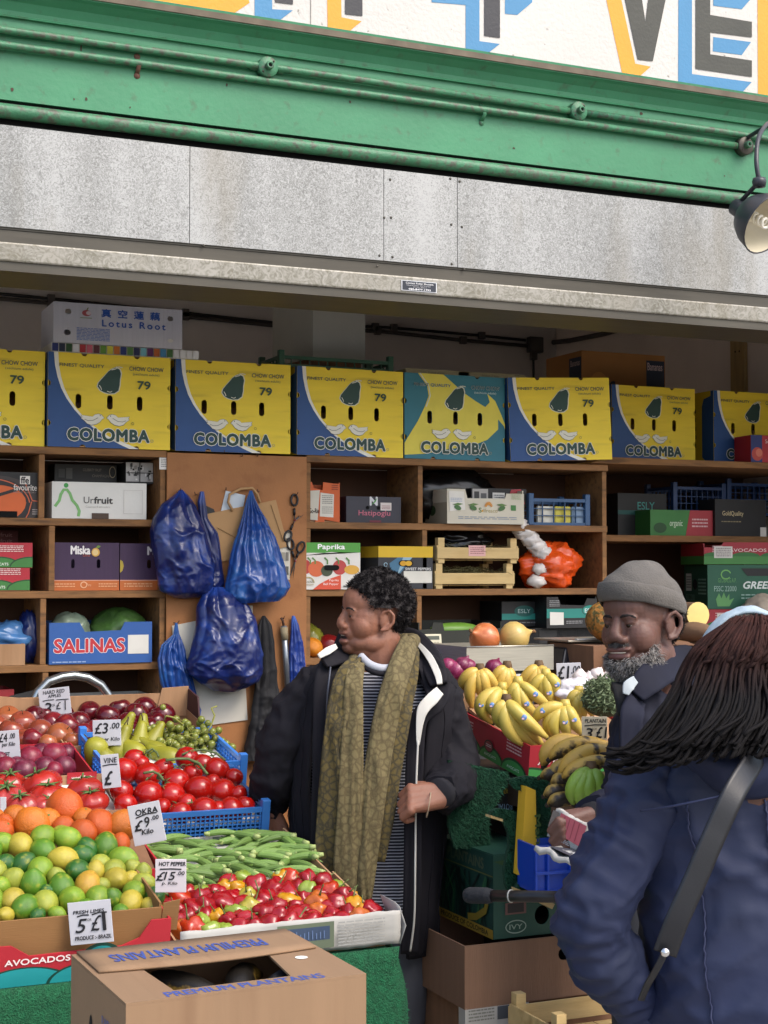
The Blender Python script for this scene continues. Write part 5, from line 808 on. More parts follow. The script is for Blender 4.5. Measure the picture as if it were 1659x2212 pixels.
vtruss('green vine stalk across the tomatoes at the top right of the pile', Z3, [(290, 235), (350, 210), (420, 205), (500, 225), (560, 270)], VP_, [(330, 220), (480, 230)]); vtruss('long knobbly vine stalk across the middle of the tomatoes', Z3, [(190, 285), (260, 275), (330, 275), (400, 305), (450, 370)], VP_, [(270, 300), (430, 320), (360, 290)], .05, .0045); vtruss('curling vine stalks over the left of the tomato pile', Z3, [(50, 365), (110, 355), (150, 375), (175, 410)], VP_, [(80, 370), (130, 370), (180, 400), (160, 420)], .05, .004); vtruss('vine stalk curl at the top left of the tomatoes', Z3, [(60, 220), (100, 200), (130, 225), (140, 250)], VP_, [(40, 230), (80, 215)]); vtruss('pale thin stalk on the front tomatoes by the okra sign', Z3, [(265, 560), (300, 545), (350, 535), (345, 515)], VP_, [(262, 550)], .03, .0022)
# pears and grapes
crate('plastic_crate', 'blue plastic crate of pears and grapes behind the tomatoes', .45, .40, .10, (1.155, 4.70, zs(4.70)), (TLT, 0, 0), M('bright_blue_lattice', '#3f7fd0', .4, var=.1), 16, 5, group='blue lattice crates'); liner_plane('white packing sheet under the pears and grapes', 1.17, 1.59, 4.715, zs(4.715)+.05, 5.08, zs(5.08)+.06, WHITEC)
PEARM = M('pear_skin', '#a3a02e', .45, var=.2, vs=6, bump=.05, bs=20, col2='#7d7a2a', c2s=14, c2t=(.6, .7), orand=.12, dim=0.72)
pprof = [(0, -.052), (.02, -.05), (.032, -.038), (.036, -.02), (.033, .0), (.025, .02), (.018, .04), (.015, .055), (.012, .066), (.004, .071), (0, .07)]
pearM = MB().lathe(pprof, PEARM, 18, fn=lambda r, z, a: (r*(1+.03*math.sin(2*a)), z)).mesh('pear'); pst = MB().tube([(0, 0, .068), (.003, .002, .083), (.01, .003, .095)], [.002, .0018, .0028], M('stem_brown', '#4a3a22'), 6).mesh('stem')
GPL = pile((300, 1690), 4.72, (300, 1580), 5.05)
for k, (x, y, ax_, lb) in enumerate([(955, 540, (1, 2.2), 'pear standing up at the top left of the pear pile'), (840, 620, (1.1, 1.3), 'large pear leaning right behind the tomato sign'), (920, 665, (.5, 1.6), 'green pear beneath the leaning pears'), (730, 720, (-.3, -1), 'dull pear lying at the left end of the crate'), (790, 735, (-1, 1.2), 'small pear with a dark stalk at the front left of the crate'), (1100, 560, (.0, 1), 'upright pear with a curved stalk in the middle of the crate'), (1180, 610, (.5, 1), 'pear leaning against the grapes'), (1075, 640, (.1, 1), 'green pear with its stalk towards the viewer'), (1190, 690, (-1, .7), 'long pear lying across the front of the crate'), (1010, 690, (-.6, .4), 'pale pear wedged low between the others'), (1280, 740, (-1, .5), 'pear end showing behind the tomatoes')]):
    p = atP(*Z1(x, y), *GPL); d = (CR*ax_[0]+UP*ax_[1]*.9+CF*.3).normalized(); o = inst('pear', pearM, None, p, d.to_track_quat('Z', 'Y').to_euler(), rnd.uniform(.95, 1.08)); tag(o, lb, 'pear', 'pears in the blue crate'); inst('stem', pst, o)
GRM = M('grape_skin', '#8d9440', .2, var=.18, vs=12, sub=.15, orand=.12, dim=0.72); grM = blob(lambda d: 1, 12, 9, GRM, 'grape')
for k, (cx, cy, lb, n) in enumerate([(1390, 560, 'bunch of pale green grapes at the top of the pear crate', 46), (1560, 620, 'bunch of green grapes at the right end of the pear crate', 40), (1330, 650, 'bunch of green grapes behind the tomatoes', 28)]):
    c = atP(*Z1(cx, cy), *GPL); t = thing('grape_bunch', lb, 'grapes', c, group='bunches of grapes'); g = random.Random(k); pts = []
    tries = 0
    while len(pts) < n and tries < 4000:
        tries += 1; d = Vector((g.gauss(0, .040), g.gauss(0, .020), g.gauss(0, .024)))
        if all((d-p).length > .019 for p in pts): pts.append(d)
    for d in pts: inst('grape', grM, t, d, scale=(.0128*g.uniform(.85, 1.12),)*3)
    GS = M('grape_stalk', '#8a8a3f', .7); mains = [Vector((-.02, -.03, .05)), Vector((-.05, -.04, .04)), Vector((.0, -.035, .0))]
    for d in pts[::6]: MB().tube([d, d*.6+Vector((0, -.02, .02)), d*.3+Vector((0, -.03, .03))], .0012, GS, 5).build('stalk', t)
    if k < 2: MB().tube([Vector((.0, -.03, .03)), Vector((.02, -.03, .05)), Vector((.035, -.025, .085)), Vector((.025, -.02, .11)), Vector((.045, -.02, .115))] if k else [Vector((0, -.03, .03)), Vector((-.03, -.03, .055)), Vector((-.055, -.025, .062)), Vector((-.06, -.02, .05))], .0032, GS, 7).build('main_stalk', t)
# okra
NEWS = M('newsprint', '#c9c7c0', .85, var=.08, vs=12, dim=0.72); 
ot = tray('shallow carton of okra lined with newspaper on the left stall', 1.09, 1.565, 3.86, 4.24, .045, mat=KRAFT, name='carton', backs=.012)
for i, (a, b) in enumerate([((1.10, 4.235), (1.56, 4.235))]):
    t = thing('newspaper', 'newspaper sheet edge along the back of the okra carton', 'newspaper', (1.10, 4.232, zs(4.232)+.002)); MB().box(0, .45, -.003, 0, 0, .03, NEWS).build('sheet', t); A = Art(.45, .03); A.l = .004; A.rect(.55, .1, .8, .95, '#55605a').lines(.05, .1, .5, .9, 3, '#8d8d88'); A.put(t, 'front', .45, 0, .03, 'print')
OKM = M('okra_skin', '#6f8f45', .55, var=.15, vs=9, bump=.06, bs=30, orand=.2, col2='#94a866', c2s=4, c2t=(.5, .8), dim=.9); OKC = M('okra_cap', '#9cab6a', .6)
def okra_mesh(s, L_=.095, r=.0095):
    mb = MB(); P = []; n = 9
    for i in range(n): t = i/(n-1); P.append((L_*(t-.5), .012*math.sin(t*2.2+s)*s*.3, .006*math.sin(t*3)))
    rs = [r*v for v in (.78, .95, 1, .98, .9, .78, .6, .36, .06)]; mb.tube(P, rs, OKM, 10, smooth=False); mb.tube([(P[0][0]-.012, P[0][1], P[0][2]), (P[0][0]-.006, P[0][1], P[0][2]), (P[0][0]+.004, P[0][1], P[0][2])], [r*.5, r*.62, r*.92], OKC, 10); return mb.mesh('okra')
okM = [okra_mesh(s, l, r) for s, l, r in ((-1, .10, .0102), (0, .115, .0108), (1.5, .095, .0095), (2.5, .125, .011))]
OKP = (3.90, zs(3.90)+.044, .18); g = random.Random(11); oks = []
for i in range(125):
    u_ = g.uniform(1.10, 1.55); v_ = 3.875+.35*((i*.618) % 1); lay = i/125; ang = g.gauss(math.pi-.35 if g.random() < .6 else -.3, .5)
    if v_ < 3.97 and g.random() < .6: ang = -1.3+g.gauss(0, .25)
    oks.append((u_, v_, ang, -.03+.035*lay))
lab = rows_label([(o[0], -o[1]) for o in oks], nr=7)
for i, (u_, v_, ang, dz) in enumerate(oks):
    o = inst('okra_pod', okM[i % 4], None, (u_, v_, OKP[1]+OKP[2]*(v_-OKP[0])+dz), (0, g.uniform(-.18, .18), ang)); row, od = lab[i]; tag(o, f'green okra pod, {od} from left, {row} of the okra carton', 'okra', 'okra pods on newspaper')
liner_plane('newspaper lining under the okra', 1.10, 1.555, 3.87, OKP[1]-.030, 4.23, OKP[1]+OKP[2]*.33-.030, NEWS, 'newspaper')
# scotch bonnet peppers
PEPM = M('pepper_skin', (1, 1, 1), .25, var=.12, vs=2.5, objcol=True, bump=.1, bs=2.5, coat=.2)
def pepper_mesh(s):
    o = Vector((s*5.3, s, 0)); 
    def f(d):
        a = math.atan2(d.y, d.x); k = 1+.12*math.cos(4*a+s)*(1-d.z*d.z)+.20*noise.noise(d*1.8+o)+.10*noise.noise(d*4+o); k *= (1-.25*max(0, -d.z)**2) if s % 2 else (1+.25*max(0, -d.z)**3)
        return k*(1-.18*max(0, d.z)**8)
    return blob(f, 18, 14, PEPM, 'pepper')
pepM = [pepper_mesh(s) for s in range(5)]; pstem = MB().tube([(0, 0, .75), (.05, 0, 1.05), (.2, .05, 1.5), (.25, .1, 1.75)], [.14, .07, .05, .06], M('pepper_stem', '#5c6a38', .7), 6).mesh('stem')
PC = dict(R=('red', '#a80f1c'), O=('orange-red', '#cc3a14'), o=('orange', '#d8702a'), y=('yellow', '#d99a18'), g=('lime green', '#96ac3c'), m=('green and yellow', '#b3a63c'))
pep = [(190, 1100, 46, 'R'), (262, 1145, 68, 'O'), (315, 1090, 46, 'R'), (350, 1085, 30, 'y'), (400, 1085, 42, 'g'), (395, 1140, 60, 'R'), (505, 1100, 50, 'R'), (545, 1060, 42, 'y'), (620, 1065, 46, 'y'), (658, 1005, 45, 'g'), (580, 1020, 38, 'R'), (750, 1055, 60, 'R'), (850, 1085, 60, 'R'), (700, 1120, 50, 'm'), (530, 1165, 60, 'R'), (420, 1190, 60, 'R'), (600, 1130, 46, 'R'), (705, 1190, 56, 'm'), (810, 1145, 60, 'R'), (945, 1090, 56, 'R'), (965, 1000, 52, 'O'), (905, 1000, 42, 'y'), (1070, 1010, 55, 'R'), (1165, 1030, 55, 'R'), (1072, 1078, 47, 'g'), (950, 1155, 56, 'y'), (1045, 1135, 46, 'R'), (1215, 1085, 55, 'O'), (1300, 1110, 50, 'R'), (1135, 1165, 58, 'o'), (1140, 1215, 50, 'o'), (1262, 1165, 56, 'R'), (1370, 1175, 50, 'y'), (1355, 1110, 30, 'y'), (1475, 1205, 54, 'R'), (1400, 1255, 52, 'o'), (1295, 1280, 52, 'R'), (1205, 1285, 52, 'R'), (1225, 1240, 46, 'R'), (1100, 1285, 56, 'R'), (1000, 1240, 56, 'R'), (895, 1240, 48, 'R'), (800, 1225, 60, 'R'), (965, 1295, 65, 'R'), (835, 1300, 56, 'R'), (730, 1310, 52, 'R'), (635, 1315, 50, 'R'), (608, 1225, 52, 'g'), (572, 1280, 50, 'R'), (500, 1250, 42, 'y'), (430, 1240, 46, 'R'), (405, 1275, 42, 'g'), (315, 1245, 46, 'R'), (245, 1280, 46, 'R'), (205, 1240, 38, 'm'), (270, 1320, 46, 'o'), (345, 1330, 66, 'O'), (455, 1335, 52, 'g'), (550, 1330, 42, 'g'), (680, 1270, 50, 'R'), (1060, 1215, 44, 'R'), (1150, 1100, 46, 'R'), (1265, 1050, 38, 'g'), (880, 1180, 50, 'R'), (470, 1150, 46, 'R'), (340, 1190, 50, 'R'), (260, 1215, 44, 'R'), (660, 1160, 44, 'R'), (760, 1180, 44, 'R'), (900, 1130, 44, 'R'), (1010, 1060, 44, 'R'), (1110, 1250, 44, 'R'), (1330, 1220, 46, 'R'), (1190, 1200, 44, 'R'), (450, 1080, 38, 'R'), (690, 1050, 38, 'R'), (1000, 1180, 42, 'R'), (640, 1250, 40, 'R'), (200, 1170, 42, 'R'), (1330, 1160, 40, 'R'), (880, 1040, 40, 'R'), (1430, 1210, 40, 'y')]
PPP = pile((600, 2005), 3.54, (600, 1905), 3.84); put_fruit(pep, Z3, PPP, pepM, PC, 'hot pepper', 'scotch_bonnet', 'pepper', 'pepper tray', 'scotch bonnet peppers in the newspaper-lined tray', 7, zoom=2.9414, sc=(.92, .92, 1.08), calyx=('stem', pstem), grow=1.42)
liner_plane('newspaper lining under the hot peppers', 1.03, 1.54, 3.51, PPP[1]-.055, 3.85, PPP[1]+PPP[2]*.3-.05, ink('#6a1018'), 'paper_lining')
ptray = tray('shallow tray of hot peppers lined with newspaper at the stall front', 1.025, 1.56, 3.495, 3.85, .06, mat=KRAFT, name='carton', backs=.03)
w = .56; gz = zs(3.49); t = thing('newspaper', 'newspaper folded over the front edge of the hot pepper tray', 'newspaper', (1.03, 3.485, gz+.004))
rowsN = []
for j in range(9):
    r = []
    for i in range(30): x = w*i/29; r.append((x, -.006-.012*math.sin(j/8*2.5)*(.6+.4*math.sin(x*23))-.004*noise.noise(Vector((x*30, j*.7, 0))), .082*j/8+(.006*noise.noise(Vector((x*25, 3, 0))) if j in (0, 8) else 0)))
    rowsN.append(r)
MB().grid(rowsN, NEWS).build('sheet', t, solid=.0015); MB().grid([[(w+.0, -.012, 0), (w+.012, .03, .0), (w+.0, .1, .02)], [(w+.012, -.02, .045), (w+.02, .03, .05), (w+.01, .1, .06)], [(w-.0, -.008, .09), (w+.004, .03, .094), (w-.004, .1, .10)]], NEWS).build('folded_end', t, solid=.0015)
A = Art(w, .08); A.l = .0205; A.rect(.42, .15, .68, .92, '#5f6a55').rect(.46, .4, .66, .8, '#35465f').lines(.70, .12, .92, .9, 8, '#9a9a96', 5).lines(.08, .15, .38, .85, 7, '#a2a29c', 8); [A.rect(.45+.018*i, .45, .455+.018*i, .62+.03*(i % 4), '#5a7096') for i in range(11)]
A.put(t, 'front', w, 0, .08, 'print')
# ---- price cards
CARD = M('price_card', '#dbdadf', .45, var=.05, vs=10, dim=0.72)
def price(label, bl, br, tl, D, items, th=.003, mat=None, D2=None):
    a = atD(*bl, D); b = atD(*br, D2 or D); c = atD(*tl, D); X = (b-a); w = X.length; X.normalize(); Zv = (c-a); h = Zv.length; Zv.normalize(); Yv = Zv.cross(X).normalized(); Zv = X.cross(Yv)
    t = thing('price_card', label, 'price card', a); m = Matrix((X, Yv, Zv)).transposed(); t.rotation_euler = m.to_euler()
    MB().box(0, w, 0, th, 0, h, mat or CARD).build('card', t, bevel=.001); A = Art(w, h); K = '#17161a'
    for it in items:
        if it[0] == '-': A.stroke([(it[1], it[2]), ((it[1]+it[3])/2, it[4]+.012), (it[3], it[4])], .003, K)
        else: A.text(it[0], *it[1:5], K, it[5] if len(it) > 5 else .012, it[6] if len(it) > 6 else .15)
    A.put(t, 'front', w, 0, h, 'handwriting'); return t
price('white card lettered FRESH LIMES 5 for £1 in front of the limes', (153, 2043), (246, 2034), (147, 1951), 3.48, [('FRESH LIMES', .12, .72, .84, .80, .03), ('-', .2, .66, .48, .68), ('-', .55, .68, .9, .71), ('5', .14, .28, .42, .60, .01, .3), ('FOR', .40, .54, .53, .60, .02), ('£', .50, .30, .76, .66, .005, .3), ('1', .79, .30, .85, .70, .02, 0), ('PRODUCE :- BRAZIL', .12, .11, .96, .20, .035)])
price('white card lettered OKRA £9.00 kilo in front of the blue tomato crate', (291, 1829), (360, 1815), (294, 1741), 3.95, [('OKRA', .22, .73, .90, .87, .03), ('-', .2, .68, .86, .72), ('£', .10, .36, .38, .60, .03, .3), ('9', .45, .42, .60, .66, .02), ('.00', .66, .56, .90, .66, .02), ('Kilo', .30, .25, .66, .37, .025)])
price('white card lettered HOT PEPPER £15.00 per kilo between the limes and okra', (335, 1928), (402, 1928), (347, 1857), 3.64, [('HOT PEPPER', .12, .80, .98, .92, .03), ('-', .15, .70, .85, .70), ('£', .03, .36, .32, .62, .02, .3), ('15', .28, .38, .66, .62, .015, .25), ('.00', .70, .53, .95, .64, .02), ('p. Kilo', .22, .22, .72, .33, .025)], mat=M('price_card_pink', '#cfc6c8', .5))
price('white card lettered HARD RED APPLES 3 for £1 above the apples', (88, 1548), (155, 1540), (88, 1490), 5.36, [('HARD RED', .15, .80, .85, .93, .015), ('APPLES', .3, .66, .72, .77, .015), ('-', .12, .56, .48, .57), ('-', .55, .55, .95, .53), ('3', .15, .04, .38, .48, .01), ('FOR', .36, .32, .50, .42, .01), ('£', .52, .2, .70, .46, .0), ('1', .80, .15, .85, .5, .02)])
price('white card lettered £3.00 among the apples behind the pears', (201, 1612), (262, 1610), (201, 1556), 5.0, [('£3', .08, .48, .55, .88, .02), ('.00', .62, .66, .95, .88, .02), ('per Kilo', .3, .15, .95, .33, .015)])
price('white card lettered £4.00 per kilo sweet plums at the left edge', (0, 1660), (46, 1656), (-30, 1586), 4.85, [('£4', .08, .70, .45, .93, .02), ('.00', .55, .78, .82, .92, .02), ('per Kilo', .18, .55, .80, .69, .02), ('SWEET', .05, .30, .52, .42, .03), ('PLUMS', .25, .12, .9, .24, .03)])
price('leaning white card lettered VINE half hidden by the tomatoes', (222, 1704), (262, 1700), (231, 1632), 4.42, [('VINE', .2, .75, .9, .9, .02), ('-', .1, .68, .9, .69), ('£', .12, .1, .6, .5, .03, .3)])
price('white card end at the left edge among the beef tomatoes', (0, 1757), (13, 1757), (-4, 1722), 4.3, [])
# metal hoop behind the apples
P = [atV(x, y, 5.5) for x, y in [(64, 1545), (70, 1520), (82, 1495), (105, 1472), (135, 1462), (160, 1459), (190, 1464), (218, 1480), (233, 1500), (241, 1525), (243, 1545)]]; t = thing('metal_hoop', 'arched galvanised metal tube standing behind the apple trays', 'tube', P[0]); MB().tube([p-P[0] for p in P]+[P[-1]-P[0]-UP*.5], .016, M('zinc_tube', '#a3a8a8', .25, metal=.85, var=.2, vs=30), 14).build('hoop', t); MB().tube([Vector((0, 0, 0)), Vector((-.004, 0, -.5))], .016, MC['zinc_tube'], 14).build('leg', t)
# ---- plantain carton in the foreground
fl = atD(272, 2168, 2.62); fr = atD(791, 2103, 2.86); bl = atD(146, 2063, 2.93); zt = .905
f0 = EYE+(ray(272, 2168)[0])*((zt-HC)/ray(272, 2168)[0].z); f1 = EYE+(ray(791, 2103)[0])*((zt-HC)/ray(791, 2103)[0].z); f2 = EYE+(ray(146, 2063)[0])*((zt-HC)/ray(146, 2063)[0].z); f3 = EYE+(ray(543, 2008)[0])*((zt-HC)/ray(543, 2008)[0].z)
w = (f1-f0).length; d = (f2-f0).length; rz = math.atan2((f1-f0).y, (f1-f0).x); hB = .26
A = Art(w, hB); Lf = Art(d, hB); Lf.text('PLANTAINS', .60, .72, .80, .80, '#4a5a9c', .01).text('NET WT 50 LBS', .58, .60, .86, .68, '#4a5a9c', .01).text('(22.5 KGS)', .58, .48, .80, .56, '#4a5a9c', .01).rect(.58, .36, .80, .44, '#4a5a9c')
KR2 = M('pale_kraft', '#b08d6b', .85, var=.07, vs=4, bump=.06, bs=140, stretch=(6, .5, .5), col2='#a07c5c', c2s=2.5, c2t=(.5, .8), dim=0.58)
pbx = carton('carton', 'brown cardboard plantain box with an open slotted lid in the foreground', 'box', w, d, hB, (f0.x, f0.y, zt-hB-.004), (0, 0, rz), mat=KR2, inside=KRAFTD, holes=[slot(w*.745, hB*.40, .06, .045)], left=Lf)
vs, fs = fill2d([(0, 0), (w, 0), (w, d), (0, d)], [[(w*.22, d*.12), (w*.71, d*.12), (w*.75, d*.50), (w*.76, d*.60), (w*.20, d*.60)]], .002)
MB().add([(x, y, hB+.0022+z) for x, y, z in vs], fs, KR2).build('lid', pbx)
n = 16; rowsF = []
for j in range(5):
    r = []; 
    for i in range(n+1): s = i/n; y = d*(.56+.06*math.sin(s*math.pi)*0-.05*math.sin(s*math.pi))+(d-d*.56+.05*d*math.sin(s*math.pi))*j/4; r.append((.01+(w-.02)*s, y, hB+.0075))
    rowsF.append(r)
MB().grid(rowsF, KR2).build('lid_flap', pbx, solid=.004)
TA = Art(w, d); TA.l = .0102; TA.text('PREMIUM PLANTAINS', .12, .69, .80, .84, '#3f5296', .03, flip=True); o = TA.put(pbx, 'top', w, d, hB, 'lid_lettering'); TB_ = Art(w, d); TB_.l = .0043; TB_.text('PREMIUM PLANTAINS', .17, .02, .83, .10, '#3f5296', .03); TB_.put(pbx, 'top', w, d, hB, 'lid_lettering')
MB().lathe([(0, .0008), (.012, .0008)], WHITEC, 14, Matrix.Translation((w*.86, d*.42, hB+.0045))).build('sticker', pbx)
mbh = MB(); mbh.add([(-.0012, d*(1-x), z) for x, z in [(.40+.035*math.cos(a), hB*.56+.045*math.sin(a)) for a in np.linspace(0, 6.0, 16)]], [tuple(range(16))], HOLE); mbh.build('hand_hole', pbx)
t = thing('carton', 'brown carton underneath the foreground plantain box', 'box', (f0.x, f0.y, 0), (0, 0, rz)); MB().box(.02, w-.02, .02, d-.02, .0, zt-hB-.006, KRAFTD).build('body', t, bevel=.004)
PLM = M('plantain_skin', '#b08c34', .5, var=.2, vs=6, col2='#15110c', c2s=12, c2t=(.47, .56), bump=.1, bs=30); PLD = M('plantain_black', '#22242c', .45, var=.3, vs=8)
def finger(mb, P, r, mat, tip=None, n=10): # a curved fruit along P (3 control points)
    a, b, c = P; pts = [a*(1-t)**2+b*2*t*(1-t)+c*t*t for t in np.linspace(0, 1, 12)]; pr = [.38, .62, .88, .98, 1, 1, .98, .94, .86, .72, .5, .28]; mb.tube(pts, [r*k for k in pr], mat, n, smooth=True); return pts
R_ = Matrix.Translation((f0.x, f0.y, zt-hB)) @ Matrix.Rotation(rz, 4, 'Z')
for k, (a, b, c, m, lb) in enumerate([((.12, .28, .20), (.22, .22, .235), (.30, .12, .18), PLM, 'spotted plantain at the left inside the foreground box'), ((.30, .10, .19), (.33, .22, .235), (.43, .27, .20), PLM, 'spotted plantain in the middle of the foreground box'), ((.35, .08, .185), (.42, .15, .24), (.52, .2, .2), PLD, 'blackened plantain at the right inside the foreground box')]):
    sc = w/.5; P = [R_ @ Vector((x*sc*.92, y*d/.34, z)) for x, y, z in (a, b, c)]; t = thing('plantain', lb, 'plantain', P[0]); mb = MB(); finger(mb, [p-P[0] for p in P], .028, m); mb.build('skin', t)
# ============================================================ RIGHT STALL
TURFD = M('shaded_turf', '#0d3d27', .9, var=.35, vs=60, bump=1., bs=230); TURFE = M('shaded_turf_blade', '#124a30', .8, var=.4, vs=25)  # same turf, its green darkened to paint in this stall's shade
Z6 = lambda x, y: (862.6+x/3.5716, 1658.9+y/3.5716)
rst = thing('market_stall', 'right hand market stall draped in dark green turf under the bananas', 'stall', (2.2, 3.7, 0))
def sheet(parent, zf, pts, v, th, mat, name, wav=.0, o0=None, bl=0, seed=1):
    P = [atV(*zf(*p), v) for p in pts]; o = o0 or Vector(parent.location); vs, fs = fill2d([(p.x-o.x, p.z-o.z) for p in P], (), th/2)
    ob = MB().add([(x, v-o.y+th/2-z, y) for x, y, z in vs], fs, mat, False).build(name, parent)
    if bl:
        import mathutils
        g = random.Random(seed); poly = [(p.x, p.z) for p in P]; xs_ = [p[0] for p in poly]; zs_ = [p[1] for p in poly]; vv = []; ff = []
        def inside(x, z):
            c = False
            for i in range(len(poly)):
                (x1, z1), (x2, z2) = poly[i-1], poly[i]
                if (z1 > z) != (z2 > z) and x < (x2-x1)*(z-z1)/(z2-z1)+x1: c = not c
            return c
        for _ in range(bl):
            x, z = g.uniform(min(xs_), max(xs_)), g.uniform(min(zs_), max(zs_))
            if inside(x, z):
                k = len(vv); b = Vector((x-o.x, v-o.y, z-o.z)); e = b+Vector((g.uniform(-.008, .008), -g.uniform(.004, .011), g.uniform(-.008, .008))); s = Vector((.0011, 0, .0006)); vv += [b-s, b+s, e]; ff.append((k, k+1, k+2))
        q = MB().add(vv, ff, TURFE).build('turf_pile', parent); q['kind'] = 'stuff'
    return ob
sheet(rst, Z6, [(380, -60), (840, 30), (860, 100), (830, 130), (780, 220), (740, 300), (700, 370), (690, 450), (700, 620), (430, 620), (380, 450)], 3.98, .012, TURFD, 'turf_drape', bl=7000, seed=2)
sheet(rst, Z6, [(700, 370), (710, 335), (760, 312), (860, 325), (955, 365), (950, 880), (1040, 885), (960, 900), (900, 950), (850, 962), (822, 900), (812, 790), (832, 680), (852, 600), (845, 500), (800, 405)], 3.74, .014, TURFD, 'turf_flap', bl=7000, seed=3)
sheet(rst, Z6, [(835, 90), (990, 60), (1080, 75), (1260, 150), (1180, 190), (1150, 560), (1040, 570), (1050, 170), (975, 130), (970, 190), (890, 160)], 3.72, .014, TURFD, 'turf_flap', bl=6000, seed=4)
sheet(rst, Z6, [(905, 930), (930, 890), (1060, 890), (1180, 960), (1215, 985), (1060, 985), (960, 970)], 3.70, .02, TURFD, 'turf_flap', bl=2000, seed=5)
MB().box(.0, 1.6, .10, .9, .93, .99, M('plank_dark', '#3d2c1d', .8)).build('table_top', rst); MB().box(.02, 1.6, .34, .9, .30, .929, HOLE).build('black_shade_block', rst)  # solid black block stands in for the shade under the table
for p_ in ([(705, 365), (800, 395), (800, 415), (705, 385)], [(905, 930), (1060, 985), (1200, 1050), (1180, 1090), (1050, 1020), (910, 970)]): sheet(rst, Z6, p_, 3.735 if p_[0][0] < 800 else 3.69, .03, PINE, 'timber_edge')
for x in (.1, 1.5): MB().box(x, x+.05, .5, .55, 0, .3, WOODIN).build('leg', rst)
# dark carton behind the turf and the tall mango carton
def qbox(label, q, v, z, d, mat, art=None, lart=None, name='produce_carton', **k): return qc(name, label, q, v, d, z=z, mat=mat, art=art, lart=lart, **k)
a = atV(1062, 1762, 4.04); qbox('black carton with blue and yellow print seen through the turf opening', (1050, 1130, 1680, 1762), 4.04, a.z, .2, BLACKC, lambda A: A.text('ROYAL', .3, .12, .7, .28, '#7a97b0', .02, flip=True).text('PRODUCE OF BRAZIL', .45, .55, .95, .68, '#c9b53a', .02, flip=True))
ms = [atV(*Z6(*p), 3.69) for p in [(935, 830), (1025, 885), (1060, 560), (1052, 172), (978, 140)]]; t = thing('produce_carton', 'narrow upright yellow mango carton in front of the turf', 'box', ms[0]); vs_, fs_ = fill2d([((p-ms[0]).x, (p-ms[0]).z) for p in ms], (), .02); MB().add([(x, .02-z, y) for x, y, z in vs_], fs_, M('mango_yellow', '#d1a72a', .6, var=.06)).build('body', t)
A = Art(.29, .042); A.text('Mango', .28, .25, .72, .80, '#3f5a2a', .03); A.ell(.90, .42, .06, .32, '#cf6a2a').ell(.92, .78, .05, .12, '#6a7a2a')
o = A.mb.build('surface_print', t); tp = ms[4]-ms[0]; o.matrix_local = Matrix.Translation((tp.x+.005, -.001, tp.z)) @ Matrix.Rotation(R(87), 4, 'Y') @ Matrix.Translation((0, 0, .0))
# ivy carton and the boxes it stands on
vI = 3.84; c0 = atV(1066, 2030, vI); ct = atV(1066, 1849, vI); r_, _ = ray(945, 1970); dI = EYE+r_*(c0.x/r_.x); dep = min(.42, dI.y-vI)
def ivA(A): A.poly([(.0, .93), (.25, .97), (.65, .66), (.75, .55), (.55, .60), (.2, .75)], '#2f4a26').text('STONE', .27, .78, .62, .86, '#b9bfae', .01).text('CLAIM MARMONT', .05, .56, .24, .59, '#4a7058').poly([(.07, .28), (.07, .42), (.2, .43), (.2, .28)], '#6a4a44').rect(.085, .30, .185, .41, '#2a2422').lines(.45, .22, .9, .32, 3, '#35604a', 3).lines(.42, .05, .9, .10, 2, '#35604a', 6).stroke(ellipse(.135, .13, .062, .075, 20)+[(.197, .13)], .003, '#8fa090').text('IVY', .095, .10, .175, .16, '#8fa090', .01)
def ivL(A):
    A.rect(0, 0, 1, 1, '#153a30').text('PLANTAINS', .2, .80, .84, .93, '#46503a', .03).rect(0, .74, 1, .755, '#5a5a2a').rect(0, .0, 1, .11, '#9c7d2a').text('PRODUCE OF COLOMBIA', .08, .025, .92, .085, '#1f1a10', .03); g = random.Random(8)
    for i in range(24): x = g.uniform(.02, .9); A.stroke([(x, .13), (x+g.uniform(-.08, .08), .4), (x+g.uniform(-.2, .2), .72)], g.uniform(.004, .014), g.choice(['#0c2018', '#1d4a30', '#2c5a34', '#0a1610']))
    A.stroke([(.6, .16), (.75, .2), (.9, .32), (.93, .42)], .02, '#7d6a20').stroke([(.1, .3), (.12, .45)], .006, '#5d7a6a')
IVG = M('ivy_green_card', '#1d4638', .55, var=.08)
wI = .52; A = Art(wI, ct.z-c0.z); ivA(A); B = Art(dep, ct.z-c0.z); ivL(B); carton('produce_carton', 'dark green plantain carton with an ivy seal in the box stack under the right stall', 'box', wI, dep, ct.z-c0.z, (c0.x, vI, c0.z), mat=IVG, front=A, left=B, style='closed', holes=[ellipse(wI*.30, .055, .024, .027, 16)])
vC = 3.82; c1 = atV(1004, 2182, vC); ch = c0.z-c1.z-.004; carton('carton', 'plain brown cardboard box with a slot handle under the dark green carton', 'box', .62, dep+.06, ch, (c1.x, vC, c1.z), mat=M('brown_box', '#80604a', .85, var=.08, vs=4, bump=.25, bs=60, stretch=(9, 9, .3)), holes=[slot(.34, ch*.70, .085, .036)])
t = thing('carton', 'brown carton at the bottom of the box stack under the right stall', 'box', (c1.x+.02, vC+.05, 0)); MB().box(0, .55, 0, .35, 0, c1.z-.003, KRAFTD).build('body', t, bevel=.004)
p = atV(1128, 2212, vC-.12); wc = wcrate('pale wooden crate at the bottom edge beside the blue coat', p.x, vC-.30, p.z-.05, w=.42, d=.26, h=.10); MB().box(0.03, .4, .03, .24, -(p.z-.05), -.001, KRAFTD).build('support', wc)
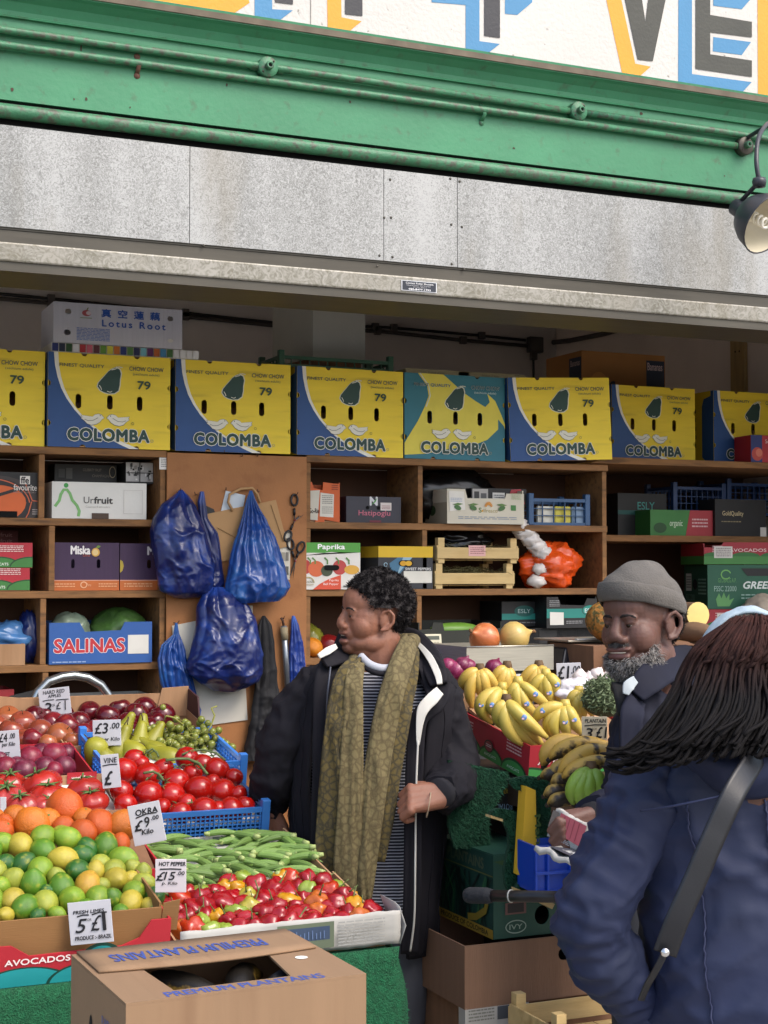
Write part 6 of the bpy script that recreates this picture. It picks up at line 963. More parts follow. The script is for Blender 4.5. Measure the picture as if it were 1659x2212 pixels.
t = thing('newspaper', 'folded newspaper sticking out below the brown slot-handled box', 'newspaper', atV(1005, 2215, vC+.0)); MB().box(0, .2, 0, .04, -.1, .045, NEWS).build('sheet', t); Art(.2, .045).rect(.5, .1, .95, .9, '#4a4f55').lines(.05, .1, .45, .9, 4, '#77776f').put(t, 'front', .2, 0, .045, 'print')
# bar with a foam end
a = atD(1015, 1934, 3.9); b = atD(1230, 1938, 3.72); t = thing('metal_bar', 'black metal bar with a foam wrapped end in front of the dark green carton', 'bar', a); BT = M('black_bar', '#1d191a', .35, var=.2); MB().tube([Vector((0, 0, 0)), b-a], .0145, BT, 12).build('bar', t); MB().tube([(a-a)+(b-a).normalized()*s for s in (-.012, 0, .05, .07)], [.016, .0205, .0205, .016], M('grey_foam', '#1f2126', .9, bump=.5, bs=50), 12).build('foam_grip', t); MB().tube([(b-a)*.42, (b-a)*.43], .0165, M('zip_tie', '#b0b0a8', .5), 12).build('cable_tie', t)
# blue crate, newspapers
a = atV(1153, 1930, 3.60); t = carton('plastic_crate', 'bright blue plastic crate with a stepped edge at the front of the right stall', 'crate', .42, .11, .125, (a.x, 3.60, a.z), (0, 0, R(-6)), mat=BCR2, inside=BCR2, th=.007, outline=[(0, 0), (.42, 0), (.42, .125), (.36, .125), (.33, .08), (.10, .072), (.055, .105), (.045, .125), (0, .125)])
for x in (.0, .035, .10, .17, .24, .31, .38, .412): MB().box(x, x+.008, -.012, -.0002, 0, .07 if .06 < x < .35 else .12, BCR2).build('rib', t, bevel=.002)
MB().box(0, .42, -.014, -.0003, .05, .058, BCR2).build('rib', t); MB().box(0, .42, -.014, -.0003, 0, .008, BCR2).build('rib', t)
zc = a.z+.13
def paper(label, pts, D, art=None, th=.012):
    P = [atD(*q, d) for q, d in zip(pts, D)]; o = P[0]; t = thing('newspaper', label, 'newspaper', o); X = (P[1]-P[0]); Zv = (P[3]-P[0]); w, h = X.length, Zv.length; X.normalize(); Yv = Zv.cross(X).normalized(); Zv = X.cross(Yv); t.rotation_euler = Matrix((X, Yv, Zv)).transposed().to_euler(); n = 8
    g = [[(w*i/n, .006*math.sin(i*1.7+j)+.003*noise.noise(Vector((i, j, 1.5))), h*j/n+.003*math.sin(i)) for i in range(n+1)] for j in range(n+1)]; MB().grid(g, NEWS).build('sheet', t, solid=th)
    if art: A = Art(w, h); A.l = th/2+.0075; art(A); A.put(t, 'front', w, 0, h, 'print')
    return t
paper('folded newspaper with a pink picture held by the man over the blue crate', [(1183, 1805), (1262, 1845), (1262, 1760), (1192, 1742)], [3.72, 3.66, 3.66, 3.72], lambda A: (A.poly([(.22, .28), (.92, .2), (.9, .95), (.2, .97)], '#b0555f'), [A.stroke([(.35+.13*i, .3), (.33+.13*i, .92)], .002, '#8a3a44') for i in range(4)], A.rect(.0, .35, .16, .95, '#6a625c'), A.lines(.05, .05, .9, .2, 3, '#8f98a0')))
paper('newspaper lying across the bright blue crate', [(1155, 1830), (1245, 1872), (1250, 1846), (1165, 1815)], [3.63, 3.52, 3.66, 3.76], lambda A: (A.poly([(.2, .1), (.95, .1), (.95, .7), (.15, .75)], '#3d3f48'), A.text('NEWS', .35, .3, .75, .55, '#c9c9c4', .02)))
lump('wrapped_produce', 'produce wrapped in brown film inside the bright blue crate', 'packet', (a.x+.2, 3.72, a.z+.01), (.12, .08, .06), M('wrapped_brown', '#5a4238', .3, var=.4, vs=25), 31, .3)
# ---- banana tray
v0b, zb0 = 3.93, 1.005; bt0 = atV(1140, 1688, v0b); TL2 = R(8.6); w, d, h = .46, .42, .105
A = Art(w, h)
for cx in (.0, .30, .62, .95): A.poly(ellipse(cx, .02, .18, .38, 16, 0, math.pi), '#1c4a28'); A.poly(ellipse(cx, -.02, .165, .36, 16, 0, math.pi), '#3f8f46')
A.text('AVOCADOS', .06, .46, .52, .60, '#e8dcd8', .025)
B = Art(d, h)
for cx in (.12, .45, .80): B.poly(ellipse(cx, .02, .19, .40, 16, 0, math.pi), '#1c4a28'); B.poly(ellipse(cx, -.02, .175, .37, 16, 0, math.pi), '#3f8f46'); B.text('AVOCATS', cx-.1, .10, cx+.08, .18, '#dfe8d8', .01)
B.lines(.68, .55, .9, .92, 4, '#e0b8b4', 3).lines(.06, .5, .16, .85, 4, '#e0b8b4', 5).ell(.42, .40, .07, .18, '#2a2a24').ell(.42, .40, .055, .145, '#8a3a3a').lines(.38, .36, .46, .46, 2, '#d8d0c8')
carton('avocado_tray', 'red and green avocado tray of bananas on the right stall', 'tray', w, d, h, (bt0.x, v0b, bt0.z), (TL2, 0, 0), mat=ink('#a82430'), front=A, left=B, outline=[(0, 0), (w, 0), (w, h*.72), (w*.2, h*.72), (w*.14, h), (0, h)])
lb = liner_plane('card liner under the bananas', bt0.x+.01, bt0.x+w-.01, v0b+.01, bt0.z+.06, v0b+d-.02, bt0.z+.06+.41*math.tan(TL2)+.06, KRAFT)
BANM = M('banana_skin', '#d6bb58', .4, var=.10, vs=5, col2='#a9a53c', c2s=6, c2t=(.55, .8), bump=.05, bs=25, dim=.85); BANY = M('banana_ripe', '#d4b252', .4, var=.10, vs=5, col2='#b08a3a', c2s=20, c2t=(.62, .7), bump=.05, bs=25, dim=.85); BANG = M('banana_green', '#86a83e', .42, var=.10, vs=6, bump=.05, bs=25, dim=.85); CROWN = M('banana_crown', '#5a4326', .7, var=.3, vs=30); TIPM = M('banana_tip', '#2c2418', .8)
STK = M('sticker_blue', '#5a80b4', .4); STK2 = M('sticker_pink', '#c8a8b4', .4)
def bunch(label, crown, D, fingers, mat, r=.0192, zf=Z7, stick=(), name='banana_bunch', cat='bananas', bulge=.03, group='banana bunches in the red tray'):
    c = atD(*zf(*crown), D); t = thing(name, label, cat, c, group=group)
    for i, (tx, ty, bx, by, dd) in enumerate(fingers):
        T = atD(*zf(tx, ty), D+dd)-c; Bq = atD(*zf(bx, by), D+dd*.5-bulge)-c; B_ = Bq*1.6-T*.3 if False else Bq
        mb = MB(); ctrl = (B_*2-(T*.5)) if True else B_; pts = finger(mb, [Vector((0, 0, 0)), B_*1.25-T*.12, T], r*rnd.uniform(.92, 1.08), mat, n=9); o = mb.build('banana', t)
        e = pts[-1]; MB().tube([e-(pts[-1]-pts[-2])*.2, e+(pts[-1]-pts[-2]).normalized()*.008], [r*.34, r*.22], TIPM, 7).build('tip', o)
        if i in stick:
            m_ = pts[6]; n_ = (-CF+UP*.25).normalized(); q = n_.to_track_quat('Z', 'Y').to_matrix().to_4x4(); pos = m_+n_*(r*.97)
            MB().lathe([(0, .0012), (.0065, .0006), (.0085, -.0012)], STK, 12, Matrix.Translation(pos) @ q).build('sticker', o); MB().box(-.007, .0, -.007, -.002, .0011, .0016, STK2, Matrix.Translation(pos) @ q).build('sticker_band', o)
    MB().tube([Vector((0, 0, .018)), Vector((0, 0, .006)), Vector((0, 0, -.012))], [.012, .016, .018], CROWN if mat != BANM or rnd.random() < .6 else BANM, 9).build('crown', t); return t
bunch('banana bunch at the back left of the red tray, crown by the red onions', (385, 660), 4.86, [(240, 830, 255, 720, .03), (330, 960, 280, 800, 0), (385, 870, 375, 760, 0), (440, 890, 420, 760, 0), (530, 850, 465, 720, .02)], BANY)
bunch('small banana bunch standing at the middle back of the red tray', (595, 640), 4.9, [(490, 800, 505, 700, .02), (545, 880, 545, 740, 0), (590, 880, 590, 760, 0), (650, 870, 640, 740, .02)], BANY)
bunch('banana bunch with a dark crown at the back right of the red tray', (840, 635), 4.9, [(690, 830, 740, 700, .02), (765, 870, 790, 740, 0), (850, 860, 840, 740, 0), (920, 830, 900, 720, 0)], BANY)
bunch('greenish banana bunch with blue stickers at the right of the tray', (895, 700), 4.78, [(770, 930, 790, 780, .03), (870, 970, 860, 830, .02), (950, 980, 905, 830, 0), (1040, 900, 970, 760, 0), (1060, 990, 1010, 840, 0)], BANM, stick=(2, 3))
bunch('banana bunch in the middle of the tray with long forward fingers', (680, 760), 4.72, [(610, 930, 630, 840, .02), (740, 1000, 650, 900, 0), (850, 1020, 715, 940, 0), (940, 970, 790, 840, 0)], BANM, stick=(2, 3))
bunch('banana bunch lying at the left of the tray with big curved fingers', (560, 805), 4.72, [(480, 1075, 320, 920, 0), (545, 1030, 430, 940, -.02), (600, 1000, 570, 900, .03)], BANM, r=.021, stick=(0, 1))
bunch('front banana bunch drooping over the near edge of the red tray', (590, 900), 4.52, [(560, 1110, 500, 1000, .03), (720, 1250, 545, 1090, 0), (830, 1250, 610, 1100, .02), (910, 1195, 680, 1010, -.02), (870, 1240, 720, 1090, .02)], BANM, r=.021, stick=(3,))
bunch('front right banana bunch with fingers fanned both ways', (1045, 940), 4.55, [(800, 1080, 850, 960, .02), (930, 1180, 880, 1050, .02), (1010, 1195, 905, 1090, 0), (1075, 1180, 1020, 1060, 0), (1160, 1160, 1100, 1040, 0)], BANM, r=.020, stick=(0, 3, 4))
bunch('small banana bunch beside the herbs behind the plantain card', (1150, 835), 4.66, [(1080, 950, 1095, 880, .02), (1150, 1060, 1125, 930, 0), (1190, 1040, 1170, 920, 0), (1250, 1020, 1215, 900, .02)], BANM)
# ---- plantains and green bananas
PLM2 = M('ripe_plantain', '#c09a44', .5, var=.15, vs=6, col2='#2a2014', c2s=20, c2t=(.53, .62), bump=.08, bs=30); PLM3 = M('dark_plantain', '#a08440', .5, var=.2, vs=6, col2='#1d160e', c2s=16, c2t=(.50, .6))
for k, (a_, b_, c_, D, m, r, lb) in enumerate([((880, 1400), (900, 1200), (1160, 1195), 4.28, PLM2, .026, 'large yellow plantain on the left of the plantain heap'), ((930, 1350), (1080, 1190), (1400, 1250), 4.22, PLM2, .024, 'long spotted plantain along the top of the plantain heap'), ((1000, 1475), (1130, 1270), (1420, 1270), 4.16, PLM2, .024, 'yellow plantain with a green stem end in the middle of the heap'), ((1030, 1500), (1180, 1380), (1420, 1360), 4.12, PLM2, .024, 'spotted plantain low in the heap above the green bananas'), ((930, 1480), (1000, 1400), (1200, 1330), 4.2, PLM3, .022, 'dark plantain wedged under the yellow ones'), ((860, 1490), (960, 1440), (1120, 1480), 4.2, PLM3, .02, 'brown plantain tip pointing left beside the tray'), ((945, 1545), (1020, 1480), (1180, 1530), 4.16, PLM3, .022, 'blackened plantain above the turf corner'), ((890, 1635), (960, 1580), (1160, 1600), 4.14, PLM3, .021, 'plantain with an olive tip low on the left of the heap'), ((920, 1700), (1000, 1640), (1180, 1670), 4.12, PLM3, .021, 'lowest dark plantain on top of the newspaper'), ((1280, 1560), (1340, 1500), (1450, 1480), 4.1, PLM3, .022, 'dark plantain behind the green bananas')]):
    P = [atD(*Z7(*a_), D), atD(*Z7(*b_), D-.03), atD(*Z7(*c_), D+.05)]; t = thing('plantain', lb, 'plantain', P[0], group='plantains on the right stall'); mb = MB(); pts = finger(mb, [p-P[0] for p in P], r, m); mb.build('skin', t)
    MB().tube([pts[0], pts[0]+(pts[0]-pts[1]).normalized()*.012], [r*.35, r*.3], TIPM, 7).build('stem_end', t)
bunch('bunch of green bananas in front of the plantains', (1245, 1425), 4.02, [(1105, 1700, 1075, 1540, 0), (1165, 1720, 1130, 1560, -.01), (1235, 1710, 1210, 1570, -.01), (1320, 1690, 1310, 1550, .01)], BANG, r=.021, name='green_banana_bunch', cat='green bananas', group='green bananas')
MB().box(0, 1, 0, 1, 0, 1, DARK)
t = thing('carton', 'dark carton under the plantains on the right stall', 'box', (bt0.x+.09, 3.62, .87)); MB().box(0, .22, 0, .28, 0, .10, KRAFTD).build('body', t)
price('cream card lettered PLANTAIN 3 for £1 above the plantain heap', (1257, 1598), (1312, 1598), (1256, 1548), 4.25, [('PLANTAIN', .12, .74, .95, .90, .02), ('-', .1, .60, .95, .64), ('3', .12, .08, .42, .50, .015), ('FOR', .40, .42, .58, .52, .01), ('£1', .55, .08, .98, .55, .02)], mat=M('cream_price_card', '#cfc3a8', .5))
# ---- herbs, garlic, onions, metal pan, scales
g = random.Random(5); hc = atD(1320, 1500, 4.62); t = thing('herb_bundle', 'heap of grey-green thyme on the right stall beside the man', 'herbs', hc); HB = M('thyme_green', '#5c6b4a', .7, var=.35, vs=40, orand=0)
for part in range(5):
    mb = MB()
    for i in range(700):
        d = Vector((g.uniform(-1, 1), g.uniform(-1, 1), g.uniform(-1, 1))); d = Vector((d.x*.085, d.y*.055, d.z*.055)) if d.length < 1 else d.normalized(); d = Vector((d.x*.09, d.y*.055, d.z*.055)) if abs(d.x) > .09 or abs(d.z) > .06 else d; a = g.uniform(0, 6.28); l = g.uniform(.008, .03); e = d+Vector((math.cos(a)*l, g.uniform(-.5, .3)*l, math.sin(a)*l*.7)); s = Vector((g.uniform(-1, 1), g.uniform(-1, 1), g.uniform(-1, 1))).normalized()*.003; m = (d+e)/2
        mb.add([d, m+s, e, m-s], [(0, 1, 2, 3)], HB)
    o = mb.build('sprigs', t); o['kind'] = 'stuff'
MB().ball((0, .02, -.02), (.085, .055, .05), M('herb_core', '#3c4530', .9), 14, 10).build('herb_core', t)
t = thing('carton', 'shallow brown tray under the thyme and garlic', 'tray', (atD(1240, 1560, 4.6).x, 4.05, 1.0)); MB().box(0, .6, 0, .3, 0, .06, KRAFT).build('body', t)
gp = lump('clear_bag', 'clear plastic bag of white garlic beside the thyme', 'bag', atD(1245, 1505, 4.78)-UP*.03, (.07, .05, .045), M('garlic_bag', '#cfcbd0', .2, var=.15, vs=30, bump=.4, bs=30), 41, .3)
gM = blob(lambda d: (1-.2*abs(d.z)+.35*max(0, d.z)**14)*(1+.06*math.cos(7*math.atan2(d.y, d.x))), 14, 10, M('garlic_skin', '#d9cdc8', .5, var=.1, vs=3, col2='#b89aa4', c2s=3, c2t=(.55, .8)), 'garlic')
for k, (x, y) in enumerate([(1253, 1462), (1275, 1468), (1296, 1472), (1262, 1482), (1290, 1458), (1315, 1466), (1240, 1478)]):
    o = inst('garlic_bulb', gM, None, atD(x, y, 4.8), (g.uniform(-.6, .6), g.uniform(-.6, .6), 0), .024); tag(o, f'white garlic bulb, {ORD[k]} counted among those behind the thyme', 'garlic', 'garlic bulbs on the right stall')
price('white card lettered £1.00 standing behind the garlic', (1203, 1472), (1256, 1470), (1203, 1433), 4.85, [('£1', .05, .12, .52, .82, .03), ('.00', .6, .40, .97, .82, .02)])
ONR = M('red_onion_skin', '#7a2348', .3, var=.2, vs=4, bump=.15, bs=12, stretch=(1, 1, .15), col2='#a85a80', c2s=3, c2t=(.5, .8), orand=.25); onM = MB().lathe([(0, -.95), (.3, -.92), (.7, -.7), (.95, -.3), (1, .05), (.88, .42), (.6, .7), (.3, .88), (.14, 1.05), (.08, 1.2), (0, 1.22)], ONR, 20).mesh('onion')
for x, y, r, lb in [(985, 1450, 24, 'red onion nearest the seller behind the bananas'), (1000, 1437, 20, 'red onion with a pale dry neck behind the seller'), (968, 1440, 20, 'small red onion just beside the seller’s collar'), (1012, 1440, 18, 'shiny pale purple onion beside the metal pan'), (1068, 1443, 21, 'red onion between the two back banana bunches'), (1005, 1465, 20, 'dark red onion low beside the left banana bunch'), (1050, 1462, 18, 'dark red onion half hidden under a banana bunch')]:
    p = atD(x, y, 4.98); o = inst('red_onion', onM, None, p, (g.uniform(-1, .3), g.uniform(-.8, .8), 0), r*4.98/F); tag(o, lb, 'onion', 'red onions behind the bananas')
t = thing('carton', 'low brown tray of red onions behind the bananas', 'tray', (atD(960, 1470, 5).x, 4.42, 1.17)); MB().box(0, .28, 0, .22, 0, .04, KRAFT).build('body', t)
# steel pan with two big onions
vP = 4.62; pa = atV(1008, 1452, vP); pb = atV(1196, 1452, vP); pt = atV(1008, 1398, vP); w = pb.x-pa.x; h = pt.z-pa.z; pan = thing('metal_pan', 'square brushed steel weighing pan holding two big onions', 'pan', (pa.x, vP, pa.z)); STL = M('brushed_steel', '#b5b2a6', .35, metal=.8, var=.12, vs=10, stretch=(1, 1, 20)); d = .30
MB().box(0, w, 0, .003, 0, h, STL).build('front_wall', pan); MB().box(0, .003, .0035, d, 0, h, STL).build('side_wall', pan); MB().box(w-.003, w, .0035, d, 0, h, STL).build('side_wall', pan); MB().box(.004, w-.004, d-.003, d, 0, h, STL).build('back_wall', pan); MB().box(.004, w-.004, .004, d-.004, .001, .004, STL).build('floor', pan); MB().tube([(0, -.001, h), (w, -.001, h)], .003, STL, 8).build('rim', pan)
MB().box(.05, w-.05, .05, .25, -.30, -.0005, M('stand_grey', '#4d4f52', .5)).build('stand', pan); MB().box(.02, w-.02, -.02, .27, -.033, -.012, M('scale_base', '#b9bab8', .5)).build('scale_base', pan)
ONY = M('onion_skin', '#b8663a', .3, var=.12, vs=3, bump=.08, bs=10, stretch=(1, 1, .1), col2='#c98a5a', c2s=3, c2t=(.5, .8)); ONY2 = M('pale_onion_skin', '#c2a561', .3, var=.12, vs=3, bump=.08, bs=10, stretch=(1, 1, .1), col2='#a8884a', c2s=3, c2t=(.5, .8))
for x, y, r, m, rot, lb in [(1046, 1379, 33, ONY, (.3, -1.2, 0), 'big copper coloured onion in the steel pan'), (1112, 1376, 33, ONY2, (.2, 1.25, 0), 'big pale yellow onion with a dry root in the steel pan')]:
    p = atV(x, y, vP+.10); me = onM.copy(); me.materials.clear(); me.materials.append(m); o = inst('onion', me, None, p, rot, r*depth(p)/F*1.05); tag(o, lb, 'onion'); MB().tube([(0, 0, 1.1), (.05, 0, 1.3), (.15, .05, 1.4)], [.1, .12, .05], M('dry_root', '#7a5a3a', .9), 6).build('dry_neck', o)
# scales with a clear bag
vS2 = 4.75; a = atV(1212, 1452, vS2); sc = thing('weighing_scale', 'black shop scale with a steel plate beside the man', 'scale', (a.x, vS2, a.z)); ws = .26; SB = M('scale_black', '#1c1d24', .3, var=.1)
mb = MB(); mb.hexa([(0, 0, 0), (ws, 0, 0), (0, .26, 0), (ws, .26, 0), (.035, .03, .085), (ws-.0, .03, .085), (.035, .23, .085), (ws, .23, .085)], SB); mb.build('body', sc, bevel=.006)
MB().box(.03, ws+.04, .0, .25, .105, .112, STL).build('plate', sc, bevel=.002); MB().box(.06, ws, .05, .2, .0855, .1045, SB).build('plate_support', sc); MB().box(.07, .16, .003, .02, .113, .117, WHITEC).build('label_strip', sc); MB().box(.05, ws-.05, .05, .22, -.3, -.001, KRAFTD).build('stand', sc)
lump('clear_bag', 'clear plastic tub of yellow sticks in front of the scale', 'tub', atV(1300, 1450, vS2-.10)-UP*.005, (.055, .04, .05), M('clear_tub', '#b5b06a', .12, var=.3, vs=30), 44, .12)
# calculator, tape roll, orange, pumpkin, yam
c = atV(921, 1415, 5.55); k = thing('calculator', 'cream desk calculator leaning on the shelf behind the seller', 'calculator', c, (R(-12), 0, R(-6))); w, h = atV(955, 1415, 5.55).x-c.x, .085; CC = M('cream_plastic', '#d2cbb0', .5); MB().box(0, w, 0, .012, 0, h, CC).build('case', k, bevel=.003); A = Art(w, h); A.rect(.12, .72, .86, .9, '#4a5044'); [A.rect(.14+.18*i, .1+.14*j, .27+.18*i, .19+.14*j, '#a8a28c') for i in range(4) for j in range(4)]; A.put(k, 'front', w, .012, h, 'keys'); MB().box(.0, w, .013, .05, -.15, .02, KRAFTD).build('stand', k)
c = atV(898, 1398, 5.5); t = thing('tape_roll', 'cardboard tube end standing behind the seller’s collar', 'tube', c, (R(80), 0, R(20))); MB().lathe([(.026, -.05), (.034, -.05), (.034, .05), (.026, .05), (.026, -.05)], M('card_tube', '#b8ab8c', .7), 20).build('tube', t)
o = inst('orange', oraM, None, atV(675, 1398, VS+.06), (.4, .3, 0), .045, lin('#d8841e')); tag(o, 'orange lying alone on the shelf behind the seller’s shoulder', 'orange')
o = lump('bagged_produce', 'clear bag of green and yellow fruit on the shelf behind the orange', 'bag', (atV(665, 1400, VS+.15).x, VS+.15, 1.2725), (.07, .06, .07), M('bag_mixed', '#7a7a2c', .2, var=.3, vs=12), 47, .2); o = lump('red_peppers', 'dark red fruit behind the seller’s collar on the shelf', 'fruit', (atV(715, 1400, VS+.10).x, VS+.12, 1.2725), (.06, .05, .045), M('dark_red_fruit', '#7d1a1a', .3), 48, .1)
PK = M('pumpkin_skin', '#9c6a2a', .6, var=.25, vs=3, bump=.6, bs=7, col2='#4f4a22', c2s=5, c2t=(.48, .6)); pm = blob(lambda d: (1-.12*abs(d.z)**3)*(1+.05*math.cos(10*math.atan2(d.y, d.x))*(1-d.z*d.z)), 40, 22, PK, 'pumpkin'); p = atD(1312, 1345, 5.5); o = inst('pumpkin', pm, None, p, (.3, .5, 0), .078); tag(o, 'mottled orange and green pumpkin behind the man’s face', 'pumpkin'); t = thing('carton', 'carton supporting the pumpkin behind the man', 'box', (p.x-.12, p.y-.1, 1.0)); MB().box(0, .5, 0, .3, 0, p.z-.077-1.0, KRAFTD).build('body', t)
YAM = M('yam_skin', '#6a4f38', .9, var=.3, vs=8, bump=.5, bs=20); p = atD(1508, 1328, 5.3); t = thing('yam', 'cut yam with a pale yellow face behind the man’s beanie', 'yam', p); dq = (-CF*1.+CR*.35).normalized().to_track_quat('Z', 'Y').to_matrix().to_4x4(); MB().lathe([(0, -.2), (.03, -.18), (.042, -.1), (.044, 0)], YAM, 18, dq).build('root', t); MB().lathe([(0, .0015), (.03, .001), (.044, 0)], M('yam_flesh', '#d2bd72', .6, var=.1, vs=20), 18, dq).build('cut_face', t)
for x, y, lb in [(1495, 1365, 'brown yam under the cut one'), (1520, 1372, 'pale yam end beside the headband')]:
    p = atD(x, y, 5.3); t = thing('yam', lb, 'yam', p); MB().ball((0, 0, 0), (.05, .12, .035), YAM if 'brown' in lb else M('pale_yam', '#b59c80', .8, var=.2), 16, 10, lambda d: 1+.12*noise.noise(d*2)).build('root', t)
t = thing('shelf_stand', 'stacked cartons under the yams behind the man', 'box', (p.x-.25, p.y-.1, .2)); MB().box(0, .6, 0, .4, 0, p.z-.04-.2, KRAFTD).build('body', t)
rb = atV(1622, 985, VR-.18); rb.z = 2.141; t = thing('carton', 'small red and blue tomato carton in front of the rightmost yellow carton', 'box', rb, (0, 0, R(-6))); MB().box(0, .22, 0, .15, 0, .13, ink('#a8222c')).build('body', t, bevel=.002); A = Art(.22, .13); A.rect(0, 0, .28, 1.0, '#23306a').ell(.16, .3, .14, .25, '#b8453a').ell(.2, .35, .08, .15, '#d0705a').text('Sweet Tomatoes', .36, .7, .95, .85, '#e5cfcc', .01).ell(.6, .35, .1, .15, '#d9c0b8'); A.put(t, 'front', .22, .15, .13)
# ============================================================ PEOPLE
def smooth_path(P, n=8):
    P = [Vector(p) for p in P]; o = []
    for i in range(len(P)-1):
        p0 = P[max(i-1, 0)]; p1 = P[i]; p2 = P[i+1]; p3 = P[min(i+2, len(P)-1)]
        for t in np.linspace(0, 1, n, endpoint=False): o.append(.5*((2*p1)+(p2-p0)*t+(2*p0-5*p1+4*p2-p3)*t*t+(3*p1-p0-3*p2+p3)*t**3))
    return o+[P[-1]]
def caps(mb, path, rs, n=14, mat=None):
    """rounded, tapered limb"""
    P = [Vector(p) for p in path]; mb.tube(P, rs, mat, n)
    mb.ball(P[0], rs[0], mat, n, 8); mb.ball(P[-1], rs[-1], mat, n, 8)
def fuse(mb, name, mat, parent, base, voxel=.0035, smooth=4, colour=None, disp=None):
    """weld overlapping forms into one continuous skin"""
    ob = bpy.data.objects.new('tmp', mb.mesh('tmp')); C.objects.link(ob); md = ob.modifiers.new('r', 'REMESH'); md.mode = 'VOXEL'; md.voxel_size = voxel; ms = ob.modifiers.new('s', 'SMOOTH'); ms.iterations = smooth; ms.factor = .5
    dg = bpy.context.evaluated_depsgraph_get(); dg.update(); me = bpy.data.meshes.new_from_object(ob.evaluated_get(dg)); bpy.data.objects.remove(ob)
    n = len(me.vertices); co = np.empty(n*3); me.vertices.foreach_get('co', co); co = co.reshape(-1, 3)
    if disp is not None:
        no = np.empty(n*3); me.vertices.foreach_get('normal', no); co = disp(co, no.reshape(-1, 3))
    if colour:
        at = me.color_attributes.new('tone', 'FLOAT_COLOR', 'POINT'); cc = np.ones((n, 4)); cc[:, :3] = colour(co); at.data.foreach_set('color', cc.ravel())
    me.vertices.foreach_set('co', (co-np.array(base)).ravel()); me.materials.clear(); me.materials.append(mat); me.polygons.foreach_set('use_smooth', [True]*len(me.polygons)); me.name = name; me.update()
    o = bpy.data.objects.new(name, me); C.objects.link(o); o.parent = parent; return o
def skin_mat(key, rough=.55):
    m = M(key, (1, 1, 1), rough, var=.10, vs=25, bump=.12, bs=180, sub=.12); nt = m.node_tree
    at = nt.nodes.new('ShaderNodeAttribute'); at.attribute_name = 'tone'
    for n in nt.nodes:
        if n.type == 'RGB':
            for l in list(n.outputs[0].links): s = l.to_socket; nt.links.new(at.outputs['Color'], s)
            break
    return m
def cloth(key, c, c2=None, rough=.75, bs=500, bump=.1, var=.12, **k): return M(key, c, rough, var=var, vs=4, bump=bump, bs=bs, col2=c2, c2s=6, c2t=(.45, .75), **k)
def rel(o, base): return o
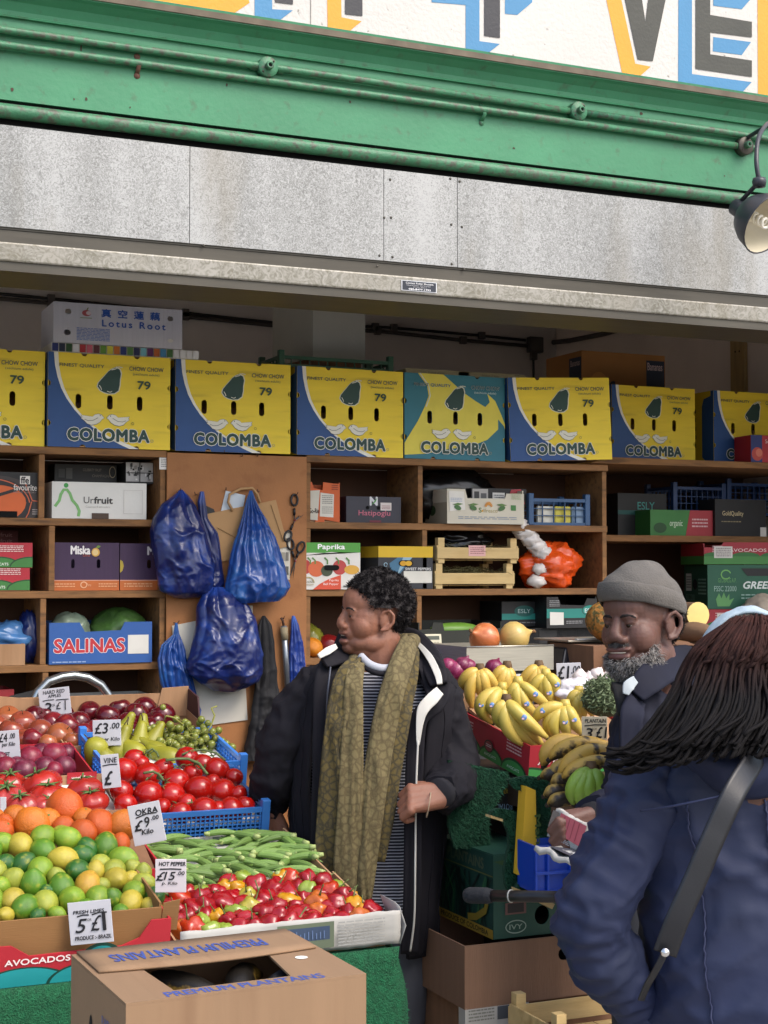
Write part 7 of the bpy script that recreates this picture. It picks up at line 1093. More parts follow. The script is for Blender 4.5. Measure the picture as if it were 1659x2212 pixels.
class Head:
    """head frame: s to the person's left, f forward, u up; centimetres, chin at u=0"""
    def __init__(s, ear_q, D, f, u=None, k=1.04, ear=(7.4, -1.2, 10)):
        s.f = f.normalized(); s.u = (u or UP); s.u = (s.u-s.f*s.u.dot(s.f)).normalized(); s.s = s.u.cross(s.f); s.k = k*.01
        s.o = Vector((0, 0, 0)); s.o = atD(*ear_q, D)-s.p(*ear)
    def p(s, a, b, c): return s.o+(s.s*a+s.f*b+s.u*c)*s.k
    def ell(s, mb, c, r, mat=None, n=18, m=12, rot=None):
        X = Matrix((s.s, s.f, s.u)).transposed(); vs = []; 
        for i in range(m+1):
            ph = math.pi*i/m
            for j in range(n): a = 2*math.pi*j/n; d = Vector((math.sin(ph)*math.cos(a)*r[0], math.sin(ph)*math.sin(a)*r[1], math.cos(ph)*r[2]))*s.k; vs.append(s.p(*c)+X @ (rot @ d if rot else d))
        mb.add(vs, [(i*n+j, (i+1)*n+j, (i+1)*n+(j+1) % n, i*n+(j+1) % n) for i in range(m) for j in range(n)], mat, True)
    def cap(s, mb, a, b, r0, r1, mat=None): caps(mb, [s.p(*a), s.p(*b)], [r0*s.k, r1*s.k], 14, mat)
    def build(s, mb, mouth=0., smile=0., heavy=1., nose=1., mat=None, squint=0.):
        e = lambda c, r, **k: s.ell(mb, c, r, mat, **k)
        e((0, -1.2, 14.2), (7.3, 9.4, 8.6)); e((0, 2.4, 9.5), (6.3*heavy, 5.9, 8.0)); e((0, 4.2, 15.0), (5.8, 4.6, 5.0)); e((0, 3.0, 3.4), (5.2*heavy, 5.4, 3.3)); e((0, 6.9, 1.9), (2.8, 2.1, 2.0)); e((0, 2.0, .8), (4.4*heavy, 4.6, 2.6))
        for q in (-1, 1):
            e((q*3.2, 4.2+smile*.5, 8.1+smile*.3), (3.5*heavy, 3.5+smile*.1, 3.9)); e((q*2.2, 7.35, 13.0), (2.0, 1.15, .85)); e((q*4.6, .8, 3.6), (1.9*heavy, 4.2, 2.8))
            e((q*3.05, 6.6, 11.3), (1.5, 1.25, 1.3)); e((q*2.9, 7.25, 11.85-squint), (1.5, 1.0, .64)); e((q*3.0, 7.05, 10.3+squint*.6), (1.6, 1.0, .55)); e((q*2.9, 7.0, 12.6), (1.9, 1.0, .9)); e((q*1.4*nose, 8.9, 8.0), (1.15*nose, 1.25, .95)); e((q*2.2, 7.3, 6.0), (1.4, 1.5, 1.8))
            e((q*7.2, -1.2, 9.8), (.75, 1.7, 2.6)); caps(mb, [s.p(q*7.6, -.2, 7.2), s.p(q*8.1, -1.6, 7.4), s.p(q*8.6, -3.2, 9.4), s.p(q*8.7, -3.3, 11.4), s.p(q*8.2, -2.0, 12.9), s.p(q*7.6, -.4, 12.2), s.p(q*7.3, .3, 11)], [.6*s.k, .62*s.k, .55*s.k, .55*s.k, .55*s.k, .5*s.k, .4*s.k], 8, mat)
        s.cap(mb, (0, 7.8, 12.3), (0, 9.3, 9.4), .95*nose, 1.2*nose, mat); e((0, 9.5, 8.7), (1.65*nose, 1.25, 1.15)); e((0, 7.2, 5.2), (3.0, 1.7, 2.4))
        lu = 5.55+mouth*.55+smile*.15; wd = 2.6+smile*.8+mouth*.35
        e((0, 8.75, lu), (wd, 1.15, .72)); e((0, 8.65, lu-1.25-mouth*1.1), (wd*.9, 1.25, .9)); s.lipu = lu-.6-mouth*.5
        s.cap(mb, (0, -2.0, 4.5), (0, -3.4, -9), 5.6*heavy, 6.4*heavy, mat)
    def tone(s, base, lip, beard=None):
        """skin tones: lips, brighter cheeks, darker around the eyes"""
        S_, F_, U_, O_ = (np.array(v) for v in (s.s, s.f, s.u, s.o)); b = np.array(lin(base)); lp = np.array(lin(lip))
        def fn(co):
            d = (co-O_)/s.k; a = d @ S_; f = d @ F_; u = d @ U_; c = np.tile(b, (len(co), 1))
            w = np.exp(-((a/2.6)**2+((u-s.lipu)/1.3)**4))*(f > 7.9); c = c*(1-w[:, None])+lp*w[:, None]
            w = .35*np.exp(-(((np.abs(a)-3.2)/1.7)**2+((u-11.)/1.5)**2))*(f > 4); c = c*(1-w[:, None])+(b*.55)*w[:, None]
            w = .3*np.exp(-(((np.abs(a)-4.3)/2.5)**2+((u-7.6)/2.3)**2+((f-6)/4)**2)); c = c*(1-w[:, None])+(b*np.array([1.3, 1.1, 1.0]))*w[:, None]
            return c
        return fn
    lipu = 4.2
    def eyes(s, parent, base, look=(0, 1, 0)):
        for q in (-1, 1):
            mb = MB(); s.ell(mb, (q*3.05, 6.95, 11.15), (1.12, 1.02, 1.0), M('eye_white', '#8a7c70', .2), 14, 10); o = mb.build('eye', parent, -Vector(base)); 
            mb = MB(); s.ell(mb, (q*3.05+look[0]*.35, 7.82, 11.1+look[2]*.3), (.66, .22, .62), M('iris_dark', '#1c100a', .12), 12, 8); i = mb.build('iris', o)
            mb = MB(); pts = [s.p(q*x, 8.35-abs(x-2.0)*.28-max(0, x-3)*.25, z) for x, z in [(1.0, 12.85), (1.9, 13.2), (3.0, 13.3), (4.0, 13.05), (4.7, 12.6)]]; mb.tube(pts, [.25*s.k, .38*s.k, .36*s.k, .3*s.k, .12*s.k], M('eyebrow_hair', '#1d1613', .9, bump=.5, bs=300), 6); mb.build('eyebrow', parent, -Vector(base))
def fuzz(points, normals, n, ln, r, mat, seed, curl=1., down=None):
    """short curly strands"""
    g = random.Random(seed); mb = MB(); vs = []; fs = []
    for _ in range(n):
        i = g.randrange(len(points)); d = normals[i]; p = points[i]+d.orthogonal().normalized()*g.uniform(-.007, .007)+d.cross(d.orthogonal()).normalized()*g.uniform(-.007, .007); t = Vector((g.uniform(-1, 1), g.uniform(-1, 1), g.uniform(-1, 1)))
        if down: t = t*.6+down
        a = p+d*ln*.4; b = a+(d*.5+t*curl).normalized()*ln*.5; c = b+(t*curl-d*.3+Vector((g.uniform(-1, 1), g.uniform(-1, 1), g.uniform(-1, 1)))*.7).normalized()*ln*.5
        s = d.cross(t); s = s.normalized()*r if s.length > 1e-6 else Vector((r, 0, 0)); k = len(vs); vs += [p-s, p+s, a+s, a-s, b+s*.8, b-s*.8, c]; fs += [(k, k+1, k+2, k+3), (k+3, k+2, k+4, k+5), (k+5, k+4, k+6)]
    mb.add(vs, fs, mat, True); return mb
def head_cap(h, c, r, keep, mat, n=40, m=28, amp=.02, fr=3.):
    """shell over the skull, kept where keep(s,f,u) is true; returns MB plus sample points and normals"""
    mb = MB(); X = Matrix((h.s, h.f, h.u)).transposed(); V = []; K = []; Nn = []
    for i in range(m+1):
        ph = math.pi*i/m
        for j in range(n):
            a = 2*math.pi*j/n; d = Vector((math.sin(ph)*math.cos(a), math.sin(ph)*math.sin(a), math.cos(ph))); k = 1+amp*noise.noise(d*fr); l = Vector((c[0]+d.x*r[0]*k, c[1]+d.y*r[1]*k, c[2]+d.z*r[2]*k)); V.append(h.p(*l)); K.append(keep(*l)); Nn.append(X @ d)
    fs = [f for i in range(m) for j in range(n) for f in [(i*n+j, (i+1)*n+j, (i+1)*n+(j+1) % n, i*n+(j+1) % n)] if all(K[q] for q in f)]
    us = sorted({q for f in fs for q in f}); mp = {q: k for k, q in enumerate(us)}; mb.add([V[q] for q in us], [tuple(mp[q] for q in f) for f in fs], mat, True); return mb, [V[q] for q in us], [Nn[q] for q in us]
def crease(p, o): return (1-abs(noise.noise(p+o)))**5
def fold_disp(p, amp, seed, dirs=Vector((1, 1, .35)), fr=14.):
    """cloth relief: broad drape plus narrow creases"""
    o = Vector((seed*7.1, seed*3.3, seed)); q = Vector((p.x*dirs.x, p.y*dirs.y, p.z*dirs.z))*fr; w = Vector((noise.noise(q*.6+o), noise.noise(q*.6-o), noise.noise(q*.6+o*2)))*.7
    return amp*(.75*noise.noise(q*.5+o)+.95*(crease(q*.8+w, o)-.45)+.5*(crease(q*1.9+w*1.6, o*1.7)-.45)+.22*(crease(q*4.1+w*2, o*.7)-.45))
def sleeve(path, rs, mat, base, parent, seed, amp=.006, n=40, per=12, name='sleeve', fr=16., rings=None, dirs=Vector((.5, .5, 1.4)), ell=None):
    P = smooth_path(path, per); m = len(P); t = np.linspace(0, len(rs)-1, m); RR = np.interp(t, range(len(rs)), rs); up = None; rows = []
    for i in range(m):
        d = (P[min(i+1, m-1)]-P[max(i-1, 0)]).normalized()
        if up is None: up = CF if abs(d.dot(CF)) < .9 else UP
        a = d.cross(up).normalized(); b = a.cross(d).normalized(); up = b; row = []
        for k in range(n):
            w = 2*math.pi*k/n; e = a*(math.cos(w)*(ell[0] if ell else 1))+b*(math.sin(w)*(ell[1] if ell else 1)); q = P[i]+e*RR[i]; x = fold_disp(q, amp, seed, dirs, fr); 
            if rings: x += rings*math.sin(i*1.05+2.5*noise.noise(Vector((w*.6, i*.15, seed))))*(.5+.5*math.cos(w+seed))
            row.append(q+e*x-Vector(base))
        rows.append(row)
    mb = MB(); mb.grid(rows, mat, True, cv=True); mb.add(rows[0], [tuple(range(n))], mat); mb.add(rows[-1], [tuple(reversed(range(n)))], mat); return mb.build(name, parent)
def torso(rows_q, D, mat, base, parent, name, th0=0, th1=2*math.pi, n=72, per=6, seed=1, amp=.005, dep=.55, expo=2.4, fr=12., solid=0, dirs=Vector((1, 1, .3)), opening=None, lift=0., Dfn=None):
    """rows_q: (y, xleft, xright[, depth ratio]) silhouette from the photograph at camera depth D; theta -90deg faces the camera"""
    ys = [r[0] for r in rows_q]; m = (len(ys)-1)*per+1; Y = np.interp(np.linspace(0, len(ys)-1, m), range(len(ys)), ys); XL = np.interp(Y, ys, [r[1] for r in rows_q]); XR = np.interp(Y, ys, [r[2] for r in rows_q]); DD = np.interp(Y, ys, [r[3] if len(r) > 3 else dep for r in rows_q]); DC = np.interp(Y, ys, [r[4] if len(r) > 4 else D for r in rows_q]); rows = []
    for i in range(m):
        a = atD(XL[i], Y[i], DC[i]); b = atD(XR[i], Y[i], DC[i]); c = (a+b)/2; hw = (b-a).length/2; row = []; t0, t1 = (th0, th1) if not opening else opening(i/(m-1))
        full = abs(t1-t0-2*math.pi) < 1e-6
        for k in range(n if full else n+1):
            w = t0+(t1-t0)*k/n; cs, sn = math.cos(w), math.sin(w); e = Vector((abs(cs)**(2/expo)*math.copysign(1, cs), abs(sn)**(2/expo)*math.copysign(1, sn))); q = c+CR*(e.x*hw)+CF*(e.y*hw*DD[i]); nn = (CR*cs+CF*sn); row.append(q+nn*(fold_disp(q, amp, seed, dirs, fr)+lift)-Vector(base))
        rows.append(row)
    mb = MB(); mb.grid(rows, mat, True, cv=full)
    if full: mb.add(rows[0], [tuple(range(n))], mat); mb.add(rows[-1], [tuple(reversed(range(n)))], mat)
    return mb.build(name, parent, solid=solid), rows
def strip(pts_q, widths, mat, base, parent, name, seed=1, amp=.003, th=.004, n=8, per=6, bow=.0, nrm=None):
    """band of cloth along 3-D points; pts: list of (qx,qy,D), widths in metres"""
    P = smooth_path([atD(*p) for p in pts_q], per); m = len(P); W_ = np.interp(np.linspace(0, len(widths)-1, m), range(len(widths)), widths); rows = []
    for i in range(m):
        d = (P[min(i+1, m-1)]-P[max(i-1, 0)]).normalized(); nv = nrm or -CF; s = d.cross(nv).normalized(); nv2 = s.cross(d).normalized(); row = []
        for k in range(n+1): t = k/n-.5; q = P[i]+s*(t*W_[i]); row.append(q+nv2*(bow*(1-4*t*t)+fold_disp(q, amp, seed, Vector((2.2, 2.2, .12)), 16.))-Vector(base))
        rows.append(row)
    return MB().grid(rows, mat, True).build(name, parent, solid=th)
def fist(mb, wrist, d, back, k=1., curl=1., thumb_up=True, mat=None, side=None):
    """hand closed to a loose fist: d points along the hand, back is the direction of the back of the hand"""
    d = d.normalized(); back = (back-d*back.dot(d)).normalized(); s = side if side else d.cross(back).normalized(); pc = wrist+d*.055*k
    for t, w in ((-.024, .030), (-.008, .034), (.008, .034), (.024, .030)): caps(mb, [wrist+s*(t*.6)*k, pc+s*t*k+back*.004*k, wrist+d*.088*k+s*t*1.05*k+back*.006*k], [.021*k, .016*k, .0125*k], 12, mat)
    ln = [.88, 1, .95, .78]
    for i, t in enumerate((-.033, -.011, .011, .032)):
        l = ln[i]*k; a = wrist+d*.088*k+s*t*k+back*.006*k; b = a+(d*.55-back*.85*curl+s*(-t)*.6).normalized()*.040*l; c = b+(-d*.55*curl-back*.65+s*(-t)*.5).normalized()*.026*l; e = c+(-d*1.0*curl+back*.1).normalized()*.018*l
        caps(mb, [a, b, c, e], [.0115*k, .0105*k, .0095*k, .0085*k], 10, mat)
    a = wrist+d*.03*k-s*.028*k-back*.004*k; b = a+(d*.75-s*.5-back*.35).normalized()*.036*k; c = b+(d*.6+s*.35-back*.55).normalized()*.030*k; e = c+(d*.1+s*.8-back*.4).normalized()*.022*k
    caps(mb, [wrist+d*.012*k-s*.015*k, a, b, c, e], [.018*k, .017*k, .0135*k, .0115*k, .009*k], 12, mat)
def legs(base, hips, mat_t, parent, foot_dirs, hw=.09, shoe='#1d1c1e', r=.095, hipz=.86):
    f = -CF
    for q in (-1, 1):
        hp = Vector((base[0], base[1], hipz))+CR*(q*hw); kn = Vector((base[0], base[1], .48))+CR*(q*hw*1.1)+f*.02; an = Vector((base[0], base[1], .09))+CR*(q*hw*1.15)
        sleeve([hp, (hp+kn)/2, kn, (kn+an)/2, an], [r, r*.92, r*.72, r*.66, r*.62], mat_t, base, parent, 5+q, .006, 32, 8, 'trouser_leg')
        mb = MB(); d = foot_dirs; mb.ball((0, 0, .045), (.048, .13, .05), M('shoe_'+shoe, shoe, .5), 18, 12, lambda v: 1 if v.z > -.5 else .96); mb.v = [(x, y, max(0, z)) for x, y, z in mb.v]; o = mb.build('shoe', parent, an-Vector(base)+d*.06-UP*.09, (0, 0, math.atan2(d.y, d.x)-math.pi/2))
def core(mb, neck, hipz, legbase, hw=.08, sh=.17, arms=()):
    """hidden trunk, legs and arms so that the body is one figure"""
    pel = Vector((legbase[0], legbase[1], hipz)); caps(mb, [neck-UP*.06, (neck+pel)/2+UP*.1, pel], [.085, .11, .12], 16)
    caps(mb, [neck-UP*.11-CR*sh*.8, neck-UP*.09, neck-UP*.11+CR*sh*.8], [.05, .07, .05], 12)
    for q in (-1, 1): hp = pel+CR*(q*hw); caps(mb, [hp, Vector((hp.x, hp.y, .48)), Vector((hp.x, hp.y, .07))], [.075, .05, .035], 12)
    for path, rs in arms: caps(mb, path, rs, 14)
# ------------------------------------------------------------ the seller
SK = skin_mat('brown_skin'); SK2 = skin_mat('deep_brown_skin')
Dw = 4.58; vb = atD(800, 1900, Dw+.02); base = Vector((vb.x, vb.y, 0))
W1 = thing('person', 'seller in an open dark padded jacket, striped top and olive scarf, looking left', 'person', base)
hd = Head((832, 1340), Dw-.09, -CR*math.cos(R(20))-CF*math.sin(R(20)), UP+CR*.10, 1.03)
mb = MB(); hd.build(mb, mouth=1.15, heavy=1.12, nose=1.18, squint=.12)
neck = atD(800, 1425, Dw)
wrL = atD(588, 1745, 4.65); elL = atD(600, 1665, 4.59); shL = atD(672, 1515, Dw); wrR = atD(960, 1714, 4.37); elR = atD(974, 1668, 4.52); shR = atD(936, 1520, Dw)
core(mb, neck, .84, (vb.x, vb.y), arms=[([shL, elL, wrL], [.055, .042, .028]), ([shR, elR, wrR], [.055, .042, .029])])
fist(mb, atD(958, 1717, 4.355), -CR*1.0-UP*.12-CF*.35, -CF*.75+UP*.65, 1.14, side=(-UP*.75-CF*.6).normalized())
# right hand pressed on the stall: fingers hanging down
hb = atD(588, 1752, 4.62)
for i, t in enumerate((-.028, -.010, .010, .027)): caps(mb, [hb, hb+CR*(t*.7)-UP*.05, hb+CR*t-UP*.085-CF*.006, hb+CR*t*1.05-UP*(.118+.008*(i in (1, 2)))-CF*.0, hb+CR*t*1.0-UP*(.142+.012*(i in (1, 2)))+CF*.012], [.026, .019, .0125, .0105, .0085], 12)
caps(mb, [hb-UP*.02+CR*.018, hb-UP*.05+CR*.036, hb-UP*.08+CR*.044, hb-UP*.103+CR*.040], [.018, .015, .0125, .009], 12)
fuse(mb, 'body', SK, W1, base, .0032, 5, hd.tone('#8a5c47', '#7a4a45'))
hd.eyes(W1, base, (-.2, 1, 0))
mb = MB(); hd.ell(mb, (0, 7.9, 4.85), (2.5, 1.5, .66), M('mouth_dark', '#1a0a0a', .6)); mb.build('mouth_interior', W1, -base)
mb = MB(); hd.ell(mb, (0, 8.9, 5.4), (1.4, .5, .2), M('teeth', '#b5a898', .3)); mb.build('teeth', W1, -base)
HAIR = M('grey_black_curls', '#151213', .9, spec=.15, var=.5, vs=60, col2='#4a4645', c2s=55, c2t=(.5, .62))
keep = lambda s, f, u: (u > 6.0 and f < -2.2+max(0, (u-9))*.45 and not (abs(s) > 4.5 and u < 13.2 and f > -4.2)) or (u > 17.2 and f < 4.5+max(0, (u-19))*.6) or (u > 13.5 and f < 2.6+(u-13.5)*.75)
cm, pts, nrm = head_cap(hd, (0, -1.9, 14.3), (8.2, 10.4, 9.7), keep, HAIR, 60, 44, .10, 6.); hr = cm.build('hair', W1, -base)
fz = fuzz(pts, nrm, 15000, .0085, .0007, HAIR, 4, 2.5); fz.build('hair_curls', hr)
# clothes
STR = M('striped_knit', '#20222e', .85, var=.15, vs=30, bump=.15, bs=300); nt = STR.node_tree
tc = nt.nodes.new('ShaderNodeTexCoord'); sp = nt.nodes.new('ShaderNodeSeparateXYZ'); nt.links.new(tc.outputs['Object'], sp.inputs[0]); ma = nt.nodes.new('ShaderNodeMath'); ma.operation = 'MULTIPLY'; ma.inputs[1].default_value = 1/.0092; nt.links.new(sp.outputs[2], ma.inputs[0]); fr_ = nt.nodes.new('ShaderNodeMath'); fr_.operation = 'FRACT'; nt.links.new(ma.outputs[0], fr_.inputs[0]); gt = nt.nodes.new('ShaderNodeMath'); gt.operation = 'GREATER_THAN'; gt.inputs[1].default_value = .62; nt.links.new(fr_.outputs[0], gt.inputs[0]); mx = nt.nodes.new('ShaderNodeMix'); mx.data_type = 'RGBA'; nt.links.new(gt.outputs[0], mx.inputs[0]); rgb = [n for n in nt.nodes if n.type == 'RGB'][0]; tgt = rgb.outputs[0].links[0].to_socket; nt.links.new(rgb.outputs[0], mx.inputs[6]); mx.inputs[7].default_value = (*lin('#aeb0bd'), 1); nt.links.new(mx.outputs[2], tgt)
torso([(1428, 768, 868, .8), (1450, 735, 900, .75), (1490, 690, 945, .62), (1560, 672, 950, .62), (1680, 670, 955, .64), (1800, 672, 950, .66), (1900, 672, 945, .64), (1958, 668, 948, .62)], Dw, STR, base, W1, 'striped_top', seed=2, amp=.006, fr=9, n=90)
NAVY = cloth('dark_jacket', '#1b191f', '#141319', .8, bump=.03, bs=400, spec=.25); LIN = cloth('white_lining', '#c9c6bd', None, .8)
mb = MB(); P = smooth_path([atD(780, 1418, Dw-.11), atD(800, 1436, Dw-.145), atD(828, 1444, Dw-.15), atD(855, 1438, Dw-.13), atD(872, 1418, Dw-.08)], 6); mb.tube([p-base for p in P], .012, cloth('grey_undershirt', '#a9abb2', None, .8), 10); mb.build('undershirt_neck', W1)
mb = MB(); P = smooth_path([atD(772, 1424, Dw-.11), atD(795, 1446, Dw-.15), atD(828, 1456, Dw-.158), atD(862, 1448, Dw-.135), atD(882, 1424, Dw-.08)], 6); mb.tube([p-base for p in P], .008, NAVY, 10); mb.build('neckband', W1)
opening = lambda t: (-R(90)+R(38+14*t), 2*math.pi-R(90)-R(34+22*t))
def opening(t): return (-R(90)+R(34-2*t), 2*math.pi-R(90)-R(50-8*t))
jk, jr = torso([(1412, 742, 888, .85), (1428, 712, 925, .72), (1448, 672, 962, .62), (1490, 644, 982, .60), (1560, 634, 986, .62), (1660, 632, 978, .66), (1780, 634, 966, .68), (1900, 636, 955, .68), (1985, 634, 948, .68), (2050, 640, 940, .66)], Dw+.01, NAVY, base, W1, 'jacket', seed=3, amp=.010, fr=7, opening=opening, solid=.014, n=96)
sleeve([atD(705, 1462, Dw), atD(668, 1510, Dw), atD(622, 1595, 4.58), atD(598, 1668, 4.58), atD(585, 1712, 4.62), atD(588, 1748, 4.65)], [.058, .084, .083, .074, .062, .050], NAVY, base, W1, 3, .013, 64, 14, rings=.0015, fr=9., dirs=Vector((1, 1, 1)))
sleeve([atD(912, 1460, Dw), atD(940, 1515, Dw), atD(966, 1595, 4.58), atD(978, 1660, 4.53), atD(972, 1702, 4.43), atD(950, 1714, 4.35)], [.058, .084, .083, .077, .066, .049], NAVY, base, W1, 4, .013, 64, 14, rings=.0015, fr=9., dirs=Vector((1, 1, 1)))
CUF = cloth('knit_cuff', '#1b1a20', None, .9)
for a, b in ((atD(587, 1742, 4.65), atD(588, 1756, 4.65)), (atD(957, 1712, 4.36), atD(946, 1715, 4.34))): MB().tube([a-base, b-base], [.046, .042], CUF, 18).build('cuff', W1)
strip([(738, 1420, Dw-.06), (716, 1440, Dw-.12), (702, 1480, Dw-.15), (697, 1560, Dw-.17), (693, 1700, Dw-.19), (690, 1850, Dw-.19), (690, 2000, Dw-.17)], [.05, .075, .065, .055, .05, .05, .05], NAVY, base, W1, 'jacket_front_facing', 5, .004, .01)
strip([(888, 1420, Dw-.02), (930, 1450, Dw-.09), (946, 1490, Dw-.12), (938, 1520, Dw-.15), (905, 1555, Dw-.16), (896, 1650, Dw-.18), (892, 1800, Dw-.19), (890, 1950, Dw-.18), (884, 2060, Dw-.16)], [.07, .09, .075, .06, .05, .05, .05, .05, .05], NAVY, base, W1, 'jacket_front_facing', 6, .004, .01)
def seam_col(rows, k, i0, i1, mat, parent, r=.002, out=.008, cen=None, name='seam'):
    """raised stitched seam that follows column k of a garment"""
    P = []
    for i in range(i0, i1):
        c = sum((Vector(q) for q in rows[i]), Vector())/len(rows[i]); q = Vector(rows[i][k]); d = q-c; d.z = 0; P.append(q+d.normalized()*out+UP*0+CR*(.0015*math.sin(i*2.3)))
    mb = MB(); mb.tube(P, r, mat, 5); mb.build(name, parent)
for k_ in (6, 14, 82, 89): seam_col(jr, k_, 10, len(jr)-1, NAVY, W1)
seam_col(jr, 93, 8, len(jr)-2, NAVY, W1)
# standing collar, lining edges and zip
strip([(700, 1432, Dw-.15), (722, 1420, Dw-.12), (745, 1408, Dw-.02), (760, 1380, Dw+.06), (800, 1376, Dw+.10), (860, 1380, Dw+.09), (895, 1390, Dw+.02), (930, 1428, Dw-.07), (948, 1478, Dw-.13)], [.03, .06, .08, .08, .08, .08, .08, .075, .05], NAVY, base, W1, 'collar', 7, .003, .012, nrm=(-CF+UP*.3).normalized())
strip([(688, 1418, Dw-.165), (708, 1406, Dw-.15), (726, 1396, Dw-.12)], [.014, .022, .014], LIN, base, W1, 'collar_lining', 8, .001, .006); strip([(905, 1392, Dw-.02), (928, 1420, Dw-.09), (945, 1455, Dw-.13), (950, 1478, Dw-.15)], [.012, .02, .02, .015], LIN, base, W1, 'collar_lining', 9, .001, .006)
strip([(950, 1492, Dw-.16), (935, 1508, Dw-.175), (915, 1530, Dw-.185), (907, 1560, Dw-.19), (903, 1610, Dw-.195)], [.028, .036, .034, .022, .008], LIN, base, W1, 'lining_edge', 10, .001, .005)
for nm, pp in (('zip', [(707, 1440), (700, 1500), (696, 1620), (692, 1760), (690, 1900)]),): mb = MB(); mb.tube([atD(x+7, y, Dw-.215)-base for x, y in pp], .0028, M('zip_teeth', '#3d414c', .35, metal=.5), 6); mb.build(nm, W1)
mb = MB(); mb.tube([p-base for p in smooth_path([atD(903, 1600, Dw-.20), atD(899, 1700, Dw-.21), atD(897, 1850, Dw-.21), atD(895, 1980, Dw-.20), atD(886, 2055, Dw-.18)], 6)], .003, LIN, 6); mb.build('lining_edge', W1)
# scarf
SCF = M('olive_scarf', '#746637', .9, var=.12, vs=25, bump=.2, bs=250); nt = SCF.node_tree; vo = nt.nodes.new('ShaderNodeTexVoronoi'); vo.feature = 'DISTANCE_TO_EDGE'; vo.inputs['Scale'].default_value = 48; tc = nt.nodes.new('ShaderNodeTexCoord'); nt.links.new(tc.outputs['Object'], vo.inputs['Vector']); mr = nt.nodes.new('ShaderNodeMapRange'); mr.inputs[1].default_value = .0; mr.inputs[2].default_value = .22; nt.links.new(vo.outputs['Distance'], mr.inputs[0]); mx = nt.nodes.new('ShaderNodeMix'); mx.data_type = 'RGBA'; nt.links.new(mr.outputs[0], mx.inputs[0]); mx.inputs[6].default_value = (*lin('#564b30'), 1); mx.inputs[7].default_value = (*lin('#6f6443'), 1); rgb = [n for n in nt.nodes if n.type == 'RGB'][0]; tgt = rgb.outputs[0].links[0].to_socket; nt.links.new(mx.outputs[2], tgt)
SCF2 = SCF.copy(); SCF2.name = 'olive_scarf_dark'; [setattr(n.inputs[6], 'default_value', (*lin('#3a3526'), 1)) or setattr(n.inputs[7], 'default_value', (*lin('#5f522c'), 1)) for n in SCF2.node_tree.nodes if n.type == 'MIX']
strip([(772, 1436, Dw-.13), (752, 1462, Dw-.19), (742, 1520, Dw-.215), (735, 1620, Dw-.235), (728, 1740, Dw-.245), (722, 1840, Dw-.245), (722, 1935, Dw-.24)], [.05, .07, .085, .10, .11, .11, .10], SCF2, base, W1, 'scarf', 11, .016, .004, 18, bow=.012); strip([(774, 1436, Dw-.14), (765, 1468, Dw-.21), (762, 1540, Dw-.235), (760, 1640, Dw-.255), (756, 1750, Dw-.265), (750, 1850, Dw-.265), (748, 1945, Dw-.26)], [.04, .05, .058, .065, .07, .075, .075], SCF, base, W1, 'scarf', 12, .010, .004, 12, bow=.008)
strip([(884, 1385, Dw-.06), (868, 1430, Dw-.15), (846, 1500, Dw-.21), (828, 1580, Dw-.235), (812, 1680, Dw-.25), (800, 1780, Dw-.26), (792, 1870, Dw-.26), (785, 1940, Dw-.25)], [.05, .065, .07, .072, .072, .065, .055, .045], SCF, base, W1, 'scarf', 13, .012, .004, 16, bow=.012); strip([(890, 1400, Dw-.04), (884, 1450, Dw-.12), (866, 1530, Dw-.19), (845, 1640, Dw-.215), (826, 1760, Dw-.23), (812, 1860, Dw-.235)], [.04, .055, .065, .07, .07, .05], SCF2, base, W1, 'scarf', 14, .010, .004, 12, bow=.006)
mb = MB(); mb.tube([p-base for p in smooth_path([atD(884, 1392, Dw-.05), atD(892, 1385, Dw+.05), atD(850, 1388, Dw+.09), atD(800, 1404, Dw+.08), atD(768, 1424, Dw-.02), atD(772, 1440, Dw-.12)], 6)], .024, SCF, 12); mb.build('scarf_neck', W1)
legs(base, None, cloth('grey_trousers', '#4b4d55', None, .8), W1, -CF, r=.105)
mb = MB(); c = atD(926, 1740, 4.30); mb.tube([c+UP*(.034*math.cos(a))+CR*(.006*math.cos(a))+CF*(.030*math.sin(a)+.01) for a in np.linspace(0, 6.283, 20)[:-1]], .0016, M('rubber_band', '#a8937a', .7), 6, closed=True); mb.v = [tuple(Vector(v)-base) for v in mb.v]; mb.build('rubber_band', W1)
# ------------------------------------------------------------ the man in the beanie
Dm = 4.0; vb = atD(1450, 1900, Dm+.06); base = Vector((vb.x, vb.y, 0)); MAN = thing('person', 'smiling man with a grey beard, grey beanie and navy jacket, holding newspaper', 'person', base)
h2 = Head((1449, 1350), Dm-.04, -CR*math.cos(R(42))-CF*math.sin(R(42))-UP*.10, UP-CR*.06, 1.16)
mb = MB(); h2.build(mb, smile=1., mouth=.35, heavy=1.0, nose=1.2, squint=.14); neck = atD(1450, 1480, Dm+.03)
shl = atD(1392, 1590, Dm-.0); ell_ = atD(1366, 1735, 3.87); wr = atD(1285, 1773, 3.73)
core(mb, neck, .88, (vb.x, vb.y), sh=.10, arms=[([shl, ell_, wr], [.055, .042, .027])])
hw_ = atD(1282, 1770, 3.72); dd = -CR*.8-UP*.35-CF*.3
fist(mb, hw_, dd, -CF*.6-CR*.35+UP*.25, 1.0, curl=.75, side=(-UP*.9+CR*.3).normalized())
fuse(mb, 'body', SK2, MAN, base, .0034, 3, h2.tone('#63443a', '#6a4440')); h2.eyes(MAN, base, (-.6, 1, .1))
mb = MB(); h2.ell(mb, (0, 8.9, h2.lipu+.12), (2.3, .72, .32), M('teeth_pale', '#cfc4b0', .3)); mb.build('teeth', MAN, -base)
BRD = M('grey_beard', '#5f5a56', .85, var=.4, vs=70, col2='#2a2625', c2s=60, c2t=(.45, .6)); BRW = M('white_beard', '#8d8985', .85, var=.3, vs=70)
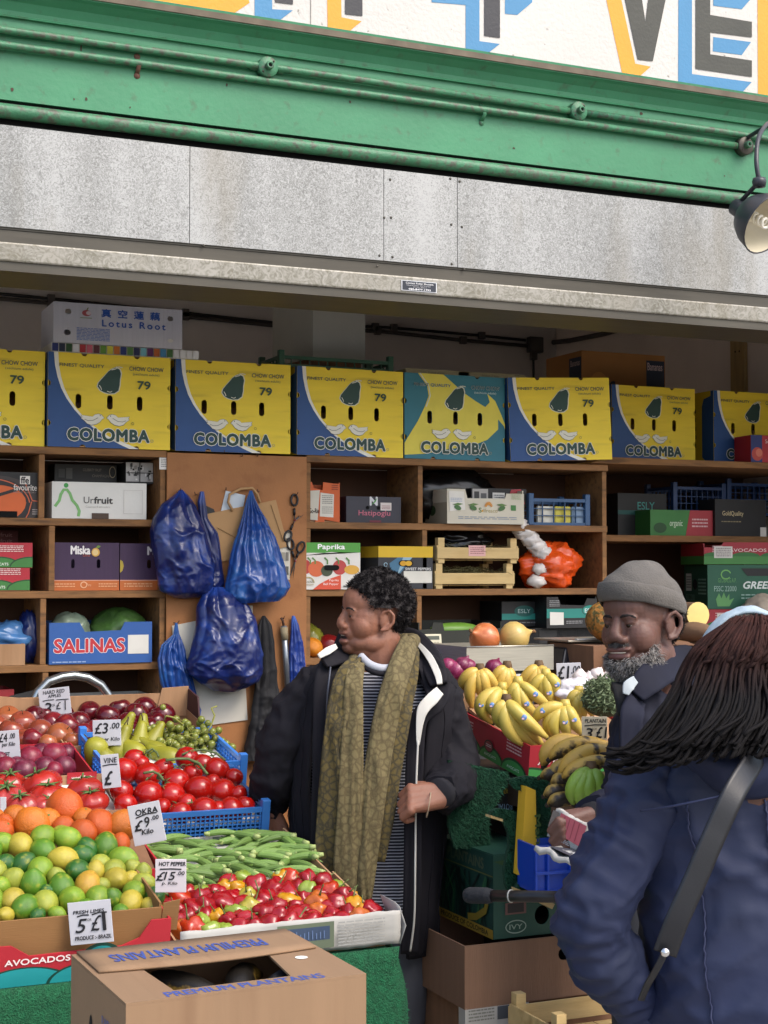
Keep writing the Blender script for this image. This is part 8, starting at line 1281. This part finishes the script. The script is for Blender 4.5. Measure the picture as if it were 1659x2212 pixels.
kb = lambda s, f, u: u < 6.2 and f > -.5 and not (abs(s) < 2.9 and 3.7 < u) and u < 3.0+max(0, (5.5-f))*.9+abs(s)*.25
cm, pts, nrm = head_cap(h2, (0, 3.0, 3.1), (6.0, 6.8, 5.2), kb, BRD, 44, 32, .08, 4.); bd_ = cm.build('beard', MAN, -base); fuzz(pts, nrm, 7000, .011, .0006, BRD, 9, 2., -UP*.4).build('beard_curls', bd_, ); fuzz(pts, nrm, 5500, .013, .0006, BRW, 10, 2., -UP*.4).build('beard_curls', bd_)
cm, pts, nrm = head_cap(h2, (0, 7.4, 6.9), (3.0, 2.1, 1.1), lambda s, f, u: f > 8.2 and u > 6.2 and abs(s) < 2.8, BRD, 24, 16); ms_ = cm.build('moustache', MAN, -base); fuzz(pts, nrm, 300, .007, .0007, BRD, 12, 1.4, -UP*.6).build('moustache_hairs', ms_)
cm, pts, nrm = head_cap(h2, (0, -1.6, 12.6), (7.75, 9.7, 9.0), lambda s, f, u: 5.5 < u < 15 and f < -2.6+max(0, (u-11.5))*1.1 and not (abs(s) > 5 and u < 12.6 and f > -4), HAIR, 40, 28, .06, 6.); hr2 = cm.build('hair', MAN, -base); fuzz(pts, nrm, 4000, .010, .0007, HAIR, 5, 2.).build('hair_curls', hr2)
FEL = M('grey_wool', '#5f5b56', .95, var=.12, vs=30, bump=.35, bs=220)
def beanie():
    rows = []
    for i in range(30):
        t = i/29; row = []
        for k in range(56):
            a = 2*math.pi*k/56; ph = t*math.pi*.5; r = max(0, math.cos(ph))**.8 if t < 1 else 0; tilt = 15.2-2.6*math.sin(a)*-1*(1 if True else 0)
            s = math.cos(a)*8.3*r; f = -1.2+math.sin(a)*10.0*r; u = 14.6+3.4*math.sin(a)*(1-t)+math.sin(ph)*9.6; 
            p = h2.p(s, f-2.0*t, u); d = (p-h2.p(0, -1.2, 14)).normalized(); row.append(p+d*(.004*noise.noise(p*22)+.0035*math.sin(t*9+2*noise.noise(p*9)))-base)
        rows.append(row)
    return MB().grid(rows, FEL, True, cv=True)
bn = beanie().build('beanie', MAN)
rows = []
for i in range(10):
    t = i/9; row = []
    for k in range(56): a = 2*math.pi*k/56; b_ = .55*math.sin(t*math.pi); row.append(h2.p(math.cos(a)*(8.4+b_), -1.2+math.sin(a)*(10.1+b_), 13.5+3.4*math.sin(a)+4.3*t+.25*noise.noise(Vector((a*2, t, 4))))-base)
    rows.append(row)
MB().grid(rows, FEL, True, cv=True).build('folded_brim', bn, solid=.005)
NV2 = cloth('navy_jacket', '#1b1d2c', '#151622', .8, bump=.03, bs=400, spec=.25)
torso([(1445, 1418, 1500, .9), (1462, 1385, 1540, .8), (1500, 1360, 1600, .66), (1560, 1342, 1635, .62), (1650, 1338, 1650, .62), (1760, 1342, 1650, .64), (1900, 1345, 1650, .64), (2050, 1350, 1650, .62)], Dm+.06, NV2, base, MAN, 'jacket', seed=8, amp=.012, fr=8, n=80)
sleeve([atD(1415, 1510, Dm), atD(1390, 1570, Dm-.04), atD(1376, 1660, Dm-.10), atD(1366, 1735, Dm-.14), atD(1318, 1765, Dm-.22), atD(1284, 1772, Dm-.28)], [.06, .082, .080, .074, .064, .052], NV2, base, MAN, 9, .012, 56, 12, rings=.0015, fr=9., dirs=Vector((1, 1, 1)))
MB().tube([atD(1290, 1771, Dm-.27)-base, atD(1278, 1772, Dm-.295)-base], [.046, .043], CUF, 18).build('cuff', MAN)
strip([(1372, 1500, Dm-.13), (1400, 1470, Dm-.11), (1440, 1440, Dm-.04), (1485, 1428, Dm+.06), (1515, 1450, Dm+.10)], [.05, .075, .085, .085, .07], NV2, base, MAN, 'collar', 15, .003, .012, nrm=(-CF+UP*.3).normalized())
strip([(1376, 1510, Dm-.12), (1366, 1540, Dm-.165), (1361, 1600, Dm-.18), (1359, 1700, Dm-.19)], [.05, .06, .05, .04], NV2, base, MAN, 'jacket_front_facing', 16, .004, .01)
strip([(1345, 1482, Dm-.04), (1352, 1500, Dm-.10), (1356, 1545, Dm-.13)], [.06, .06, .05], cloth('black_jumper', '#101014', None, .9), base, MAN, 'jumper_neck', 17, .003, .02); strip([(1372, 1468, Dm-.145), (1358, 1482, Dm-.16), (1352, 1500, Dm-.165)], [.02, .03, .014], cloth('pale_check_shirt', '#a5adb0', '#7f8a90', .8), base, MAN, 'shirt_collar', 18, .001, .006)
legs(base, None, cloth('dark_trousers', '#2a2c33', None, .8), MAN, -CR, r=.09)
# ------------------------------------------------------------ the woman in the blue coat, seen from behind
Db = 3.1; vb = atD(1600, 2000, Db+.05); base = Vector((vb.x, vb.y, 0)); BW = thing('person', 'shopper seen from behind in a blue coat with long dark braids and a pale headband', 'person', base)
h3 = Head((1520, 1470), Db-.0, CF*.94+CR*.28, UP, 1.0, ear=(-7.4, -1.2, 10)); hc = h3.p(0, -1.2, 14); hcq = None
h3.o += atD(1618, 1440, Db)-hc
mb = MB(); h3.build(mb); neck = h3.p(0, -2.5, -2)
elb = atD(1232, 2000, Db-.0); wrb = atD(1395, 2185, Db+.06); shb = atD(1392, 1720, Db)
core(mb, neck-UP*.02, .80, (vb.x, vb.y), arms=[([shb, elb, wrb], [.055, .042, .028]), ([shb+CR*.42, shb+CR*.46-UP*.28, shb+CR*.40-UP*.50], [.055, .042, .028])])
fist(mb, wrb, CR*.7-UP*.6+CF*.2, -CF+CR*.1, .95); fist(mb, shb+CR*.40-UP*.50, -UP, -CF, .95)
fuse(mb, 'body', SK, BW, base, .0045, 3, h3.tone('#5f4033', '#5f3b38')); h3.eyes(BW, base)
BLU2 = M('blue_coat_cloth', '#262e4c', .66, var=.10, vs=5, bump=.03, bs=350, col2='#21283f', c2s=5, c2t=(.4, .7), spec=.35)
CD = Vector((.9, .9, .55))
ct_, cr_ = torso([(1585, 1510, 1735, .85), (1610, 1440, 1800, .75), (1640, 1385, 1860, .66), (1690, 1352, 1900, .58), (1760, 1352, 1910, .58), (1860, 1372, 1905, .62), (1960, 1388, 1900, .66), (2060, 1392, 1900, .70), (2160, 1400, 1910, .74), (2300, 1395, 1930, .78), (2450, 1400, 1940, .8)], Db+.05, BLU2, base, BW, 'coat', seed=21, amp=.020, fr=4.6, n=130, per=10, dirs=Vector((.9, .9, 1.1)))
sleeve([atD(1435, 1660, Db+.02), atD(1398, 1715, Db), atD(1352, 1820, Db-.02), atD(1300, 1930, Db-.04), atD(1282, 2010, Db-.03), atD(1315, 2085, Db), atD(1370, 2155, Db+.05), atD(1405, 2195, Db+.07)], [.066, .086, .086, .082, .080, .076, .066, .055], BLU2, base, BW, 22, .017, 72, 16, rings=.004, fr=6.5, dirs=Vector((.8, .8, 1.2)))
sleeve([atD(1810, 1660, Db+.02), atD(1850, 1720, Db), atD(1890, 1830, Db-.02), atD(1905, 1950, Db-.02), atD(1890, 2080, Db-.05), atD(1850, 2190, Db-.08)], [.066, .088, .088, .082, .076, .06], BLU2, base, BW, 23, .012, 48, 12, rings=.004, fr=10.)
# hood lying on the shoulders
rows = []
for i in range(18):
    t = i/17; row = []
    for k in range(40):
        s = k/39; x = 1470+300*s; y = 1598+t*118*math.sin(s*math.pi)**.6+6; d = Db-.10-.075*math.sin(t*math.pi)*math.sin(s*math.pi)+.05*abs(s-.5); p = atD(x, y, d); row.append(p+(-CF)*fold_disp(p, .010, 31, Vector((1, 1, 1)), 12)-base)
    rows.append(row)
MB().grid(rows, BLU2, True).build('hood', BW, solid=.012)
rows = []
for i in range(8):
    t = i/7; row = []
    for k in range(30): a = math.pi*(-.15+1.3*k/29)+math.pi; c_ = h3.p(0, -2.5, -1.5+t*5.5); row.append(c_+CR*(math.cos(a)*(.088+.006*t))+CF*(math.sin(a)*(.085+.006*t))-base)
    rows.append(row)
MB().grid(rows, BLU2, True).build('collar', BW, solid=.01)
SEAM = cloth('coat_seam', '#1f2747', None, .6)
def seam(pts, r=.0025): mb = MB(); mb.tube([p-base for p in smooth_path([atD(*p) for p in pts], 8)], r, SEAM, 6); mb.build('seam', BW)
seam([(1385, 1752, Db-.175), (1450, 1742, Db-.225), (1520, 1728, Db-.25), (1580, 1715, Db-.255)])
for k_ in (86, 97, 109): seam_col(cr_, k_, 32, len(cr_)-1, SEAM, BW, .0022, .004)
# shoulder strap
def strap(pts, wd, mat, nm, th=.004, off=0):
    P = smooth_path([atD(*p) for p in pts], 10); m = len(P); rows = []
    for i in range(m):
        d = (P[min(i+1, m-1)]-P[max(i-1, 0)]).normalized(); s = d.cross(-CF).normalized(); rows.append([P[i]+s*(wd*(k/6-.5))-CF*off-base for k in range(7)])
    return MB().grid(rows, mat, True).build(nm, BW, solid=th)
LEA = M('black_leather', '#15161b', .42, var=.15, vs=30, bump=.04, bs=260)
SP = [(1660, 1600, Db-.05), (1632, 1640, Db-.19), (1590, 1705, Db-.265), (1545, 1800, Db-.285), (1500, 1905, Db-.295), (1462, 1990, Db-.30), (1436, 2060, Db-.295)]
strap(SP, .043, LEA, 'bag_strap'); strap([(1440, 2050, Db-.303), (1420, 2090, Db-.30), (1400, 2125, Db-.27), (1385, 2160, Db-.22)], .012, LEA, 'strap_tail')
mb = MB(); mb.lathe([(0, .004), (.006, .003), (.008, 0)], M('silver_stud', '#c9c9c9', .2, metal=.9), 12, Matrix.Translation(atD(1437, 2058, Db-.312)-base) @ (-CF).to_track_quat('Z', 'Y').to_matrix().to_4x4()); mb.build('stud', BW)
# braids
DRD = M('dark_braids', '#120d0d', .8, spec=.2, var=.4, vs=60, bump=.25, bs=320, stretch=(1, 1, .4)); nt = DRD.node_tree; tc = nt.nodes.new('ShaderNodeTexCoord'); sp_ = nt.nodes.new('ShaderNodeSeparateXYZ'); nt.links.new(tc.outputs['Object'], sp_.inputs[0]); mr = nt.nodes.new('ShaderNodeMapRange'); mr.inputs[1].default_value = 1.38; mr.inputs[2].default_value = 1.56; nt.links.new(sp_.outputs[2], mr.inputs[0]); mx = nt.nodes.new('ShaderNodeMix'); mx.data_type = 'RGBA'; nt.links.new(mr.outputs[0], mx.inputs[0]); mx.inputs[6].default_value = (*lin('#0d0a0b'), 1); mx.inputs[7].default_value = (*lin('#3a1c15'), 1); rgb = [n for n in nt.nodes if n.type == 'RGB'][0]; nt.links.new(mx.outputs[2], rgb.outputs[0].links[0].to_socket)
cm, pts, nrm = head_cap(h3, (0, -1.3, 13.6), (7.9, 10.0, 9.4), lambda s, f, u: f < 4.5 and u > 4.5, DRD, 40, 28); hr3 = cm.build('hair', BW, -base)
g = random.Random(14)
cen = atD(1618, 1440, Db)
NB = 300
for i in range(NB):
    s = -1.05+2.1*(i+.5)/NB; lay = g.random(); el = g.uniform(.1, 1.15)
    rx, ry, rz_ = .083+.016*lay, .100+.014*lay, .092+.01*lay
    p0 = cen+CR*(math.sin(s*1.1)*math.cos(el)*rx*.9)-CF*(math.cos(s*1.1)*math.cos(el)*ry)+UP*(math.sin(el)*rz_+.015)
    J = lambda: g.uniform(-9, 9)
    p1 = atD(1608+128*s+J(), 1452+J(), Db-.12*math.cos(s*1.1)-.02*lay); p2 = atD(1598+160*s+J(), 1535+J(), Db-.17*math.cos(s*.9)-.035*lay); sw = max(0, -s)
    pe = atD(1556+196*s+J(), 1600+J()*3+sw*34, Db-.19*math.cos(s*.8)-.05*lay)
    r = .0026+.0016*g.random(); P = smooth_path([p0, (p0+p1)/2+(((p0+p1)/2)-cen).normalized()*.016, p1, p2, pe, pe-UP*g.uniform(.0, .018)+CR*(-.03*sw-.012)], 5)
    P = [p+Vector((noise.noise(p*30+Vector((i, 0, 0))), noise.noise(p*30+Vector((0, i, 0))), 0))*.003 for p in P]
    mb = MB(); mb.tube([p-base for p in P], [r]*(len(P)-3)+[r*.9, r*.7, r*.3], DRD, 6); mb.build('braid', hr3, loc=base)
    hr3_ch = hr3.children[-1]
for ch in hr3.children: ch.location = base
HBD = M('pale_blue_headband', '#9fb0ba', .8, var=.12, vs=20, bump=.3, bs=60)
rows = []
for i in range(9):
    t = i/8; row = []
    for k in range(40): a = math.pi*(k/39); yo = -.028+.07*t; rr_ = .112*math.sqrt(1-(yo/.118)**2); bx = cen+CR*(-math.cos(a)*rr_*.86)+UP*(math.sin(a)*rr_*1.02)+CF*yo; row.append(bx+(bx-cen).normalized()*(.004*math.sin(t*math.pi)+.004*noise.noise(bx*40))-base)
    rows.append(row)
MB().grid(rows, HBD, True).build('headband', BW, solid=.006)
legs(base, None, cloth('charcoal_trousers', '#33353d', None, .8), BW, CF, r=.10)
